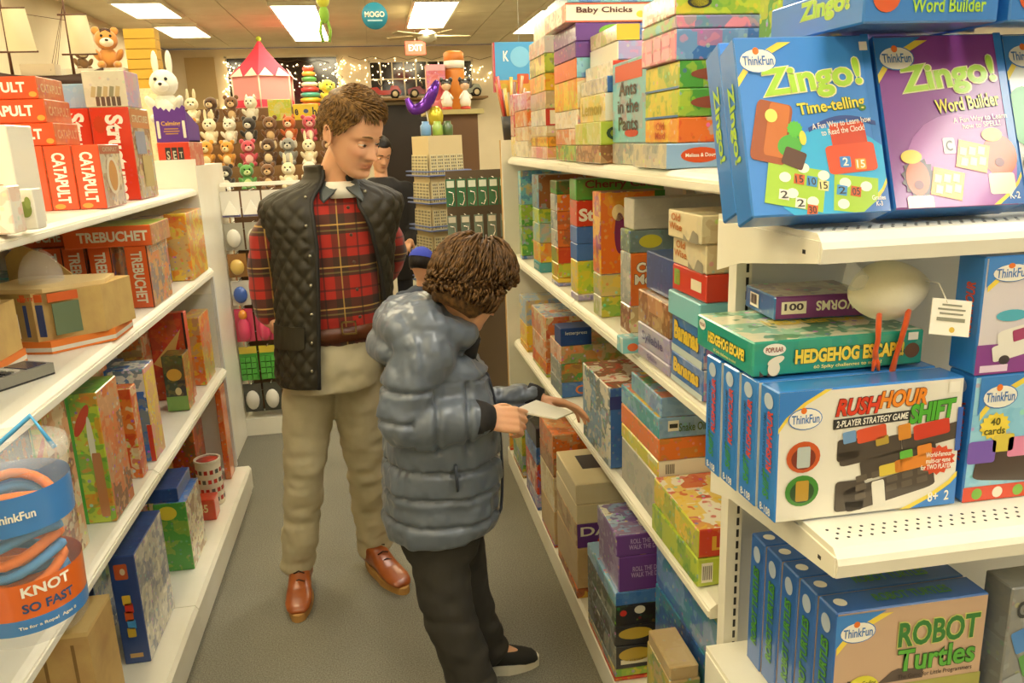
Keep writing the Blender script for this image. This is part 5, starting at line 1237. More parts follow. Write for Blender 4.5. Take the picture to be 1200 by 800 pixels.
MID = [
 (823, .63, [(434, 'blue box with yellow lettering', 'bwn', dict(N='bwi', A='bbw', aa=.1, at=[('Bananas', '#e8c43a', dict(v=.62, w=.8, h=.5, bold=.05, outline='#1c2a5a'))], ad=[('rect', '#c4d2d0', .5, .10, 1, .2)])),
   (386, 'blue box with yellow lettering', 'bwn', dict(N='bwi', A='bbw', aa=.1, at=[('Bananas', '#e8c43a', dict(v=.62, w=.8, h=.5, bold=.05, outline='#1c2a5a'))], ad=[('rect', '#c4d2d0', .5, .10, 1, .2)])),
   (356, 'plain pale teal box', 'aaa', dict(amt=0, xo=-.01)), (322, 'red box with white panel', 'rrr', dict(xo=.0, amt=.1, ad=[('rect', '#e8e0c0', .74, .5, .3, .4), ('round', '#8ab04a', .16, .55, .18, .6), ('rect', '#e8c43a', .18, .5, .08, .4)])),
   (287, 'cream box with sketched old men', 'ccz', dict(xo=.0, A='cce', aa=.2, at=[('Old\nWise', '#c8742a', dict(u=.26, v=.6, w=.4, h=.6))], ad=[('hill', '#9a9480', .72, .3, .44, .6)])),
   (252, 'cream box with sketched old men', 'ccz', dict(xo=-.012, A='cce', aa=.2, at=[('Old\nWise', '#c8742a', dict(u=.26, v=.6, w=.4, h=.6))], ad=[('hill', '#9a9480', .72, .3, .44, .6)]))]),
 (783, .625, [(428, 'lilac word game box', 'vev', dict(A='vee', aa=.3, at=[('Syllable', '#6a5a8a', dict(h=.5))])), (398, 'lilac word game box', 'vev', dict(A='vee', aa=.3, at=[('Syllable', '#6a5a8a', dict(h=.5))])), (357, 'brown picture box', 'mze', dict(A='mzf')), (307, 'indigo box', 'nbn', dict(amt=.1, xo=.02))]),
 (738, .655, [(392, 'beige word game box', 'cez'), (359, 'tan picture box', 'mzw', dict(N='mzc', na=.8)), (297, 'orange box with cat lettering', 'ooy', dict(dx=.15, N='oor', na=.15, A='euw', nt=[('Cat &\nMouse', Wt, dict(u=.42, v=.62, w=.66, h=.42, bold=.04, outline='#3a2a20'))], nd=[('oval', '#e8a83a', .5, .2, .5, .3)])),
   (270, 'grey-green box with yellow tree', 'udl', dict(dx=.16, N='uud', na=.2, nd=[('oval', '#c8c03a', .36, .5, .4, .6)])), (233, 'pale grey carton', 'eew', dict(amt=.1, xo=.01))]),
 (729, .585, [(396, 'aqua box jutting over the edge', 'aaw', dict(dx=.14, dy=.2, N='aar', na=.15, A='aaw', nd=[('oval', '#d8642a', .2, .4, .2, .5)]))]),
 (704, .65, [(348, 'lime box', 'lgy', dict(A='lwe')), (322, 'grey and yellow box', 'eyl'), (225, 'tall orange box with purple figure', 'oyp', dict(dx=.2, N='ooy', na=.3, nd=[('oval', '#7a2a5a', .3, .5, .16, .5), ('rect', '#3f7a34', .92, .5, .16, 1), ('oval', '#f0d8a0', .28, .75, .2, .2)]))]),
 (677, .645, [(345, 'white and lilac box', 'vwe', dict(N='vwn')), (306, 'yellow-green box', 'yle', dict(N='lyg')), (286, 'royal blue box', 'bbn', dict(amt=.05)), (266, 'royal blue box', 'bbn', dict(amt=.05)),
   (235, 'red box with white lettering', 'rrm', dict(N='rrr', na=.05, nt=[('Sta', Wt, dict(u=.21,  v=.45, w=.36, h=.5, bold=.04))], dx=.22)), (210, 'green box with dark red band', 'gmg', dict(amt=.2, dx=.3, nt=[('Cherry Cats', '#7a2a24', dict(w=.8, h=.5, v=.7))]))]),
 (654, .645, [(343, 'lavender box', 'vwb'), (326, 'lemon yellow box', 'yyl', dict(amt=.2)), (309, 'lime yellow box', 'lyo'), (290, 'scarlet box', 'rro', dict(N='rro', na=.2, A='olg')), (270, 'orange figure box', 'oom', dict(N='oom', A='uww')), (248, 'orange figure box', 'oom', dict(N='oom', A='uww')), (228, 'amber box', 'oyo', dict(A='uew')), (212, 'leaf green box', 'gmd')]),
 (633, .645, [(308, 'teal box with white lettering', 'tta', dict(amt=.1, nt=[('NET', Wt, dict(w=.6, h=.6))], at=[('NETWORK', Wt, dict(w=.7, h=.5))])), (285, 'ochre box', 'yzo'), (262, 'silver grey box', 'eal'), (245, 'spring green box', 'lga'), (205, 'brown and blue standing box', 'mab', dict(N='mma', na=.4, A='mab'))]),
 (612, .645, [(300, 'blue picture box', 'bse'), (265, 'green and mauve box', 'glv'), (240, 'moss green box', 'gle'), (200, 'sky blue tall box', 'aby')]),
]
shelf_stacks('R', 'middle shelf', R2+.001, MID, zmax=R1-.045, fill=.34, keep=2)
LOW = [
 (816, .625, [(655, 'lime box with barcode', 'llg', dict(dx=.185, N='lll', na=.05, nd=[('rect', '#f2eedc', .12, .5, .14, .7)]+[('rect', K, .07+.02*i, .5, .009, .5, dict(lift=1.8)) for i in range(6)])), (621, 'red box with fruit print on top', 'ryw', dict(dx=.18, xo=.003, N='rry', na=.1, A='ylg', T='wyr', nt=[('L.', '#e8b43a', dict(u=.3, w=.3, h=.5))]))]),
 (770, .64, [(560, 'red box with white letter', 'ree', dict(dx=.175, N='rrr', na=0, A='eeu', aa=.3, nt=[('S', Wt, dict(u=.12, w=.2, h=.7))])),
   (541, 'white box with barcode', 'wwe', dict(dx=.175, N='www', na=0, A='ylw', nd=[('rect', K, .12+.02*i, .5, .01, .6) for i in range(7)])), (515, 'orange box', 'ooy', dict(dx=.175, N='oog', na=.2, A='oog', aa=.3)),
   (490, 'sky-blue bingo box', 'sbt', dict(dx=.175, N='sbb', na=.2, A='tsb', T='soy', nt=[('Snake Oil', '#4a6a3a', dict(u=.5, w=.4, h=.5))], nd=[('rect', '#e8e4d0', .22, .6, .16, .5), ('rect', K, .22, .6, .12, .2, dict(lift=2))])), (466, 'sky-blue bingo box', 'sbt', dict(dx=.165, xo=.008, dy=.24, N='sbb', na=.2, T='sog', td=[('oval', '#e0862a', .4, .4, .2, .2), ('oval', '#c8d04a', .6, .6, .2, .16), ('rect', '#e8d24a', .3, .88, .4, .1)]))]),
 (714, .625, [(455, 'big royal blue set with crowd picture', 'bbn', dict(dx=.34, N='bbn', na=.15, A='uws', aa=.9, T='mrw', nd=[('rect', '#2a3f86', .5, .82, 1, .16)]))]),
 (658, .64, [(449, 'blue box with orange lettering', 'bsa', dict(N='bbs', na=.2, nt=[('CENTI', '#d8742a', dict(w=.6, h=.6))], A='uue')), (427, 'green and brown box', 'gmo', dict(A='uew')), (406, 'tan box', 'zgo', dict(A='owe')), (385, 'small navy box', 'nnb', dict(dx=.12, dy=.1, amt=.05, nt=[('letterpress', Wt, dict(v=.7, w=.7, h=.25, bold=0))]))]),
 (640, .64, [(450, 'olive patterned box', 'lue'), (425, 'orange art box', 'oyr'), (400, 'peach box', 'fwo'), (372, 'cream and coral box', 'cor', dict(T='swo'))]),
 (618, .64, [(432, 'orange box', 'oyl'), (405, 'marigold box', 'yoo'), (382, 'golden yellow box', 'yyo'), (352, 'sky topped box', 'sye')]),
]
shelf_stacks('R', 'lower shelf', R3+.001, LOW, zmax=R2-.045, fill=.7, keep=3)
FLO = [
 (836, .67, [(792, 'navy puzzle box', 'nbt', dict(dyf=.40)), (735, 'blue puzzle box', 'bsn', dict(dyf=.40, A='bts')), (712, 'dark green banded puzzle box', 'dgn', dict(dyf=.40, A='ngl')), (690, 'blue puzzle box with island picture', 'bnt', dict(dyf=.40, A='nbl')), (668, 'navy puzzle box with stars', 'nnb', dict(dyf=.38, A='ngb', xo=.02))]),
 (783, .585, [(798, 'tan box with green picture', 'zgy', dict(dx=.075, dy=.16, A='zgy', T='zzc')), (782, 'pale wooden box', 'zzc', dict(dx=.07, dy=.15, amt=.1))]),
 (721, .575, [(795, 'red flat box', 'rro', dict(A='row', dx=.2)), (785, 'green edged box', 'gly', dict(A='uye', dx=.2)), (758, 'black box with rice bowl', 'kky', dict(dx=.2, N='kkk', na=0, A='kue', nd=[('oval', '#c8a83a', .3, .6, .5, .6), ('rect', '#e6dcc0', .28, .3, .4, .2)])), (735, 'black box with rice bowl', 'kky', dict(dx=.2, N='kkk', na=0, A='kue', nd=[('oval', '#c8a83a', .3, .6, .5, .6)], nt=[('Rice', Wt, dict(u=.78, w=.3, h=.5))])),
   (711, 'black box with cherries', 'kkg', dict(dx=.2, N='kkd', na=.2, A='kde', nd=[('oval', '#c8352a', .12, .65, .1, .3), ('oval', '#dcd8c8', .36, .75, .16, .4)], nt=[('LO', '#d8352a', dict(u=.78, v=.6, w=.25, h=.6))])), (695, 'bright blue flat box', 'ssb', dict(dx=.24, N='bbs', na=.1, A='stb', T='sss', nt=[('B.Sharp', '#c8742a', dict(u=.7, w=.5, h=.5))])),
   (653, 'purple dice box', 'ppy', dict(dx=.24, xo=.01, N='ppp', na=0, A='pvp', dy=.2, nt=[('dog\ndice', '#e0c43a', dict(u=.78, v=.5, w=.25, h=.8, bold=.03)), ('ROLL THE DICE\nWALK THE DOG', '#b8a0d0', dict(u=.35, v=.55, w=.4, h=.5))])), (628, 'purple dice box with pale lid', 'ppy', dict(dx=.24, xo=.005, dy=.2, N='ppp', na=0, A='pvp', T='wsp', nt=[('dog\ndice', '#e0c43a', dict(u=.78, v=.5, w=.25, h=.8, bold=.03)), ('ROLL THE DICE\nWALK THE DOG', '#b8a0d0', dict(u=.35, v=.55, w=.4, h=.5))]))]),
 (677, .575, [(690, 'orange spotted box', 'oky', dict(A='oky')), (643, 'brown carton', 'zzm', dict(amt=.1)), (615, 'violet box with white lettering', 'ppk', dict(N='ppp', na=0, A='zzm', nt=[('DANCE', Wt, dict(v=.7, w=.9, h=.4)), ('OFF', '#d8541c', dict(v=.25, w=.6, h=.4))])), (592, 'cream carton', 'ccw', dict(amt=.05)), (568, 'cream carton with dark square', 'ccw', dict(amt=.05, td=[('rect', '#4a4a4c', .45, .6, .5, .4)]))]),
 (650, .575, [(640, 'red and blue box', 'rbo'), (600, 'tan box', 'zzc', dict(amt=.15)), (560, 'beige box', 'czw'), (538, 'brown box', 'mzo', dict(amt=.3)), (510, 'amber brown box with blue square', 'ozm', dict(td=[('rect', '#2a3f66', .5, .6, .3, .3)]))]),
 (630, .575, [(605, 'blue and red box', 'bpr'), (580, 'lilac box', 'vwb'), (545, 'rust box', 'rkw', dict(N='rrb')), (525, 'blue box', 'bns'), (502, 'dark plum box with cream lettering', 'kkp', dict(amt=.1, nt=[('DANCE', '#d8cca0', dict(w=.8, h=.4))]))]),
 (613, .575, [(580, 'red box', 'ryk'), (558, 'black and white box', 'kwr'), (535, 'green and lilac box', 'gvy'), (505, 'yellow-green box', 'lyg')]),
 (598, .575, [(545, 'coral box', 'rfo'), (510, 'orange box', 'oyw')]),
]
shelf_stacks('R', 'bottom shelf', R4+.001, FLO, zmax=R3-.045, fill=.75, keep=4)
# tall white carton with green windows deep on the lower shelf
d = (.24, .40, .235)
o = carton('game_box', d, (.935, 1.46+.2, R3+.001), cols('wwe'), 'tall white carton with green windows behind the red fruit box, lower shelf', 'game box', amt=.05)
deco(o, d, 'M', 'rect', '#6a9a4a', .25, .75, .3, .28); deco(o, d, 'M', 'rect', '#8ab46a', .62, .55, .3, .28); deco(o, d, 'M', 'rect', '#9aa0a0', .9, .6, .1, .14)
# upper shelf, behind the end display: green-framed boxes and a violet one
for (x0, x1, z1, cl, lb) in ((.745, .86, 1.93, 'gla', 'green-framed leafy picture box above the crocodile boxes'), (.865, .99, 1.93, 'gyd', 'green picture box with a yellow strip, behind the flat blue boxes')):
    d = (x1-x0, .09, z1-1.78); o = carton('game_box', d, ((x0+x1)/2, 1.475, 1.782), cols(cl), lb, 'game box', amt=.8); deco(o, d, 'N', 'rect', '#c8d23a', .5, .12, .9, .16)
d = (.27, .10, .235); o = carton('game_box', d, (.86, 1.475, R1+.001), cols('pvy'), 'violet box with yellow lettering under the green picture boxes', 'game box', amt=.2); lettering(o, d, 'N', 'Make', '#e8c43a', .3, .8, .4, .2, bold=.03)
# ================================================================ goods on the shelving behind the man
def near_box(name, z, XR, pr, pl, pt, dy, cl, label, cat='toy box', zmax=9, amt=.5, faces=None, Y=None, group=None, dz=None, rz=0.0):
    """box whose near face spans pixel columns pl..pr at its base, right edge at X = XR; returns object, dimensions, near Y"""
    if Y is None: Y = y_for_px(XR, z, pr)
    elif XR is None:
        a, b = -3.0, 3.0
        for _ in range(40):
            mid = (a+b)/2
            if proj((mid, Y, z))[0] > pr: b = mid
            else: a = mid
        XR = a
    py = proj((XR, Y, z))[1]; XL = ony(pl, py, Y)[0]
    if dz is None: dz = min(z_for_py(XR, Y, pt), zmax)-z
    d = (max(.02, XR-XL-.002), dy, dz)
    f = {k: cols(v[0])+(v[1],) for k, v in (faces or {}).items()}
    o = carton(name, d, ((XR+XL)/2, Y+dy/2, z), cols(cl), label, cat, amt=amt, faces=f, group=group, rz=rz)
    return o, d, Y, XR, XL
z1 = L1+.001
KIT = '#d8491a'
# three upright orange kit boxes, three lying across them
Yc = y_for_px(-.79, z1, 126); xr = -.79
for i in range(3):
    xa = xr - i*.076; d = (.074, .20, z_for_py(-.79, Yc, 169)-z1)
    o = carton('kit_box', d, (xa-.037, Yc+.10, z1), cols('rro'), 'orange kit box standing upright with white spine lettering, '+('outermost', 'middle', 'innermost')[i]+' of three', 'toy box', amt=0, faces={'N': (KIT, KIT, KIT, 0), 'P': cols('cme')+(.6,), 'M': cols('cme')+(.6,), 'T': (KIT, KIT, KIT, 0)}, group='upright orange kit boxes under the lying ones')
    lettering(o, d, 'N', 'CATAPULT', Wt, .5, .5, .52, .78, rot=-90, bold=.035, lift=1.4); deco(o, d, 'N', 'oval', '#e89a3a', .3, .06, .4, .08)
    deco(o, d, 'P', 'rect', '#b8542a', .5, .92, .96, .14, name='printed_band'); lettering(o, d, 'P', 'CATAPULT', '#c8b89a', .5, .92, .8, .07, lift=1.8, bold=.02); deco(o, d, 'P', 'oval', '#e4dcc0', .5, .5, .6, .6); deco(o, d, 'P', 'oval', '#c88a3a', .5, .5, .4, .5, lift=1.6)
zz = z1+d[2]+.001
for i, (pt, pr, lb) in enumerate(((143, 63, 'lowest of three orange kit boxes lying flat, white lettering'), (115, 57, 'middle of three orange kit boxes lying flat, white lettering'), (88, 52, 'topmost of three orange kit boxes lying flat, white lettering'))):
    XR = ony(pr, 150, Yc+.01)[0]; h = z_for_py(XR, Yc, pt)-zz-.001; d = (.30, .20, h)
    o = carton('kit_box', d, (XR-.15, Yc+.11, zz), cols('rro'), lb, 'toy box', amt=0, faces={'N': (KIT, KIT, KIT, 0), 'P': ('#c8602e', '#b8542a', '#d88a4a', .3), 'T': cols('ocm')+(.6,)})
    lettering(o, d, 'N', 'CATAPULT', Wt, .60, .52, .58, .46, bold=.035, lift=1.4); deco(o, d, 'N', 'oval', '#e89a3a', .95, .2, .07, .24); lettering(o, d, 'P', 'CATAPULT', '#d8b48a', .5, .5, .8, .4, bold=.02, lift=1.4)
    zz += h+.001
# tall kit boxes with vertical title
o, d, Ys_, XR, XL = near_box('kit_box', z1, -.80, 166, 120, 125, .24, 'rro', 'tall orange kit box with big vertical lettering and a bridge picture', amt=0, faces={'N': ('rrr', .05), 'P': ('mze', .8), 'T': ('cce', .2)})
lettering(o, d, 'N', 'Structures', Wt, .60, .46, .46, .92, rot=-90, bold=.04, lift=1.4); deco(o, d, 'N', 'burst', '#b8401c', .22, .82, .34, .2); deco(o, d, 'P', 'rect', '#c8742e', .5, .88, .94, .2); lettering(o, d, 'P', 'STRUCTURES', '#e0d2b0', .5, .88, .8, .08, bold=.02, lift=1.8)
deco(o, d, 'P', 'rect', '#7a8aa8', .4, .62, .5, .25, lift=1.2); deco(o, d, 'P', 'rect', '#b09a5a', .6, .3, .5, .35, lift=1.4)
zs = z1+d[2]; DS = d
d2 = (.11, .24, DS[2]); o = carton('kit_box', d2, (XL-.062, Ys_+.14, z1), cols('rro'), 'orange kit box with vertical lettering, half hidden behind the bridge-picture box', 'toy box', amt=0); lettering(o, d2, 'N', 'Structures', Wt, .6, .5, .5, .9, rot=-90, bold=.04, lift=1.4)
o, d, *_ = near_box('toy_box', zs+.001, XR-.005, 0, 0, 0, .16, 'eew', 'pale grey toy box with a printed row of figures, on the bridge-picture kit', amt=.1, Y=Ys_+.005, dz=z_for_py(XR, Ys_, 82)-zs) if False else (None, None)
hh = z_for_py(XR, Ys_, 82)-zs; d = (XR-XL+.01, .16, hh); o = carton('toy_box', d, ((XR+XL)/2-.004, Ys_+.09, zs+.001), cols('eew'), 'pale grey toy box with a printed row of dark figures, on the bridge-picture kit', 'toy box', amt=.1, faces={'N': ('#cfcdb4', '#c4c2a8', '#dcd8c0', .3), 'P': cols('vie')+(.5,)})
for i in range(5): deco(o, d, 'N', 'round', '#5a4a3c', .30+.12*i, .16, .09, .26, name='printed_figure'); deco(o, d, 'N', 'rect', ('#b8a878', '#8a8a6a')[i % 2], .22+.14*i, .42, .1, .3, rot=-12, name='printed_letter')
hh2 = z_for_py(XL, Ys_, 97)-zs; d = (.10, .15, hh2); carton('toy_box', d, (XL-.065, Ys_+.12, zs+.001), cols('sew'), 'small pale blue carton between the kit boxes and the grey toy box', 'toy box', amt=.1)
# white picture boxes at the near end
o, d, *_ = near_box('toy_box', z1, None, 29, -60, 146, .14, 'wwe', 'tall white toy box with a photo of a brown figure beside the upright kits', amt=0, Y=2.02); deco(o, d, 'N', 'oval', '#8a5a3a', .80, .22, .2, .3); deco(o, d, 'N', 'oval', '#b8845a', .80, .36, .14, .14, lift=1.6)
o, d, *_ = near_box('toy_box', z1, None, 46, 20, 221, .05, 'wwe', 'small white box with a green dinosaur picture', amt=0, faces={'M': ('pnp', .1)}, Y=1.93); deco(o, d, 'N', 'oval', '#7a8a3a', .55, .5, .6, .4); deco(o, d, 'N', 'oval', '#8a9a4a', .7, .66, .3, .3, lift=1.5); deco(o, d, 'N', 'rect', '#5a4a8a', .06, .5, .13, 1)
o, d, *_ = near_box('toy_box', z1, None, 19, -40, 218, .06, 'wow', 'white toy box with an orange corner next to the dinosaur box', amt=.3, Y=1.84)

# ---- second shelf
z2 = L2+.001
TK = '#d4561c'
Yt = y_for_px(-.765, z2, 182)
tops = z_for_py(-.765, Yt, 288)
for i, x in enumerate((-.765, -.885, -.975, -1.05)):
    d = (.072, .25, tops-z2); yo = (0, .02, .05, .06)[i]
    o = carton('kit_box', d, (x-.036, Yt+yo+.125, z2), cols('ook'), 'deep orange siege-engine kit standing upright, '+('outermost', 'second', 'third', 'innermost')[i]+' of four', 'toy box', amt=0, faces={'N': (TK, TK, TK, 0), 'P': ('#d87a2a', '#6a6a7a', '#c89a5a', .8)}, group='upright siege-engine kits on the second shelf')
    lettering(o, d, 'N', 'TREBUCHET', '#dcd4b8', .5, .5, .5, .84, rot=-90, bold=.03, lift=1.4); deco(o, d, 'N', 'rect', '#2a2018', .97, .5, .05, 1)
    lettering(o, d, 'P', 'TREBUCHET', '#c8bca0', .5, .9, .8, .08, bold=.02, lift=1.6)
XR = -.745; zt = tops+.001; hh = z_for_py(XR, Yt, 263)-zt
for i, (xo, yo, lb) in enumerate(((0, 0, 'siege-engine kit box lying flat across the upright ones, large pale lettering'), (.285, .09, 'second siege-engine kit box lying flat, mostly hidden, beside the first'))):
    d = (.275 if i == 0 else .215, .25, hh); o = carton('kit_box', d, (XR-d[0]/2-xo, Yt+.125+yo, zt), cols('ook'), lb, 'toy box', amt=0, faces={'N': (TK, TK, TK, 0), 'P': ('#b8642a', '#8a5a3a', '#c8944a', .5), 'T': cols('lyg')+(.3,)})
    lettering(o, d, 'N', 'TREBUCHET', '#dcd4b8', .56, .5, .8, .5, bold=.035, lift=1.4)
for i, (x, cl, lb) in enumerate(((-.87, 'boc', 'blue and orange carton by the lying siege-engine kit'), (-.775, 'yoz', 'yellow printed carton against the end panel of the second shelf'))):
    d = (.085, .20+.1*i, .27-.0*i); carton('toy_box', d, (x, 3.24, z2) if i == 0 else (x-.02, 3.52, z2), cols(cl), lb, 'toy box', amt=.7)
for i in range(3):
    d = (.13, .2, .15); carton('toy_box', d, (-1.17+.0*i, 2.30+.22*i, z2), cols('tas'), 'teal carton at the back of the second shelf, %s from the end panel' % ('third', 'second', 'first')[i], 'toy box', amt=.6, group='teal cartons at the back of the second shelf')
# cardboard play truck in an open display tray
def play_truck(x, y, lab, k=1.0):
    t = thing('cardboard_truck', lab, 'toy', (x, y, z2))
    kb = mat('kraft_board', '#c6a662', .8, var=(20, '#b8965a')); cl = mat('clear_wrap', (1, 1, 1), .08, alpha=.22)
    P = [(-.17, -.10), (.02, -.14), (.14, -.02), (.14, .14), (-.17, .14)]
    m = MB(); m.prism([(a*1.03, b*1.03) for a, b in P], 'z', 0, .022, mat('orange_tray_print', '#e07a2a', .5)); tr = m.build('tray', t)
    m = MB(); m.prism([(a*1.035, b*1.035) for a, b in P], 'z', .004, .011, mat('white_lettered_strip', '#d8d2c0', .5)); m.build('lettered_strip', tr)
    m = MB(); m.prism(P, 'z', .022, .105, kb); b = m.build('truck_body', t)
    m = MB(); m.prism([(a*.98, c*.98) for a, c in P[:3]+[(.13, .10), (-.12, .13)]], 'z', .105, .112, mat('pale_board', '#d8bc82', .8)); m.build('roof', t)
    m = MB(); m.prism([(-.17, .022), (-.17, .150), (-.13, .172), (-.06, .150), (.0, .112), (.0, .022)], 'y', .135, .142, kb); m.build('back_panel', t)
    # window, signs
    def plate(p0, p1, z0, zz1, c, name, out=.003):
        a, bb = Vector((p0[0], p0[1], 0)), Vector((p1[0], p1[1], 0)); n = (bb-a).cross(Vector((0, 0, 1))).normalized()*out
        q = MB(); q.add([a+n+Vector((0, 0, z0)), bb+n+Vector((0, 0, z0)), bb+n+Vector((0, 0, zz1)), a+n+Vector((0, 0, zz1)), a+Vector((0, 0, z0)), bb+Vector((0, 0, z0)), bb+Vector((0, 0, zz1)), a+Vector((0, 0, zz1))], [(0, 1, 2, 3), (4, 7, 6, 5), (0, 4, 5, 1), (1, 5, 6, 2), (2, 6, 7, 3), (3, 7, 4, 0)], ink(c)); q.build(name, t)
    A_, B_, C_, D_ = [Vector((p[0], p[1], 0)) for p in P[:4]]
    f = lambda u: tuple(A_.lerp(B_, u)[:2]); g = lambda u: tuple(B_.lerp(C_, u)[:2])
    plate(f(.70), f(.97), .03, .085, '#3a4a7a', 'blue_window'); plate(f(.45), f(.60), .028, .07, '#f0ece0', 'printed_cup'); plate(f(.47), f(.58), .03, .05, '#d0402a', 'printed_drink', .004); plate(f(.68), f(.98), .090, .103, '#d8642a', 'sign_strip'); plate(f(.10), f(.36), .03, .045, '#d8642a', 'sign_strip')
    plate(g(.1), g(.8), .03, .085, '#6a7a5a', 'printed_panel'); plate(g(.05), g(.95), .088, .103, '#d8642a', 'sign_strip')
    m = MB(); m.ball((-.03, .0, .115), (.055, .06, .055), cl, 16, 10); m.build('clear_dome', t)
    m = MB()
    pts = [(-.115, -.118, .03), (-.10, -.121, .05), (-.105, -.120, .075), (-.125, -.117, .082)]; m.tube(pts, .0025, mat('black_print', '#3a3028', .6), n=5); m.build('printed_arrow', t)
    for c_ in t.children: c_.scale = (1, 1, 1.55); c_.location.z *= 1.55
    return t
t = play_truck(-.895, 2.36, 'cardboard drive-through play truck in an orange tray with blue window')
lettering(t, (.19, .001, .013), 'N', 'EXIT', '#c8481c', .5, .5, .5, .7, name='sign_lettering').location = (-.02, -.145, .0965*1.55)
q = t.children[-1]; q.rotation_euler[2] += math.atan2(-.04, .19)
play_truck(-1.06, 2.02, 'second cardboard play truck, further in beside the flat gadget')
# flat gadget with keys
g_ = thing('toy_calculator', 'grey flat gadget with rows of small keys, lying on the second shelf', 'gadget', (-.885, 1.93, z2), math.radians(-28))
m = MB(); m.box((-.045, -.11, .004), (.045, .11, .028), mat('grey_plastic', '#8d8a7c', .4)); gb = m.build('case', g_)
for i in range(3):
    for j in range(6): m = MB(); m.box((-.034+.024*i, -.095+.022*j, .028), (-.016+.024*i, -.080+.022*j, .032), mat('key_plastic', '#3a3a3c' if j < 5 else '#c8c4b4', .5) if j < 5 else mat('key_pale', '#c8c4b4', .5)); m.build('key', g_)
m = MB(); m.box((-.035, .045, .028), (.035, .098, .030), mat('gadget_screen', '#4a4658', .2)); m.build('screen', g_)
m = MB(); m.box((-.045, -.11, 0), (.045, .11, .004), M_DARK); m.build('foot', g_)

# ---- third shelf
z3 = L3+.001
o, d, *_ = near_box('toy_box', z3, -.80, 103, 66, 474, .15, 'glo', 'green-edged craft kit box with a red tower picture', amt=.2, Y=1.90, faces={'N': ('lgo', .6), 'P': ('mfc', .8)}, zmax=L2-.05)
deco(o, d, 'N', 'oval', '#c8452a', .45, .72, .4, .3, rot=-20); deco(o, d, 'N', 'round', '#b87a4a', .6, .35, .3, .7, lift=1.4); deco(o, d, 'N', 'rect', '#3f9a3a', .06, .5, .12, 1, lift=1.6)
o, d, *_ = near_box('toy_box', z3, -.765, 150, 100, 460, .17, 'glo', 'bright green craft kit box with wooden sticks printed on it', amt=.2, Y=2.16, faces={'N': ('lgo', .6), 'P': ('mfo', .8)}, zmax=L2-.05)
deco(o, d, 'N', 'oval', '#c8452a', .42, .8, .3, .26, rot=-25); deco(o, d, 'N', 'oval', '#dcd8c0', .62, .62, .2, .42, lift=1.4); deco(o, d, 'N', 'round', '#b87a4a', .7, .3, .3, .5, lift=1.6); deco(o, d, 'N', 'rect', '#4aa83a', .06, .5, .12, 1, lift=1.8)
o, d, *_ = near_box('toy_box', z3, -.775, 176, 138, 455, .06, 'orc', 'narrow orange puzzle carton next to the stick kit', amt=.7, Y=2.46, zmax=L2-.05)
o, d, *_ = near_box('toy_box', z3, -.77, 186, 137, 432, .12, 'buw', 'blue and silver marble-run box with a red corner', amt=.8, Y=2.60, faces={'P': ('yfi', .7)}, zmax=L2-.05); deco(o, d, 'N', 'rect', '#c83a20', .94, .2, .12, .4)
o, d, *_ = near_box('toy_box', z3, -.775, 222, 197, 416, .10, 'kyg', 'small black and green box with a gold badge', amt=.1, Y=3.12, faces={'P': ('oml', .6)}); deco(o, d, 'N', 'oval', '#d8a83a', .5, .66, .7, .22); deco(o, d, 'N', 'rect', '#7aa84a', .5, .14, 1, .26); deco(o, d, 'N', 'oval', '#d8c88a', .6, .36, .3, .14)
o, d, *_ = near_box('toy_box', z3, -.79, 230, 185, 366, .05, 'rom', 'rust red picture box with a dark frame behind the gold-badge box', amt=.3, Y=3.28, zmax=L2-.05); deco(o, d, 'N', 'rect', '#2a1c14', .97, .5, .06, 1); deco(o, d, 'N', 'tri', '#e0b45a', .55, .6, .5, .5, rot=-30)
o, d, *_ = near_box('toy_box', z3, -.775, 246, 222, 372, .20, 'ozy', 'amber picture box beside the clear end pane', amt=.7, Y=3.46, zmax=L2-.05)
for i, (cl, lb) in enumerate((('lgd', 'moss green carton at the back of the third shelf'), ('brn', 'blue and red carton at the back of the third shelf'), ('mzo', 'brown carton at the back of the third shelf'), ('kbe', 'dark carton at the back of the third shelf'))):
    d = (.16, .24, .26-.02*i); carton('toy_box', d, (-1.13, 2.0+.36*i, z3), cols(cl), lb, 'toy box', amt=.6)
m = MB(); m.box((-1.20, 3.735, L3+.004), (-.765, 3.739, L2-.12), mat('clear_pane', (.9, .95, .9), .05, alpha=.18)); tag(m.build('divider_pane'), 'clear plastic divider pane closing the end of the third shelf', 'divider')

# ---- bottom shelf
z4 = L4+.001
wd = mat('plain_wood', '#c9a766', .6, var=(12, '#b8935a'))
o, d, *_ = near_box('toy_box', z4, -.765, 180, 146, 650, .30, 'nbn', 'tall royal blue toy box with a row of printed blocks down its side', amt=0, Y=2.24, faces={'N': ('nbn', .0), 'P': ('enw', .5), 'T': ('nbb', .1)}, zmax=L3-.06)
deco(o, d, 'N', 'round', '#b8542a', .42, .86, .5, .14); deco(o, d, 'N', 'oval', '#dcc8a0', .48, .86, .2, .06, lift=1.6)
for i, c in enumerate(('#d8b43a', '#c83a2a', '#c85a2a', '#3f8ac8', '#c8a83a')): deco(o, d, 'N', 'round', c, .46+.05*(i % 2), .60-.075*i, .32, .09, lift=1.5, name='printed_block')
deco(o, d, 'N', 'rect', '#c8a060', .5, .08, .5, .04, rot=0)
o, d, *_ = near_box('toy_box', z4, -.75, 226, 190, 588, .22, 'gly', 'green and yellow animal picture box', amt=.3, Y=2.78, faces={'N': ('ggy', .2), 'P': ('cme', .8), 'T': ('byn', .2)}, zmax=L3-.06); deco(o, d, 'N', 'oval', '#e0cc3a', .4, .86, .6, .2)
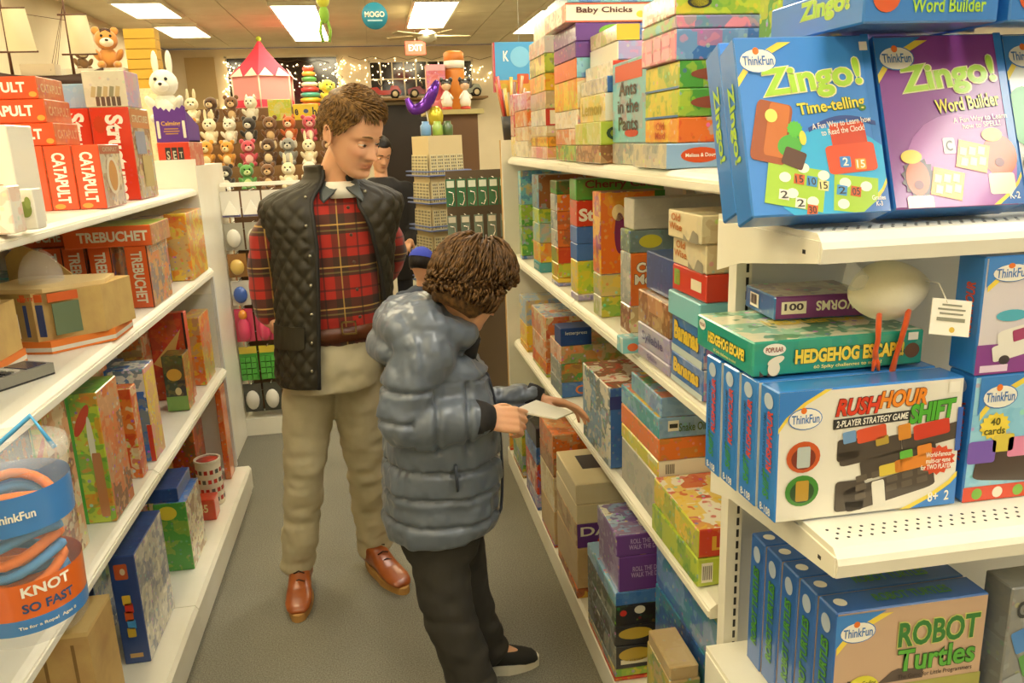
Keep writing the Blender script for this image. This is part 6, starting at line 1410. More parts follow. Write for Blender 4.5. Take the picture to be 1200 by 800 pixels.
d = (.15, .2, .05); carton('toy_box', d, (-.85, 2.89, z4+.0+(z_for_py(-.75, 2.78, 588)-z4)+.001), cols('nbb'), 'flat dark blue box lying on the green animal picture box', 'toy box', amt=.1)
t = thing('toy_tin', 'round white tin with red pattern and red lid beside a red carton', 'tin', (-.795, 3.36, z4))
m = MB(); m.lathe([(.050, 0), (.052, .004), (.052, .19), (.050, .194)], mat('white_tin_print', '#e8e0cc', .35), 24); tb = m.build('tin_body', t)
for k in range(14):
    for j in range(4):
        a = 2*PI*k/14+.2*(j % 2); q = MB(); q.box((-.007, -.0008, -.009), (.007, .0008, .009), ink('#c8372a' if (k+j) % 3 else '#5a5a58')); oo = q.build('printed_letter', t); oo.location = (.0525*math.cos(a), .0525*math.sin(a), .03+.042*j); oo.rotation_euler = (0, 0, a+PI/2)
m = MB(); m.lathe([(.046, .194), (.046, .197)], mat('red_lid', '#c8402a', .4), 24); m.build('lid', t)
m = MB()
for k in range(24): a0, a1 = 2*PI*k/24, 2*PI*(k+1)/24; m.add([(r*math.cos(a), r*math.sin(a), zq) for a in (a0, a1) for r, zq in ((.046, .194), (.055, .194), (.055, .204), (.047, .204))], [(0, 1, 5, 4), (1, 2, 6, 5), (2, 3, 7, 6), (3, 0, 4, 7)], mat('white_tin_print', '#e8e0cc', .35))
m.build('rim', t)
o, d, *_ = near_box('toy_box', z4, -.745, 252, 226, 560, .08, 'rro', 'low red carton in front of the round tin', amt=.1, Y=3.18, dz=.09); lettering(o, d, 'N', '45', '#e8c890', .5, .6, .4, .4, bold=.03)
o, d, *_ = near_box('toy_box', z4, -.86, 240, 195, 470, .18, 'mro', 'dark brown carton behind the round tin', amt=.6, Y=3.46, zmax=L3-.06)
o, d, *_ = near_box('toy_box', z4, -.755, 286, 264, 452, .10, 'orz', 'tall orange-framed carton at the far end of the bottom shelf', amt=.3, Y=3.60, zmax=L3-.06)
m = MB(); m.box((-.11, -.09, 0), (.11, .09, .30), wd); mm = m.mesh('wooden_crate')
t = thing('wooden_crate', 'plain pale wooden toy crate with a sliding lid, beside the royal blue box', 'crate', (-.91, 2.02, z4))
bx = MB()
for (a, b, c, e) in ((-.11, -.098, -.09, .09), (.098, .11, -.09, .09), (-.098, .098, -.09, -.078), (-.098, .098, .078, .09)): bx.box((a, c, 0), (b, e, .30), wd)
bx.build('crate_wall', t); m = MB(); m.box((-.11, -.09, .300), (.11, .09, .312), mat('pale_lid_wood', '#d6b878', .6)); m.build('lid', t); m = MB(); m.box((-.10, -.08, 0), (.10, .08, .01), wd); m.build('bottom', t)
for x in (-.07, 0, .07): m = MB(); m.box((x-.004, -.0915, .02), (x+.004, -.09, .28), mat('crate_groove', '#8a6a3a', .8)); m.build('groove', t)
o, d, *_ = near_box('toy_box', z4, -.885, 148, 122, 742, .06, 'lyy', 'slim yellow-green carton between the crate and the royal blue box', amt=.2, Y=2.16)
for i, (cl, lb) in enumerate((('gmf', 'green carton deep on the bottom shelf'), ('mgw', 'brown and white carton deep on the bottom shelf'), ('bro', 'blue carton deep on the bottom shelf'))):
    d = (.18, .3, .30); carton('toy_box', d, (-1.12, 2.0+.42*i, z4), cols(cl), lb, 'toy box', amt=.6)

# ---- clear jar of rope hung from the second shelf by a blue cord
jx, jy = -.620, 1.31
jz = z_for_py(jx, jy, 728)
t = thing('rope_jar', 'clear jar of blue and orange rope with printed label, hung by a blue cord', 'jar', (jx, jy, jz))
H = .315; R_ = .090
cp = mat('clear_jar_plastic', (.96, .97, .98), .06, alpha=.10, spec=.6)
m = MB(); m.lathe([(R_*.86, 0), (R_*.93, .01), (R_, H*.72), (R_, H*.93)], cp, 32); m.build('jar_wall', t)
m = MB(); m.lathe([(R_*1.05, H*.93), (R_*1.07, H*.94), (R_*1.07, H), (R_*1.0, H*1.01)], mat('clear_lid', (.95, .96, .98), .1, alpha=.16, spec=.6), 32); m.build('lid', t)
rb, ro = mat('blue_rope', '#4a8ec0', .8), mat('orange_rope', '#e8761c', .8)
for k in range(5):
    for mt_, ph in ((rb, 0), (ro, .5)):
        q = MB(); zc = .035+(H-.07)*(k+ph)/5.5; q.tube([((R_*.66)*math.cos(a), (R_*.66)*math.sin(a), zc+.012*math.sin(2*a+k)) for a in [2*PI*i/20 for i in range(21)]], .0085, mt_, n=7); q.build('rope_coil', t)
def wrap(z0, zz1, c, name, rr):
    q = MB(); n = 40; vs = []
    for zq in (z0, zz1):
        for i in range(n): a = 2*PI*i/n; r = rr*(np.interp(zq/H, [0, .04, .72, 1], [.86, .93, 1, 1])); vs.append((r*math.cos(a), r*math.sin(a), zq))
    q.add(vs, [(i, (i+1) % n, n+(i+1) % n, n+i) for i in range(n)], ink(c), True); return q.build(name, t)
wrap(H*.62, H*.82, '#3f7fc0', 'label_band', R_*1.012); wrap(H*.16, H*.36, '#e26a1e', 'label_band', R_*1.012); wrap(H*.08, H*.165, '#3f7fc0', 'label_band', R_*1.014)
JD2 = (2*R_, .001, .06); fa = math.atan2(-jy, -jx)
def on_jar(s_, c, zc, wdt, hgt, da=0.0, nm='label_lettering'):
    me, tw, th = text_mesh(s_, ink(c), .03); sx, sy = wdt/tw, hgt/th
    v = get_co(me)*[sx, sy, 1]; me2 = me.copy(); r = R_*1.03*np.interp(zc/H, [0, .04, .72, 1], [.86, .93, 1, 1])
    a = fa+da+v[:, 0]/r; set_co(me2, np.stack([r*np.cos(a), r*np.sin(a), zc+v[:, 1]], 1)); oo = bpy.data.objects.new(nm, me2); link(oo, t)
on_jar('KNOT', '#f2eedc', H*.315, .075, .018, .30); on_jar('SO FAST', '#2a4a78', H*.225, .080, .016, .30); on_jar('ThinkFun', '#f2eedc', H*.72, .060, .014, .0)
on_jar('Tie for a Rope!  Ages 8', '#e8e4d0', H*.12, .09, .007, .25)
q = MB(); hk = Vector((-.742-jx, -.02, L2-.025-jz)); q.tube([(R_*.9, .0, H*.97), (R_*.6, .0, H*1.15), hk*.55+Vector((.0, 0, H*.45)), hk], .004, mat('blue_cord', '#4aa0d0', .6), n=7); q.tube([(-R_*.9, .0, H*.97), (-R_*.7, .0, H*1.12), hk], .004, mat('blue_cord', '#4aa0d0', .6), n=7); q.build('cord_handle', t)

# ---- inner rows that fill the shelves behind the front boxes
for z_, zt_, shelf, items in ((z3, L2-.06, 'third shelf', (('lgy', .24, 'lime'), ('ofw', .30, 'peach'), ('buw', .27, 'blue-grey'), ('rym', .22, 'red and gold'), ('zoc', .29, 'sandy'), ('gkt', .25, 'dark green'))),
                             (z4, L3-.06, 'bottom shelf', (('bnw', .30, 'navy'), ('cfm', .24, 'cream'), ('rwo', .28, 'scarlet'), ('lgc', .33, 'grass green'), ('oym', .26, 'amber')))):
    y = 2.34
    for i, (cl, h_, nm) in enumerate(items):
        dy = (.19, .22, .17, .20, .18, .16)[i]
        d = (.095, dy, min(h_, zt_-z_)); carton('toy_box', d, (-.978, y+dy/2, z_), cols(cl), nm+' printed carton in the inner row of the '+shelf, 'toy box', amt=.75)
        y += dy+.012
# ================================================================ the rest of the shop
def slab(name, lo, hi, m, label, cat, **k):
    b = MB(); b.box(lo, hi, m); return tag(b.build(name), label, cat, **k)
PL = {}
def fur(c): return mat('plush_'+c.lstrip('#'), c, .95, sheen=.5, bump=(90, .3, .004))
def plush_mesh(c1, c2, ear, h=1.0):
    """seated soft toy, 1 unit tall, facing -Y"""
    key = (c1, c2, ear)
    if key in PL: return PL[key]
    a, b, k = fur(c1), fur(c2), mat('plush_eye', '#15100c', .2); m = MB()
    m.ball((0, 0, .27), (.24, .22, .27), a, 12, 8); m.ball((0, -.10, .26), (.17, .15, .19), b, 10, 7)
    m.ball((0, -.03, .70), (.25, .23, .24), a, 12, 8); m.ball((0, -.21, .64), (.13, .11, .10), b, 10, 7); m.ball((0, -.31, .67), (.035, .03, .03), k, 6, 5)
    for s in (-1, 1):
        m.ball((s*.09, -.235, .76), .032, k, 6, 5)
        if ear == 'round': m.ball((s*.20, 0, .90), (.09, .05, .09), a, 8, 6)
        elif ear == 'long': m.ball((s*.12, .02, 1.05), (.06, .04, .22), a, 8, 7)
        elif ear == 'point': m.lathe([(.09, 0), (.05, .09), (.004, .17)], a, 7, c=(s*.15, 0, .86))
        else: m.ball((s*.25, 0, .72), (.06, .06, .14), b, 8, 6)
        m.ball((s*.23, -.12, .34), (.08, .09, .17), a, 8, 6, rot=Euler((.5, s*.5, 0))); m.ball((s*.17, -.24, .08), (.09, .17, .085), a, 8, 6)
    PL[key] = m.mesh('plush_toy'); return PL[key]
def plush(loc, s, c1, c2, ear, label, group=None, rz=0.0, tilt=0.0):
    o = bpy.data.objects.new('plush_toy', plush_mesh(c1, c2, ear)); link(o); o.location = loc; o.scale = (s, s, s); o.rotation_euler = (tilt, 0, rz)
    return tag(o, label, 'soft toy', group)
# ---- cabinet beyond the end panel with red box, purple display, crate, toys
slab('display_cabinet', (-1.7, 3.84, 0), (-.84, 4.80, 1.55), M_WHITE, 'plain white cabinet right behind the end panel of the kit shelving', 'cabinet')
zc = 1.551
o, d, Yq, XRq, XLq = near_box('toy_box', zc, -.835, 231, 187, 166, .30, 'rkr', 'red box with dark square letters under the purple display carton', amt=0, Y=4.0, faces={'P': ('rrw', .2)})
for i in range(3): deco(o, d, 'N', 'rect', '#2a2622', .32+.2*i, .48, .17, .62); lettering(o, d, 'N', 'SET'[i], '#b8b4a0', .32+.2*i, .48, .10, .42, lift=1.8, bold=.02)
zp = zc+d[2]+.001; hp = z_for_py(-.84, 4.0, 125)-zp
t = thing('display_carton', 'purple scalloped display carton with yellow lettering and a white soft toy on it', 'display box', ((XRq+XLq)/2, 4.14, zp))
wq = (XRq-XLq)*.98/2; m = MB(); pm_ = mat('purple_card', '#5a2a86', .5)
top = [(-wq+2*wq*i/12, hp*(.86+.14*abs(i-6)/6)+.012*(i % 2)) for i in range(13)]
m.prism([(wq, 0), ]+top[::-1]+[(-wq, 0)], 'y', -.13, -.126, pm_); fp = m.build('front_panel', t)
m = MB(); m.prism([(-.126, 0), (.13, 0), (.13, hp*.5), (-.126, hp*.9)], 'x', wq-.004, wq, pm_); m.build('side_panel', t); m = MB(); m.prism([(-.126, 0), (.13, 0), (.13, hp*.5), (-.126, hp*.9)], 'x', -wq, -wq+.004, pm_); m.build('side_panel', t); m = MB(); m.box((-wq, -.126, 0), (wq, .13, .005), pm_); m.build('bottom', t); m = MB(); m.box((-wq+.004, -.12, .006), (wq-.004, .12, hp*.55), mat('card_insert', '#d8cfb8', .8)); m.build('insert', t)
PDm = (2*wq, .26, hp)
lettering(t, PDm, 'N', 'Calming', '#d8a83a', .5, .52, .6, .16, bold=.02, lift=1.2, name='printed_lettering')
for v_, w_ in ((.38, .44), (.31, .5), (.24, .4)): deco(t, PDm, 'N', 'rect', '#b8863a', .5, v_, w_, .03, lift=1.2, name='print_line')
for u in (.10, .90): deco(t, PDm, 'N', 'round', '#e4dcc4', u, .36, .09, .5, lift=1.2, name='printed_strip')
plush(((XRq+XLq)/2-.035, 4.14, zp+hp*.56), .26, '#e6e0cc', '#efe9d8', 'long', 'fluffy white rabbit soft toy sitting in the purple display carton')
for (x0, x1, zt_, cl, lb) in ((-1.174, -1.02, 1.93, 'czm', 'plain tan carton under the yellow crate'), (-1.50, -1.175, 2.03, 'ezc', 'pale carton under the tiger')):
    d = (x1-x0, .3, zt_-zc); carton('toy_box', d, ((x0+x1)/2, 4.55, zc), cols(cl), lb, 'toy box', amt=.2)
# yellow slatted crate: stacked slats
t = thing('yellow_crate', 'tall yellow crate built of stacked slats, next to the white rabbit toy', 'crate', (-1.10, 4.50, 1.931)); ym = mat('yellow_wood', '#c89a2e', .6)
for k in range(6): m = MB(); m.box((-.072, -.05, .048*k), (.072, .05, .048*k+.045), ym); m.build('slat', t)
# tiger with parts
def big_plush(loc, s, c1, c2, label, rz=0.0, stripes=None):
    t = thing('plush_toy', label, 'soft toy', loc, rz); a, b, k = fur(c1), fur(c2), mat('plush_eye', '#15100c', .2)
    def part(name, parent=t):
        return lambda mb: (mb.build(name, parent))
    m = MB(); m.ball((0, 0, .26*s), (.24*s, .22*s, .26*s), a, 16, 10); m.build('body', t)
    m = MB(); m.ball((0, -.04*s, .70*s), (.27*s, .24*s, .25*s), a, 18, 12); h = m.build('head', t)
    m = MB(); m.ball((0, -.24*s, .62*s), (.16*s, .12*s, .11*s), b, 12, 8); m.build('muzzle', h); m = MB(); m.ball((0, -.35*s, .66*s), (.045*s, .03*s, .03*s), k, 8, 6); m.build('nose', h)
    for q in (-1, 1):
        m = MB(); m.ball((q*.10*s, -.255*s, .77*s), .034*s, k, 8, 6); m.build('eye', h); m = MB(); m.ball((q*.21*s, 0, .91*s), (.10*s, .05*s, .10*s), a, 10, 8); m.build('ear', h)
        m = MB(); m.ball((q*.25*s, -.13*s, .33*s), (.085*s, .10*s, .18*s), a, 10, 8, rot=Euler((.5, q*.5, 0))); m.build('arm', t); m = MB(); m.ball((q*.18*s, -.26*s, .09*s), (.10*s, .18*s, .095*s), a, 10, 8); m.build('leg', t)
    if stripes:
        for i in range(3): m = MB(); m.tube([(-.12*s, -.20*s+.04*i*s, (.86+.03*i)*s), (0, -.17*s+.05*i*s, (.93+.02*i)*s), (.12*s, -.20*s+.04*i*s, (.86+.03*i)*s)], .014*s, fur(stripes), n=6); m.build('stripe', h)
    return t
big_plush((-1.27, 4.50, 2.031), .20, '#c98a3e', '#e8dcc0', 'large tawny tiger soft toy with pale muzzle, sitting beside the yellow crate', .3, '#4a2c14')
big_plush((-1.42, 4.58, 2.031), .13, '#7a5a34', '#d8c8a0', 'small brown bear soft toy tucked behind the tiger', .5)
# ---- model sailing ship on cartons
for i, zz_ in enumerate((1.463, 1.658)):
    d = (.30, .28, .194); carton('toy_box', d, (-1.10, 3.405, zz_), cols('ezm'), ('lower', 'upper')[i]+' plain carton holding up the model ship', 'toy box', amt=.2)
t = thing('model_ship', 'wooden model sailing ship with two masts and cream sails on the shelf top', 'model ship', (-1.165, 3.40, 1.853)); hm_ = mat('ship_hull', '#3e2414', .5); sp_ = mat('ship_spar', '#5a3418', .6); sl = mat('cream_sailcloth', '#e4d9b4', .9)
m = MB(); vs = []; fs = []; n = 14
for i in range(n+1):
    u = i/n; x = -.22+.40*u; w_ = .045*math.sin(PI*min(1, u*1.15+.08))**.6 if u < .96 else .006; zk = .0+.02*(2*u-1)**4; zd = .055+.03*(2*u-1)**2
    for (yy, z_) in ((-w_, zd), (-w_*.8, (zk+zd)/2), (0, zk), (w_*.8, (zk+zd)/2), (w_, zd)): vs.append((x, yy, z_))
for i in range(n):
    for k in range(4): fs.append((i*5+k, i*5+k+1, (i+1)*5+k+1, (i+1)*5+k))
    fs.append((i*5+4, i*5, (i+1)*5, (i+1)*5+4))
m.add(vs, fs, hm_, True); m.build('hull', t)
m = MB(); m.box((-.10, -.03, .058), (.02, .03, .10), mat('ship_cabin', '#c8b89a', .6)); m.build('deck_house', t)
for (x, h_, sw) in ((-.14, .36, .11), (.075, .33, .10)):
    m = MB(); m.tube([(x, 0, .05), (x, 0, h_)], [.006, .003], sp_, n=7); mm_ = m.build('mast', t)
    for q, (z_, wd_) in enumerate(((h_*.40, sw), (h_*.82, sw*.8))): m = MB(); m.tube([(x-wd_*.25, -.02, z_), (x+wd_, -.02, z_)], .0035, sp_, n=6); m.build('yard', mm_)
    s_ = MB(); vs = []
    for j in range(7):
        for i in range(7): u, v = i/6, j/6; vs.append((x+.008+(sw-.012)*(u*(1-.18*v)), -.022-.022*math.sin(PI*u)*math.sin(PI*v), h_*.40+(h_*.42)*v))
    k = len(vs); vs += [(a, b+.0015, c) for a, b, c in vs]; fs = []
    for j in range(6):
        for i in range(6): q = j*7+i; fs += [(q, q+1, q+8, q+7), (k+q, k+q+7, k+q+8, k+q+1)]
    s_.add(vs, fs, sl, True); s_.build('sail', t)
    for e in (-.03, .03, .0): m = MB(); m.tube([(x, 0, h_*.95), (x-.07, e, .075)], .0009, sp_, n=4); m.build('rigging_line', t)
m = MB(); m.tube([(-.20, 0, .30), (.16, 0, .24)], .001, sp_, n=4); m.build('rigging_line', t)
for q in (-.05, .05): m = MB(); m.box((q-.01, -.03, -.0), (q+.01, .03, .006), sp_); m.build('stand_foot', t)

# ---- wire rack with hanging packs
t = thing('wire_peg_rack', 'white wire rack of hanging toy packs standing past the kit shelving', 'rack', (-.62, 4.75, 0))
for x in (-.19, .19): m = MB(); m.tube([(x, 0, 0), (x, 0, 1.44)], .010, M_WHITE, n=8); m.build('post', t)
for k in range(12): m = MB(); z_ = .10+.12*k; m.tube([(-.19, 0, z_), (.19, 0, z_)], .003, M_CHROME, n=6); m.build('wire', t)
m = MB(); m.box((-.21, -.16, 1.425), (.21, -.13, 1.445), M_WHITE); m.build('top_bar', t)
for x in (-.19, .19): m = MB(); m.tube([(x, 0, 1.43), (x, -.145, 1.435)], .006, M_WHITE, n=6); m.build('arm', t)
m = MB(); m.box((-.22, -.18, 0), (.22, .06, .10), M_WHITE); m.build('base', t); m = MB(); m.box((-.20, .008, .10), (.20, .014, 1.40), mat('rack_board', '#6a4c30', .8)); m.build('back_board', t)
ROWS = ((1.40, .14, 4, 'white triangle-window pack', '#dcd8cc', '#7a78b4', 'top'), (1.23, .15, 4, 'silver clear-bagged pack', '#a8a494', '#d8d4c4', 'second'), (1.06, .13, 4, 'gold and brown pack', '#9a6a2a', '#d8b45a', 'third'), (.91, .14, 4, 'blue and white pack', '#d4cfc0', '#3a5fb0', 'fourth'),
        (.75, .19, 4, 'pink bottle pack', '#d8456a', '#e8942e', 'fifth'), (.53, .20, 4, 'green grid pack', '#4ea83a', '#e0c83a', 'sixth'), (.31, .17, 4, 'clear box of white pieces', '#4a4a40', '#dcd8cc', 'lowest'))
for z_, h_, n_, nm, c1, c2, rw in ROWS:
    card = MB(); card.box((-.05, -.002, -h_), (.05, .002, 0), ink(c1)); cm_ = card.mesh('backing_card')
    bub = MB()
    if 'bottle' in nm: bub.lathe([(.020, -h_*.95), (.032, -h_*.8), (.032, -h_*.4), (.016, -h_*.28), (.014, -h_*.1)], ink(c1), 12, c=(0, -.03, 0)); bub.ball((0, -.03, -h_*.16), (.024, .024, .03), ink(c2), 10, 7)
    elif 'triangle' in nm: bub.prism([(-.042, -h_*.9), (.042, -h_*.9), (0, -h_*.35)], 'y', -.03, -.003, ink('#f0ece0')); bub.box((-.048, -.012, -h_*.98), (.048, -.003, -h_*.9), ink(c2))
    elif 'grid' in nm:
        for a in range(3):
            for b in range(4): bub.box((-.044+.030*a, -.022, -h_*.95+.034*b), (-.018+.030*a, -.003, -h_*.95+.034*b+.029), ink(c1))
        bub.box((-.048, -.008, -h_*.2), (.048, -.003, 0), ink(c2))
    else: bub.ball((0, -.022, -h_*.55), (.038, .022, h_*.34), ink(c2), 12, 8)
    bm_ = bub.mesh('blister')
    for i in range(n_):
        x = -.62-.165+.33*i/(n_-1); 
        e = thing('hanging_pack', nm+', '+rw+' row of the wire rack, '+NTH[i]+' from the striped pole', 'toy pack', (x, 4.75-.16, z_), 0, rw+' row of packs on the wire rack')
        link(bpy.data.objects.new('backing_card', cm_), e); link(bpy.data.objects.new('blister', bm_), e)
        p = MB(); p.tube([(x+.62, 0, z_+.0035), (x+.62, -.19, z_+.0035)], .0028, M_CHROME, n=6); p.build('peg', t)
t = thing('striped_pole', 'red and white striped display pole beside the wire rack', 'pole', (-.875, 4.86, 0))
for k in range(14): m = MB(); m.lathe([(.028, .105*k), (.028, .105*k+.103)], ink(('#c8372a', '#e8e2d0')[k % 2]), 14); m.build('stripe', t)

# ---- stepped stand of soft toys
t = thing('stepped_stand', 'stepped brown stand crowded with soft toys', 'stand', (-1.1, 8.1, 0))
for k in range(4): m = MB(); m.box((-1.1, -.45+.25*k, 0), (1.0, -.21+.25*k, 1.25+.21*k), mat('brown_step', '#8a6840', .8)); m.build('step', t)
m_ = None
KINDS = (('#7a5230', '#d8b888', 'round', 'brown bear'), ('#5a3c22', '#e0c8a0', 'drop', 'dark brown monkey'), ('#e6dfcb', '#efe9da', 'point', 'white kitten'), ('#d89a3a', '#ecd8a4', 'round', 'golden lion'), ('#8a8a84', '#c8c4b8', 'drop', 'grey elephant'), ('#c8642a', '#ecdcc0', 'point', 'orange fox'), ('#e8dcb8', '#f0e8d0', 'long', 'cream rabbit'), ('#3a3430', '#e4dece', 'round', 'panda'), ('#c84a5a', '#e8b8b0', 'round', 'rose bear'), ('#5a9a4a', '#c8d89a', 'round', 'green frog'))
RW = (('lowest', (4, 2, 6, 4, 7, 9, 0, 6, 2, 5, 8)), ('second', (5, 2, 2, 3, 3, 8, 1, 4, 6, 0, 7)), ('third', (1, 0, 3, 6, 2, 7, 0, 5, 8, 1, 3)), ('top', (0, 1, 6, 1, 0, 2, 6, 5, 3, 2, 4)))
for k, (rn, ids) in enumerate(RW):
    for i, q in enumerate(ids):
        if k == 3 and i in (6, 7, 8, 9): continue
        c1, c2, ear, nm = KINDS[q]; s = random.uniform(.245, .265)
        plush((-1.1-.98+.186*i+random.uniform(-.004, .004), 8.1-.45+.25*k+.11, 1.252+.21*k), s, c1, c2, ear, nm+' soft toy, '+NTH[i]+' from the side wall on the '+rn+' stand step', nm+' toys on the '+rn+' step', random.uniform(-.25, .25))
m = MB(); o = slab('letter_box', (-.78, 7.80, 1.885), (-.56, 7.90, 2.03), ink('#e2c72a'), 'yellow box with black letters standing among the soft toys', 'toy box') if False else None
d = (.24, .10, .15); o = carton('toy_box', d, (-.62, 8.47, 1.882), ('#e2c72a',)*3, 'yellow box with black letters on the top step of the toy stand', 'toy box', amt=0); lettering(o, d, 'N', 'e', K, .12, .5, .14, .5, bold=.03); lettering(o, d, 'N', 'h', K, .84, .5, .16, .6, bold=.03); deco(o, d, 'N', 'burst', '#4a5a8a', .5, .55, .22, .3)
d = (.22, .10, .20); carton('toy_box', d, (-.87, 8.47, 1.882), cols('lyc'), 'lime craft set next to the yellow letter box', 'toy box', amt=.4)

# ---- far fixture with the castle tent, ring stacker and giraffe
slab('tall_fixture', (-2.6, 12.4, 0), (-.45, 13.5, 2.19), mat('dark_fixture', '#6a4a2a', .7), 'brown fixture carrying the pink castle tent', 'fixture')
t = thing('castle_tent', 'pink toy castle tent with pointed roof and pale battlements', 'tent', (-1.54, 12.95, 2.191)); pk, hp_, wl = mat('pale_pink_cloth', '#e89a9a', .8), mat('hot_pink_cloth', '#e0405a', .8), mat('white_cloth_trim', '#f0dccc', .8)
R6 = .47; hx = lambda r, z_: [(r*math.cos(PI/6+PI*i/3), r*math.sin(PI/6+PI*i/3), z_) for i in range(6)]
m = MB(); vs = hx(R6, 0)+hx(R6, .46); m.add(vs, [(i, (i+1) % 6, 6+(i+1) % 6, 6+i) for i in range(6)]+[list(range(6))[::-1]], pk); m.build('wall', t)
m = MB(); vs = hx(R6*1.006, .02)+hx(R6*1.006, .12); m.add(vs, [(i, (i+1) % 6, 6+(i+1) % 6, 6+i) for i in range(6)], hp_); m.build('hem_band', t)
m = MB(); vs = hx(R6*1.06, .46)+hx(R6*.55, .68)+hx(R6*.22, .85)+hx(.02, .97); m.add(vs, [(r*6+i, r*6+(i+1) % 6, (r+1)*6+(i+1) % 6, (r+1)*6+i) for r in range(3) for i in range(6)]+[list(range(6))[::-1]], hp_); m.build('roof', t)
for i in range(6):
    for s_ in (.25, .75):
        a, b = Vector(hx(R6*1.07, .45)[i]), Vector(hx(R6*1.07, .45)[(i+1) % 6]); c = a.lerp(b, s_); e = (b-a)*.22; m = MB(); up = Vector((-c.x*.16, -c.y*.16, .12)); m.add([c-e, c+e, c+up, c-e+Vector((c.x, c.y, 0))*.02, c+e+Vector((c.x, c.y, 0))*.02, c+up+Vector((c.x, c.y, 0))*.02], [(0, 2, 1), (3, 4, 5), (0, 1, 4, 3), (1, 2, 5, 4), (2, 0, 3, 5)], wl); m.build('battlement', t)
    m = MB(); m.tube([hx(R6, 0)[i], hx(R6, .46)[i]], .012, wl, n=6); m.build('corner_piping', t)
m = MB(); m.ball((0, 0, 1.0), .04, mat('lime_knob', '#a8c83a', .6), 10, 7); m.build('finial', t)
t = thing('ring_stacker', 'soft stacking-ring toy of striped coloured rings beside the castle tent', 'toy', (-.86, 12.9, 2.191))
for i, c in enumerate(('#d86a2a', '#e0c23a', '#4aa89a', '#d83a3a', '#e8e0c8', '#4a9a4a', '#e0a23a', '#d85a4a')): m = MB(); r = .17-.012*i; m.lathe([(r*.7, .075*i), (r, .075*i+.02), (r, .075*i+.055), (r*.7, .075*i+.074)], ink(c), 16); m.build('ring', t)
plush((-.60, 12.8, 2.193), .42, '#d8c83a', '#b8d05a', 'drop', 'yellow-green giraffe soft toy beside the stacking rings', None, .4)

# ---- wall shelf with pedal cars
sh = slab('wall_shelf', (-.25, 15.35, 2.40), (2.2, 16.19, 2.43), mat('brown_shelf_wood', '#7a5c36', .7), 'brown wall shelf carrying the red pedal cars', 'shelf')
def pedal_car(x, col, label, s=1.0):
    t = thing('pedal_car', label, 'toy car', (x, 15.6, 2.431)); cm_ = mat('car_paint_'+col.lstrip('#'), col, .25, coat=.4)
    m = MB(); m.prism([(-.36*s, .07), (-.37*s, .16), (-.20*s, .20), (-.08*s, .21), (-.02*s, .15), (.14*s, .15), (.18*s, .23), (.30*s, .22), (.36*s, .12), (.34*s, .07)], 'y', -.12, .12, cm_); m.build('body', t)
    for a in (-.22*s, .24*s):
        for y in (-.14, .14): m = MB(); m.lathe([(.075, -.02), (.08, -.01), (.08, .01), (.075, .02)], mat('tyre', '#241e1a', .8), 16, M=Matrix.Translation((a, y, .08)) @ Matrix.Rotation(PI/2, 4, 'X')); w_ = m.build('wheel', t); m = MB(); m.lathe([(.05, -.024), (.05, .024)], mat('cream_hub', '#dccfa8', .5), 12, M=Matrix.Translation((a, y, .08)) @ Matrix.Rotation(PI/2, 4, 'X')); m.build('hub_cap', w_)
    m = MB(); m.tube([(-.02*s, -.10, .21), (-.05*s, -.10, .31), (-.05*s, .10, .31), (-.02*s, .10, .21)], .010, M_CHROME, n=6); m.build('windscreen', t); m = MB(); m.lathe([(.07, 0), (.07, .014)], mat('tyre', '#241e1a', .8), 14, M=Matrix.Translation((.03*s, 0, .26)) @ Matrix.Rotation(-.9, 4, 'Y')); m.build('steering_wheel', t)
    return t
pedal_car(.25, '#a8281a', 'red pedal car with cream wheels on the wall shelf'); pedal_car(1.02, '#8a3a4a', 'wine-red pedal car behind the purple balloon', .8); pedal_car(1.80, '#8f9482', 'grey pedal car at the far end of the wall shelf', .85)

# ---- fairy lights round the far windows
bulb = mat('fairy_bulb', '#ffe0a0', .4, emit=(1, .74, .36), es=3.2)
def fairy(name_label, pts, n, drop=0.0):
    t = thing('fairy_lights', name_label, 'string lights', pts[0]); P0 = Vector(pts[0]); P = [Vector(p)-P0 for p in pts]
    m = MB(); m.tube(P, .004, mat('light_wire', '#5a4a2a', .7), n=4); m.build('wire', t); b = MB(); L_ = len(P)-1
    for i in range(n):
        u = i/(n-1)*L_; k = min(int(u), L_-1); p = P[k].lerp(P[k+1], u-k)+Vector((random.uniform(-.05, .05), -.02, -random.uniform(.02, .06+drop))); b.ball(p, random.uniform(.009, .014), bulb, 6, 4)
    tag(b.build('bulbs', t), kind='stuff')
A_ = lambda px, py: tuple(ony(px, py, Y1-.03))
fairy('fairy lights hung down the side of the dark window behind the tent', [A_(264+8*(i % 2), 70+9*i) for i in range(8)], 75)
fairy('fairy lights along the top of the dark window behind the tent', [A_(274+12.4*i, 70+3*(i % 2)) for i in range(10)], 110, .45)
fairy('fairy lights down the edge of the dark window by the pale wall', [A_(402-6*(i % 3), 66+8*i) for i in range(6)], 55, .1)
fairy('fairy lights strung across the pale wall over the paned window', [A_(408+14*i, 66+4*(i % 2)) for i in range(13)], 120, .40)
# dark doorway under the paned window
da_, dz_ = ony(441, 124, Y1)[0], ony(441, 124, Y1)[2]; db_ = ony(505, 124, Y1)[0]
m = MB(); m.box((da_, Y1-.06, 0), (db_, Y1-.001, dz_), mat('dark_door_glass', '#22150d', .3)); struct('door_2', m)

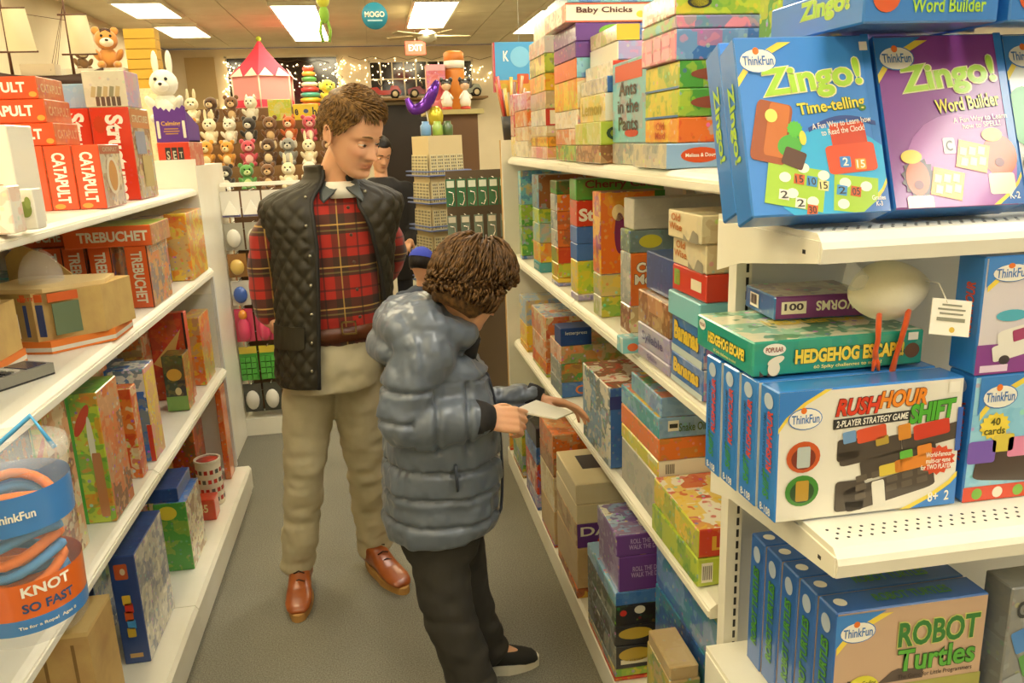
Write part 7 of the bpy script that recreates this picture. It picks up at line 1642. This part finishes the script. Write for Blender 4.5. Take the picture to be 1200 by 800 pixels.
# ---- ceiling fan, exit sign, hanging sign, frog streamer
t = thing('ceiling_fan', 'white ceiling fan with lamp far down the shop', 'fan', (.88, 12.0, 3.09)); m = MB(); m.tube([(0, 0, .05), (0, 0, .33)], .015, M_WHITE, n=8); m.build('rod', t); m = MB(); m.lathe([(.05, -.09), (.13, -.05), (.14, .02), (.08, .06)], M_WHITE, 18); m.build('motor', t)
for k in range(5): a = 2*PI*k/5+.1; m = MB(); m.box((.12, -.05, -.01), (.62, .05, 0), mat('fan_blade', '#c8b890', .6), M=Matrix.Rotation(a, 4, 'Z') @ Matrix.Rotation(.2, 4, 'X')); m.build('blade', t)
t = thing('exit_sign', 'small red lit exit sign hanging under the ceiling fan', 'sign', (.80, 13.6, 3.10)); m = MB(); m.box((-.16, -.03, -.10), (.16, .03, .10), mat('exit_red', '#c82a1a', .4, emit=(1, .1, .04), es=1.2)); m.build('lit_face', t); m = MB(); m.tube([(0, 0, .10), (0, 0, .32)], .01, M_WHITE, n=6); m.build('stem', t)
lettering(t, (.32, .06, .20), 'N', 'EXIT', Wt, .5, .0, .7, .5, bold=.03)
t = thing('hanging_sign', 'round blue sign with white lettering hung from the ceiling', 'sign', (.098, 7.0, 2.632)); m = MB(); m.lathe([(.104, -.004), (.104, .004)], mat('sign_blue', '#2e8fae', .5), 32, M=Matrix.Rotation(PI/2, 4, 'X')); m.build('disc', t); m = MB(); m.tube([(0, 0, .10), (0, 0, ZC-2.632)], .0012, M_WHITE, n=4); m.build('string', t)
lettering(t, (.2, .009, .2), 'N', 'MOGO', Wt, .5, .06, .8, .22, bold=.03, name='sign_lettering'); q = deco(t, (.2, .009, .2), 'N', 'rect', '#a8d4e0', .5, .4, .6, .06, name='print_line'); q.location.z = -.035
t = thing('hanging_frog', 'green and yellow soft frog dangling from the ceiling', 'toy', (-.26, 6.0, 2.44)); m = MB(); m.ball((0, 0, .15), (.045, .03, .05), fur('#c8c83a'), 10, 8); m.build('head', t); m = MB(); m.ball((0, 0, .06), (.035, .025, .06), fur('#8ab83a'), 10, 8); m.build('body', t)
for q in (-1, 1): m = MB(); m.tube([(q*.02, 0, .02), (q*.035, 0, -.05), (q*.02, 0, -.12)], .011, fur('#8ab83a'), n=7); m.build('leg', t); m = MB(); m.ball((q*.025, -.025, .19), .014, mat('plush_eye', '#15100c', .2), 6, 5); m.build('eye', t)
m = MB(); m.tube([(0, 0, .2), (0, 0, ZC-2.44)], .0012, M_WHITE, n=4); m.build('string', t)
# ---- blue picture carton hung over the far end of the game shelving
d = (.205, .05, .245); bx_, by_ = .775, 4.4
t = thing('hanging_carton', 'blue picture carton with an orange foot, hung on a string over the game shelving', 'sign', (bx_, by_, 1.868)); m = MB(); m.box((-.105, -.025, .06), (.105, .025, .25), mat('carton_sky', '#4f9fcc', .4)); b_ = m.build('panel', t); m = MB(); m.box((-.105, -.025, 0), (.105, .025, .06), mat('carton_sand', '#d09a34', .5)); m.build('lower_panel', t)
m = MB(); m.box((-.112, -.026, 0), (-.105, .026, .25), ink('#b8404a')); m.build('edge_strip', t); m = MB(); m.tube([(.03, 0, .25), (.03, 0, ZC-1.868)], .0015, M_WHITE, n=4); m.build('string', t)
lettering(t, (.21, .051, .25), 'N', 'K', Wt, .28, .72, .14, .22, bold=.02); deco(t, (.21, .051, .25), 'N', 'oval', '#7cc0dc', .64, .7, .5, .42); deco(t, (.21, .051, .25), 'N', 'round', '#c8562a', .7, .26, .3, .2, lift=1.5); deco(t, (.21, .051, .25), 'N', 'oval', '#c8b03a', .2, .1, .2, .14, lift=1.5)

# ---- card spinner
t = thing('card_spinner', 'square wooden spinner rack with blue wire trays of sticker cards', 'rack', (.395, 5.08, 0), math.radians(22)); wood = mat('pale_spinner_board', '#cdb98a', .7); bw = mat('blue_wire_tray', '#5a6a9c', .5)
m = MB(); m.box((-.115, -.115, .06), (.115, .115, 1.66), wood); m.build('column', t); m = MB(); m.lathe([(.22, 0), (.22, .03), (.05, .05), (.05, .06)], M_DARK, 20); m.build('foot', t)
cm_ = MB(); cm_.box((-.021, -.002, 0), (.021, .002, .125), mat('sticker_card', '#cfc296', .6)); 
for a in range(3):
    for b in range(6): cm_.box((-.015+.012*a, -.0032, .010+.019*b), (-.008+.012*a, -.002, .022+.019*b), ink(('#5a5036', '#8a7a4a', '#6a6a5a')[(a+b) % 3]))
cme = cm_.mesh('sticker_card')
for k in range(8):
    z_ = 1.42-.165*k
    m = MB()
    for zz_ in (z_+.005, z_+.030): m.tube([(-.15, -.15, zz_), (.15, -.15, zz_), (.15, .15, zz_), (-.15, .15, zz_), (-.15, -.15, zz_)], .0045, bw, n=5)
    m.box((-.15, -.15, z_), (.15, .15, z_+.004), bw); m.build('wire_tray', t)
    if k > 5: continue
    for f in (0, 1):
        for i in range(5):
            o = bpy.data.objects.new('sticker_card', cme); link(o); a = f*PI/2; L = Matrix.Translation((.395, 5.08, 0)) @ Matrix.Rotation(math.radians(22)+(0, -PI/2)[f], 4, 'Z') @ Matrix.Translation((-.09+.045*i, -.128, z_+.0045)) @ Matrix.Rotation(-.05, 4, 'X'); o.matrix_world = L
            tag(o, 'cream sticker card in the '+('top', 'second', 'third', 'fourth', 'fifth', 'sixth')[k]+' tray of the card spinner, '+('counter', 'pegboard')[1-f]+' side, '+NTH[i]+' in line', 'card', ('top', 'second', 'third', 'fourth', 'fifth', 'sixth')[k]+' tray of sticker cards')
for i, (x, c, lb) in enumerate(((-.07, '#5a8ab8', 'blue and white jar on top of the card spinner'), (.01, '#8aa83a', 'lime jar on top of the card spinner'), (.08, '#3f5a2a', 'dark green jar on top of the card spinner'))):
    m = MB(); m.lathe([(.030, 0), (.033, .01), (.033, .06), (.022, .07), (.022, .085)], ink(c), 14); o = m.build('jar'); o.location = (.395+x*.93, 5.08+x*.37, 1.661); tag(o, lb, 'jar')
# ---- wooden display case with dolls, lantern and pink box on top
t = thing('display_case', 'brown wooden display case behind the card spinner', 'cabinet', (.56, 5.72, 0)); bwd = mat('brown_case_wood', '#6a4a28', .6)
m = MB(); m.box((-.16, -.15, 0), (.16, .15, 1.80), bwd); m.build('carcass', t); m = MB(); m.box((-.20, -.19, 1.80), (.20, .19, 1.83), mat('case_top_wood', '#b8a86a', .6)); m.build('top_board', t)
d = (.13, .12, .30); o = carton('toy_box', d, (.46, 5.74, 1.831), cols('iro'), 'pink toy box standing on the brown display case', 'toy box', amt=.4); deco(o, d, 'N', 'oval', '#c83a4a', .5, .4, .6, .36); deco(o, d, 'N', 'rect', '#e8b0b0', .5, .93, .98, .12)
t = thing('paper_lantern', 'tall orange lantern jar with a white band on the display case', 'lantern', (.60, 5.80, 1.831)); m = MB(); m.lathe([(.06, 0), (.07, .02), (.07, .26), (.065, .28)], mat('orange_glaze', '#d8862e', .4), 20); m.build('jar_body', t); m = MB(); m.lathe([(.0715, .28), (.0715, .33)], mat('white_glaze', '#efe8d4', .3), 20); m.build('white_band', t); m = MB(); m.lathe([(.068, .33), (.07, .34), (.07, .38), (.05, .395)], mat('orange_lid', '#d07a2a', .4), 20); m.build('lid', t)
for i, x in enumerate((.52, .645)):
    t = thing('doll', 'small black-haired doll in white on the display case, '+('by the pink box', 'by the orange jar')[i], 'doll', (x, 5.60, 1.831), 0, 'dolls on the display case'); m = MB(); m.lathe([(.034, 0), (.036, .01), (.03, .02)], ink('#c8321e'), 14); m.build('base', t); m = MB(); m.lathe([(.032, .02), (.040, .05), (.022, .11), (.010, .125)], ink('#ece4d4'), 14); m.build('dress', t); m = MB(); m.ball((0, 0, .155), .032, ink('#e0b890'), 12, 9); h = m.build('head', t); m = MB(); m.ball((0, .006, .170), (.037, .035, .030), ink('#1c1612'), 12, 9); m.build('hair', h)
    for q in (-1, 1): m = MB(); m.ball((q*.030, .0, .192), (.014, .014, .018), ink('#1c1612'), 8, 6); m.build('hair_bun', h); m = MB(); m.tube([(q*.02, -.005, .10), (q*.04, -.02, .07)], .008, ink('#ece4d4'), n=6); m.build('arm', t)
t = thing('foil_balloon', 'shiny purple foil balloon of curled shape beside the display case', 'balloon', (.36, 5.35, 1.80)); m = MB(); pts, rr = smooth_path([(-.12, 0, .10), (-.08, 0, .03), (0, 0, .06), (.05, -.02, .14), (.08, 0, .20)], [.015, .035, .04, .035, .015], 6); m.tube(pts, rr, mat('purple_foil', '#6a35a8', .15, metal=.6), n=14); m.build('foil_body', t); m = MB(); m.ball((.06, 0, -.02), (.05, .04, .07), mat('yellow_foil', '#c8b83a', .2, metal=.5), 12, 8); m.build('yellow_lobe', t); m = MB(); m.tube([(0, 0, .02), (.02, .0, -.139)], .004, M_WHITE, n=5); m.build('stick', t)
# ---- green hook packs on a rail in front of a dark panel
t = thing('hook_panel', 'dark pegboard panel of hanging packs at the far end of the game shelving', 'rack', (.54, 4.62, 0)); m = MB(); m.box((-.14, 0, 0), (.22, .03, 1.46), mat('dark_pegboard', '#5a4a34', .8)); m.build('panel', t); m = MB(); m.box((-.20, -.20, 0), (.22, 0, .08), M_WHITE); m.build('base', t)
for (z_, nm, c1, c2, h_, n_) in ((1.42, 'upper', '#2f6a44', '#cfd8c4', .15, 6), (1.22, 'middle', '#6a7a6a', '#c8c4b0', .13, 5), (1.0, 'lower', '#2f5a44', '#a8b4a0', .14, 5)):
    card = MB(); card.box((-.026, -.002, -h_), (.026, .002, 0), ink(c1)); cme_ = card.mesh('backing_card'); lp = MB(); lp.tube([(-.012, -.006, -h_*.45), (.012, -.006, -h_*.5), (.016, -.006, -h_*.75), (.004, -.006, -h_*.95), (-.012, -.006, -h_*.9)], .0035, M_CHROME, n=6); lp.box((-.02, -.006, -h_*.3), (.02, -.002, -h_*.06), ink(c2)); lpe = lp.mesh('wire_loop')
    for i in range(n_):
        x = .52-.11+.30*i/(n_-1); e = thing('hanging_pack', 'green carded clip, '+nm+' row of the dark pegboard, '+NTH[n_-1-i]+' from the game shelving', 'toy pack', (x, 4.48, z_), 0, nm+' row of clips on the dark pegboard'); link(bpy.data.objects.new('backing_card', cme_), e); link(bpy.data.objects.new('wire_loop', lpe), e); p = MB(); p.tube([(x-.54, 0, z_+.0035), (x-.54, -.16, z_+.0035)], .0028, M_CHROME, n=6); p.build('peg', t)
# wands in a black cup
t = thing('wand_cup', 'black cup of brown and orange toy wands at the far end of the game shelving', 'cup', (.735, 4.30, 0)); m = MB(); m.box((-.06, -.06, 0), (.06, .06, 1.62), mat('wand_stand', '#c8a060', .6)); m.build('stand', t); m = MB(); m.lathe([(.045, 1.62), (.055, 1.74)], M_DARK, 14); m.build('cup', t)
for k in range(9): a = 2*PI*k/9; m = MB(); m.tube([(.03*math.cos(a), .03*math.sin(a), 1.68), (.075*math.cos(a), .05*math.sin(a), 1.88+.03*(k % 3))], [.007, .010], ink(('#b87a3a', '#c83a2a', '#d8a03a', '#7a4a2a')[k % 4]), n=7); m.build('wand', t)
# ---- counter behind the man
t = thing('counter', 'white counter with panelled front behind the man', 'counter', (-.05, 5.0, 0)); m = MB(); m.box((-.26, -.2, 0), (.14, .1, 1.30), mat('counter_front', '#d8ccae', .6)); m.build('front', t); m = MB(); m.box((-.28, -.23, 1.30), (.16, .12, 1.33), M_WHITE); m.build('worktop', t)
d = (.16, .12, .08); carton('toy_box', d, (-.16, 4.95, 1.331), cols('ivb'), 'pink and violet box on the white counter', 'toy box', amt=.6)

# ---- two more visitors
def visitor(base, h, label, coat, yaw, pitch, hair=None, cap=None):
    t = thing('person', label, 'person', base); s = h/1.7; b = Vector(base)
    hc = Vector((0, -.02*s, 1.58*s)); HM = head_matrix(hc, .225*max(s, .72), yaw, pitch)
    mb = MB(); add_head(mb, HM, SKIN, smile=.1); limb(mb, [(0, 0, 1.34*s), (0, 0, 1.46*s), hc+Vector((0, .02, -.04))], [.05*s, .045*s, .05*s], SKIN)
    rings(mb, [((0, 0, .85*s), .13*s, .09*s, 0), ((0, 0, 1.1*s), .13*s, .09*s, 0), ((0, 0, 1.36*s), .13*s, .08*s, 0)], SKIN)
    for q in (-1, 1):
        limb(mb, [(q*.17*s, 0, 1.32*s), (q*.21*s, -.04, 1.08*s), (q*.16*s, -.22*s, .98*s)], [.042*s, .036*s, .026*s], SKIN); hand_tubes(mb, None, frame_mat(Vector((q*.16*s, -.22*s, .98*s)), (-q*.3, -1, 0), (0, 0, 1)), -q, (25, 28, 30, 32), SKIN, s=.9*s)
        limb(mb, [(q*.09*s, 0, .86*s), (q*.09*s, 0, .48*s), (q*.09*s, .02, .09*s)], [.075*s, .055*s, .04*s], SKIN)
    me = remesh(mb, .006, 2, 'body'); tint_face(me, HM, .1); obj_of(me, 'body', t, SKIN)
    hm = hair_mat('dark_hair_'+t.name.replace('.', '_'), '#0c0907', '#241a12'); f = bpy.data.objects.new('face', None); link(f, t); face_parts(f, HM, hm, closed=True)
    hb = MB(); vs = []; fs = []; n, rws = 32, 12
    for i in range(rws+1):
        for k in range(n):
            u = -180+360*k/n; a = abs((u+90+180) % 360-180); lo = 30 if a < 40 else (30-(a-40)*1.6 if a < 75 else -38); v = lo+(90-lo)*i/rws; p, d_ = scalp(u, v, .05+.012*math.sin(k*2.1)*math.sin(i*1.7) if i else -.02); vs.append(p)
    for i in range(rws):
        for k in range(n): fs.append((i*n+k, i*n+(k+1) % n, (i+1)*n+(k+1) % n, (i+1)*n+k))
    hb.add(vs, fs, hm, True, HM); hb.build('hair', t)
    if cap:
        c = MB(); vs = []; fs = []
        for i in range(9):
            for k in range(28): u = -180+360*k/28; v = 14+76*i/8; vs.append(scalp(u, v, .085)[0])
        for i in range(8):
            for k in range(28): fs.append((i*28+k, i*28+(k+1) % 28, (i+1)*28+(k+1) % 28, (i+1)*28+k))
        c.add(vs, fs, mat('blue_cap', cap, .8), True, HM); co = c.build('cap', t); br = MB(); br.tube([(-.2, -.36, .22), (0, -.50, .20), (.2, -.36, .22)], [.05, .09, .05], mat('red_brim', '#a83a34', .8), n=8, M=HM, flat=.3); br.build('brim', co)
    cm = mat('coat_'+coat.lstrip('#'), coat, .8); j = MB()
    rings(j, [((0, 0, .70*s), .19*s, .14*s, 0), ((0, 0, .95*s), .18*s, .14*s, 0), ((0, 0, 1.2*s), .185*s, .135*s, 0), ((0, 0, 1.36*s), .16*s, .11*s, 0), ((0, 0, 1.42*s), .08*s, .075*s, 0)], cm)
    for q in (-1, 1): limb(j, [(q*.16*s, 0, 1.32*s), (q*.22*s, -.03, 1.08*s), (q*.165*s, -.18*s, .985*s)], [.070*s, .062*s, .05*s], cm)
    obj_of(remesh(j, .012, 4, 'coat'), 'coat', t, cm); tm = mat('visitor_trousers', '#2a2a30', .9); q_ = MB()
    for q in (-1, 1): limb(q_, [(q*.09*s, 0, .80*s), (q*.09*s, 0, .45*s), (q*.09*s, .01, .10*s)], [.092*s, .075*s, .065*s], tm)
    obj_of(remesh(q_, .012, 3, 'trousers'), 'trousers', t, tm)
    for q in (-1, 1): m = MB(); m.ball((q*.09*s, -.05*s, .045*s), (.048*s, .13*s, .045*s), mat('dark_shoe', '#1c1814', .5), 14, 8); m.build('shoe', t)
    return t
visitor((.045, 5.66, 0), 1.68, 'dark-haired visitor in black looking down, seen past the shoulder of the man', '#1a1716', 25, 25)
visitor((.20, 4.02, 0), 1.10, 'small child in a blue cap standing beyond the boy', '#3a4252', 150, 20, cap='#2a3aa0')
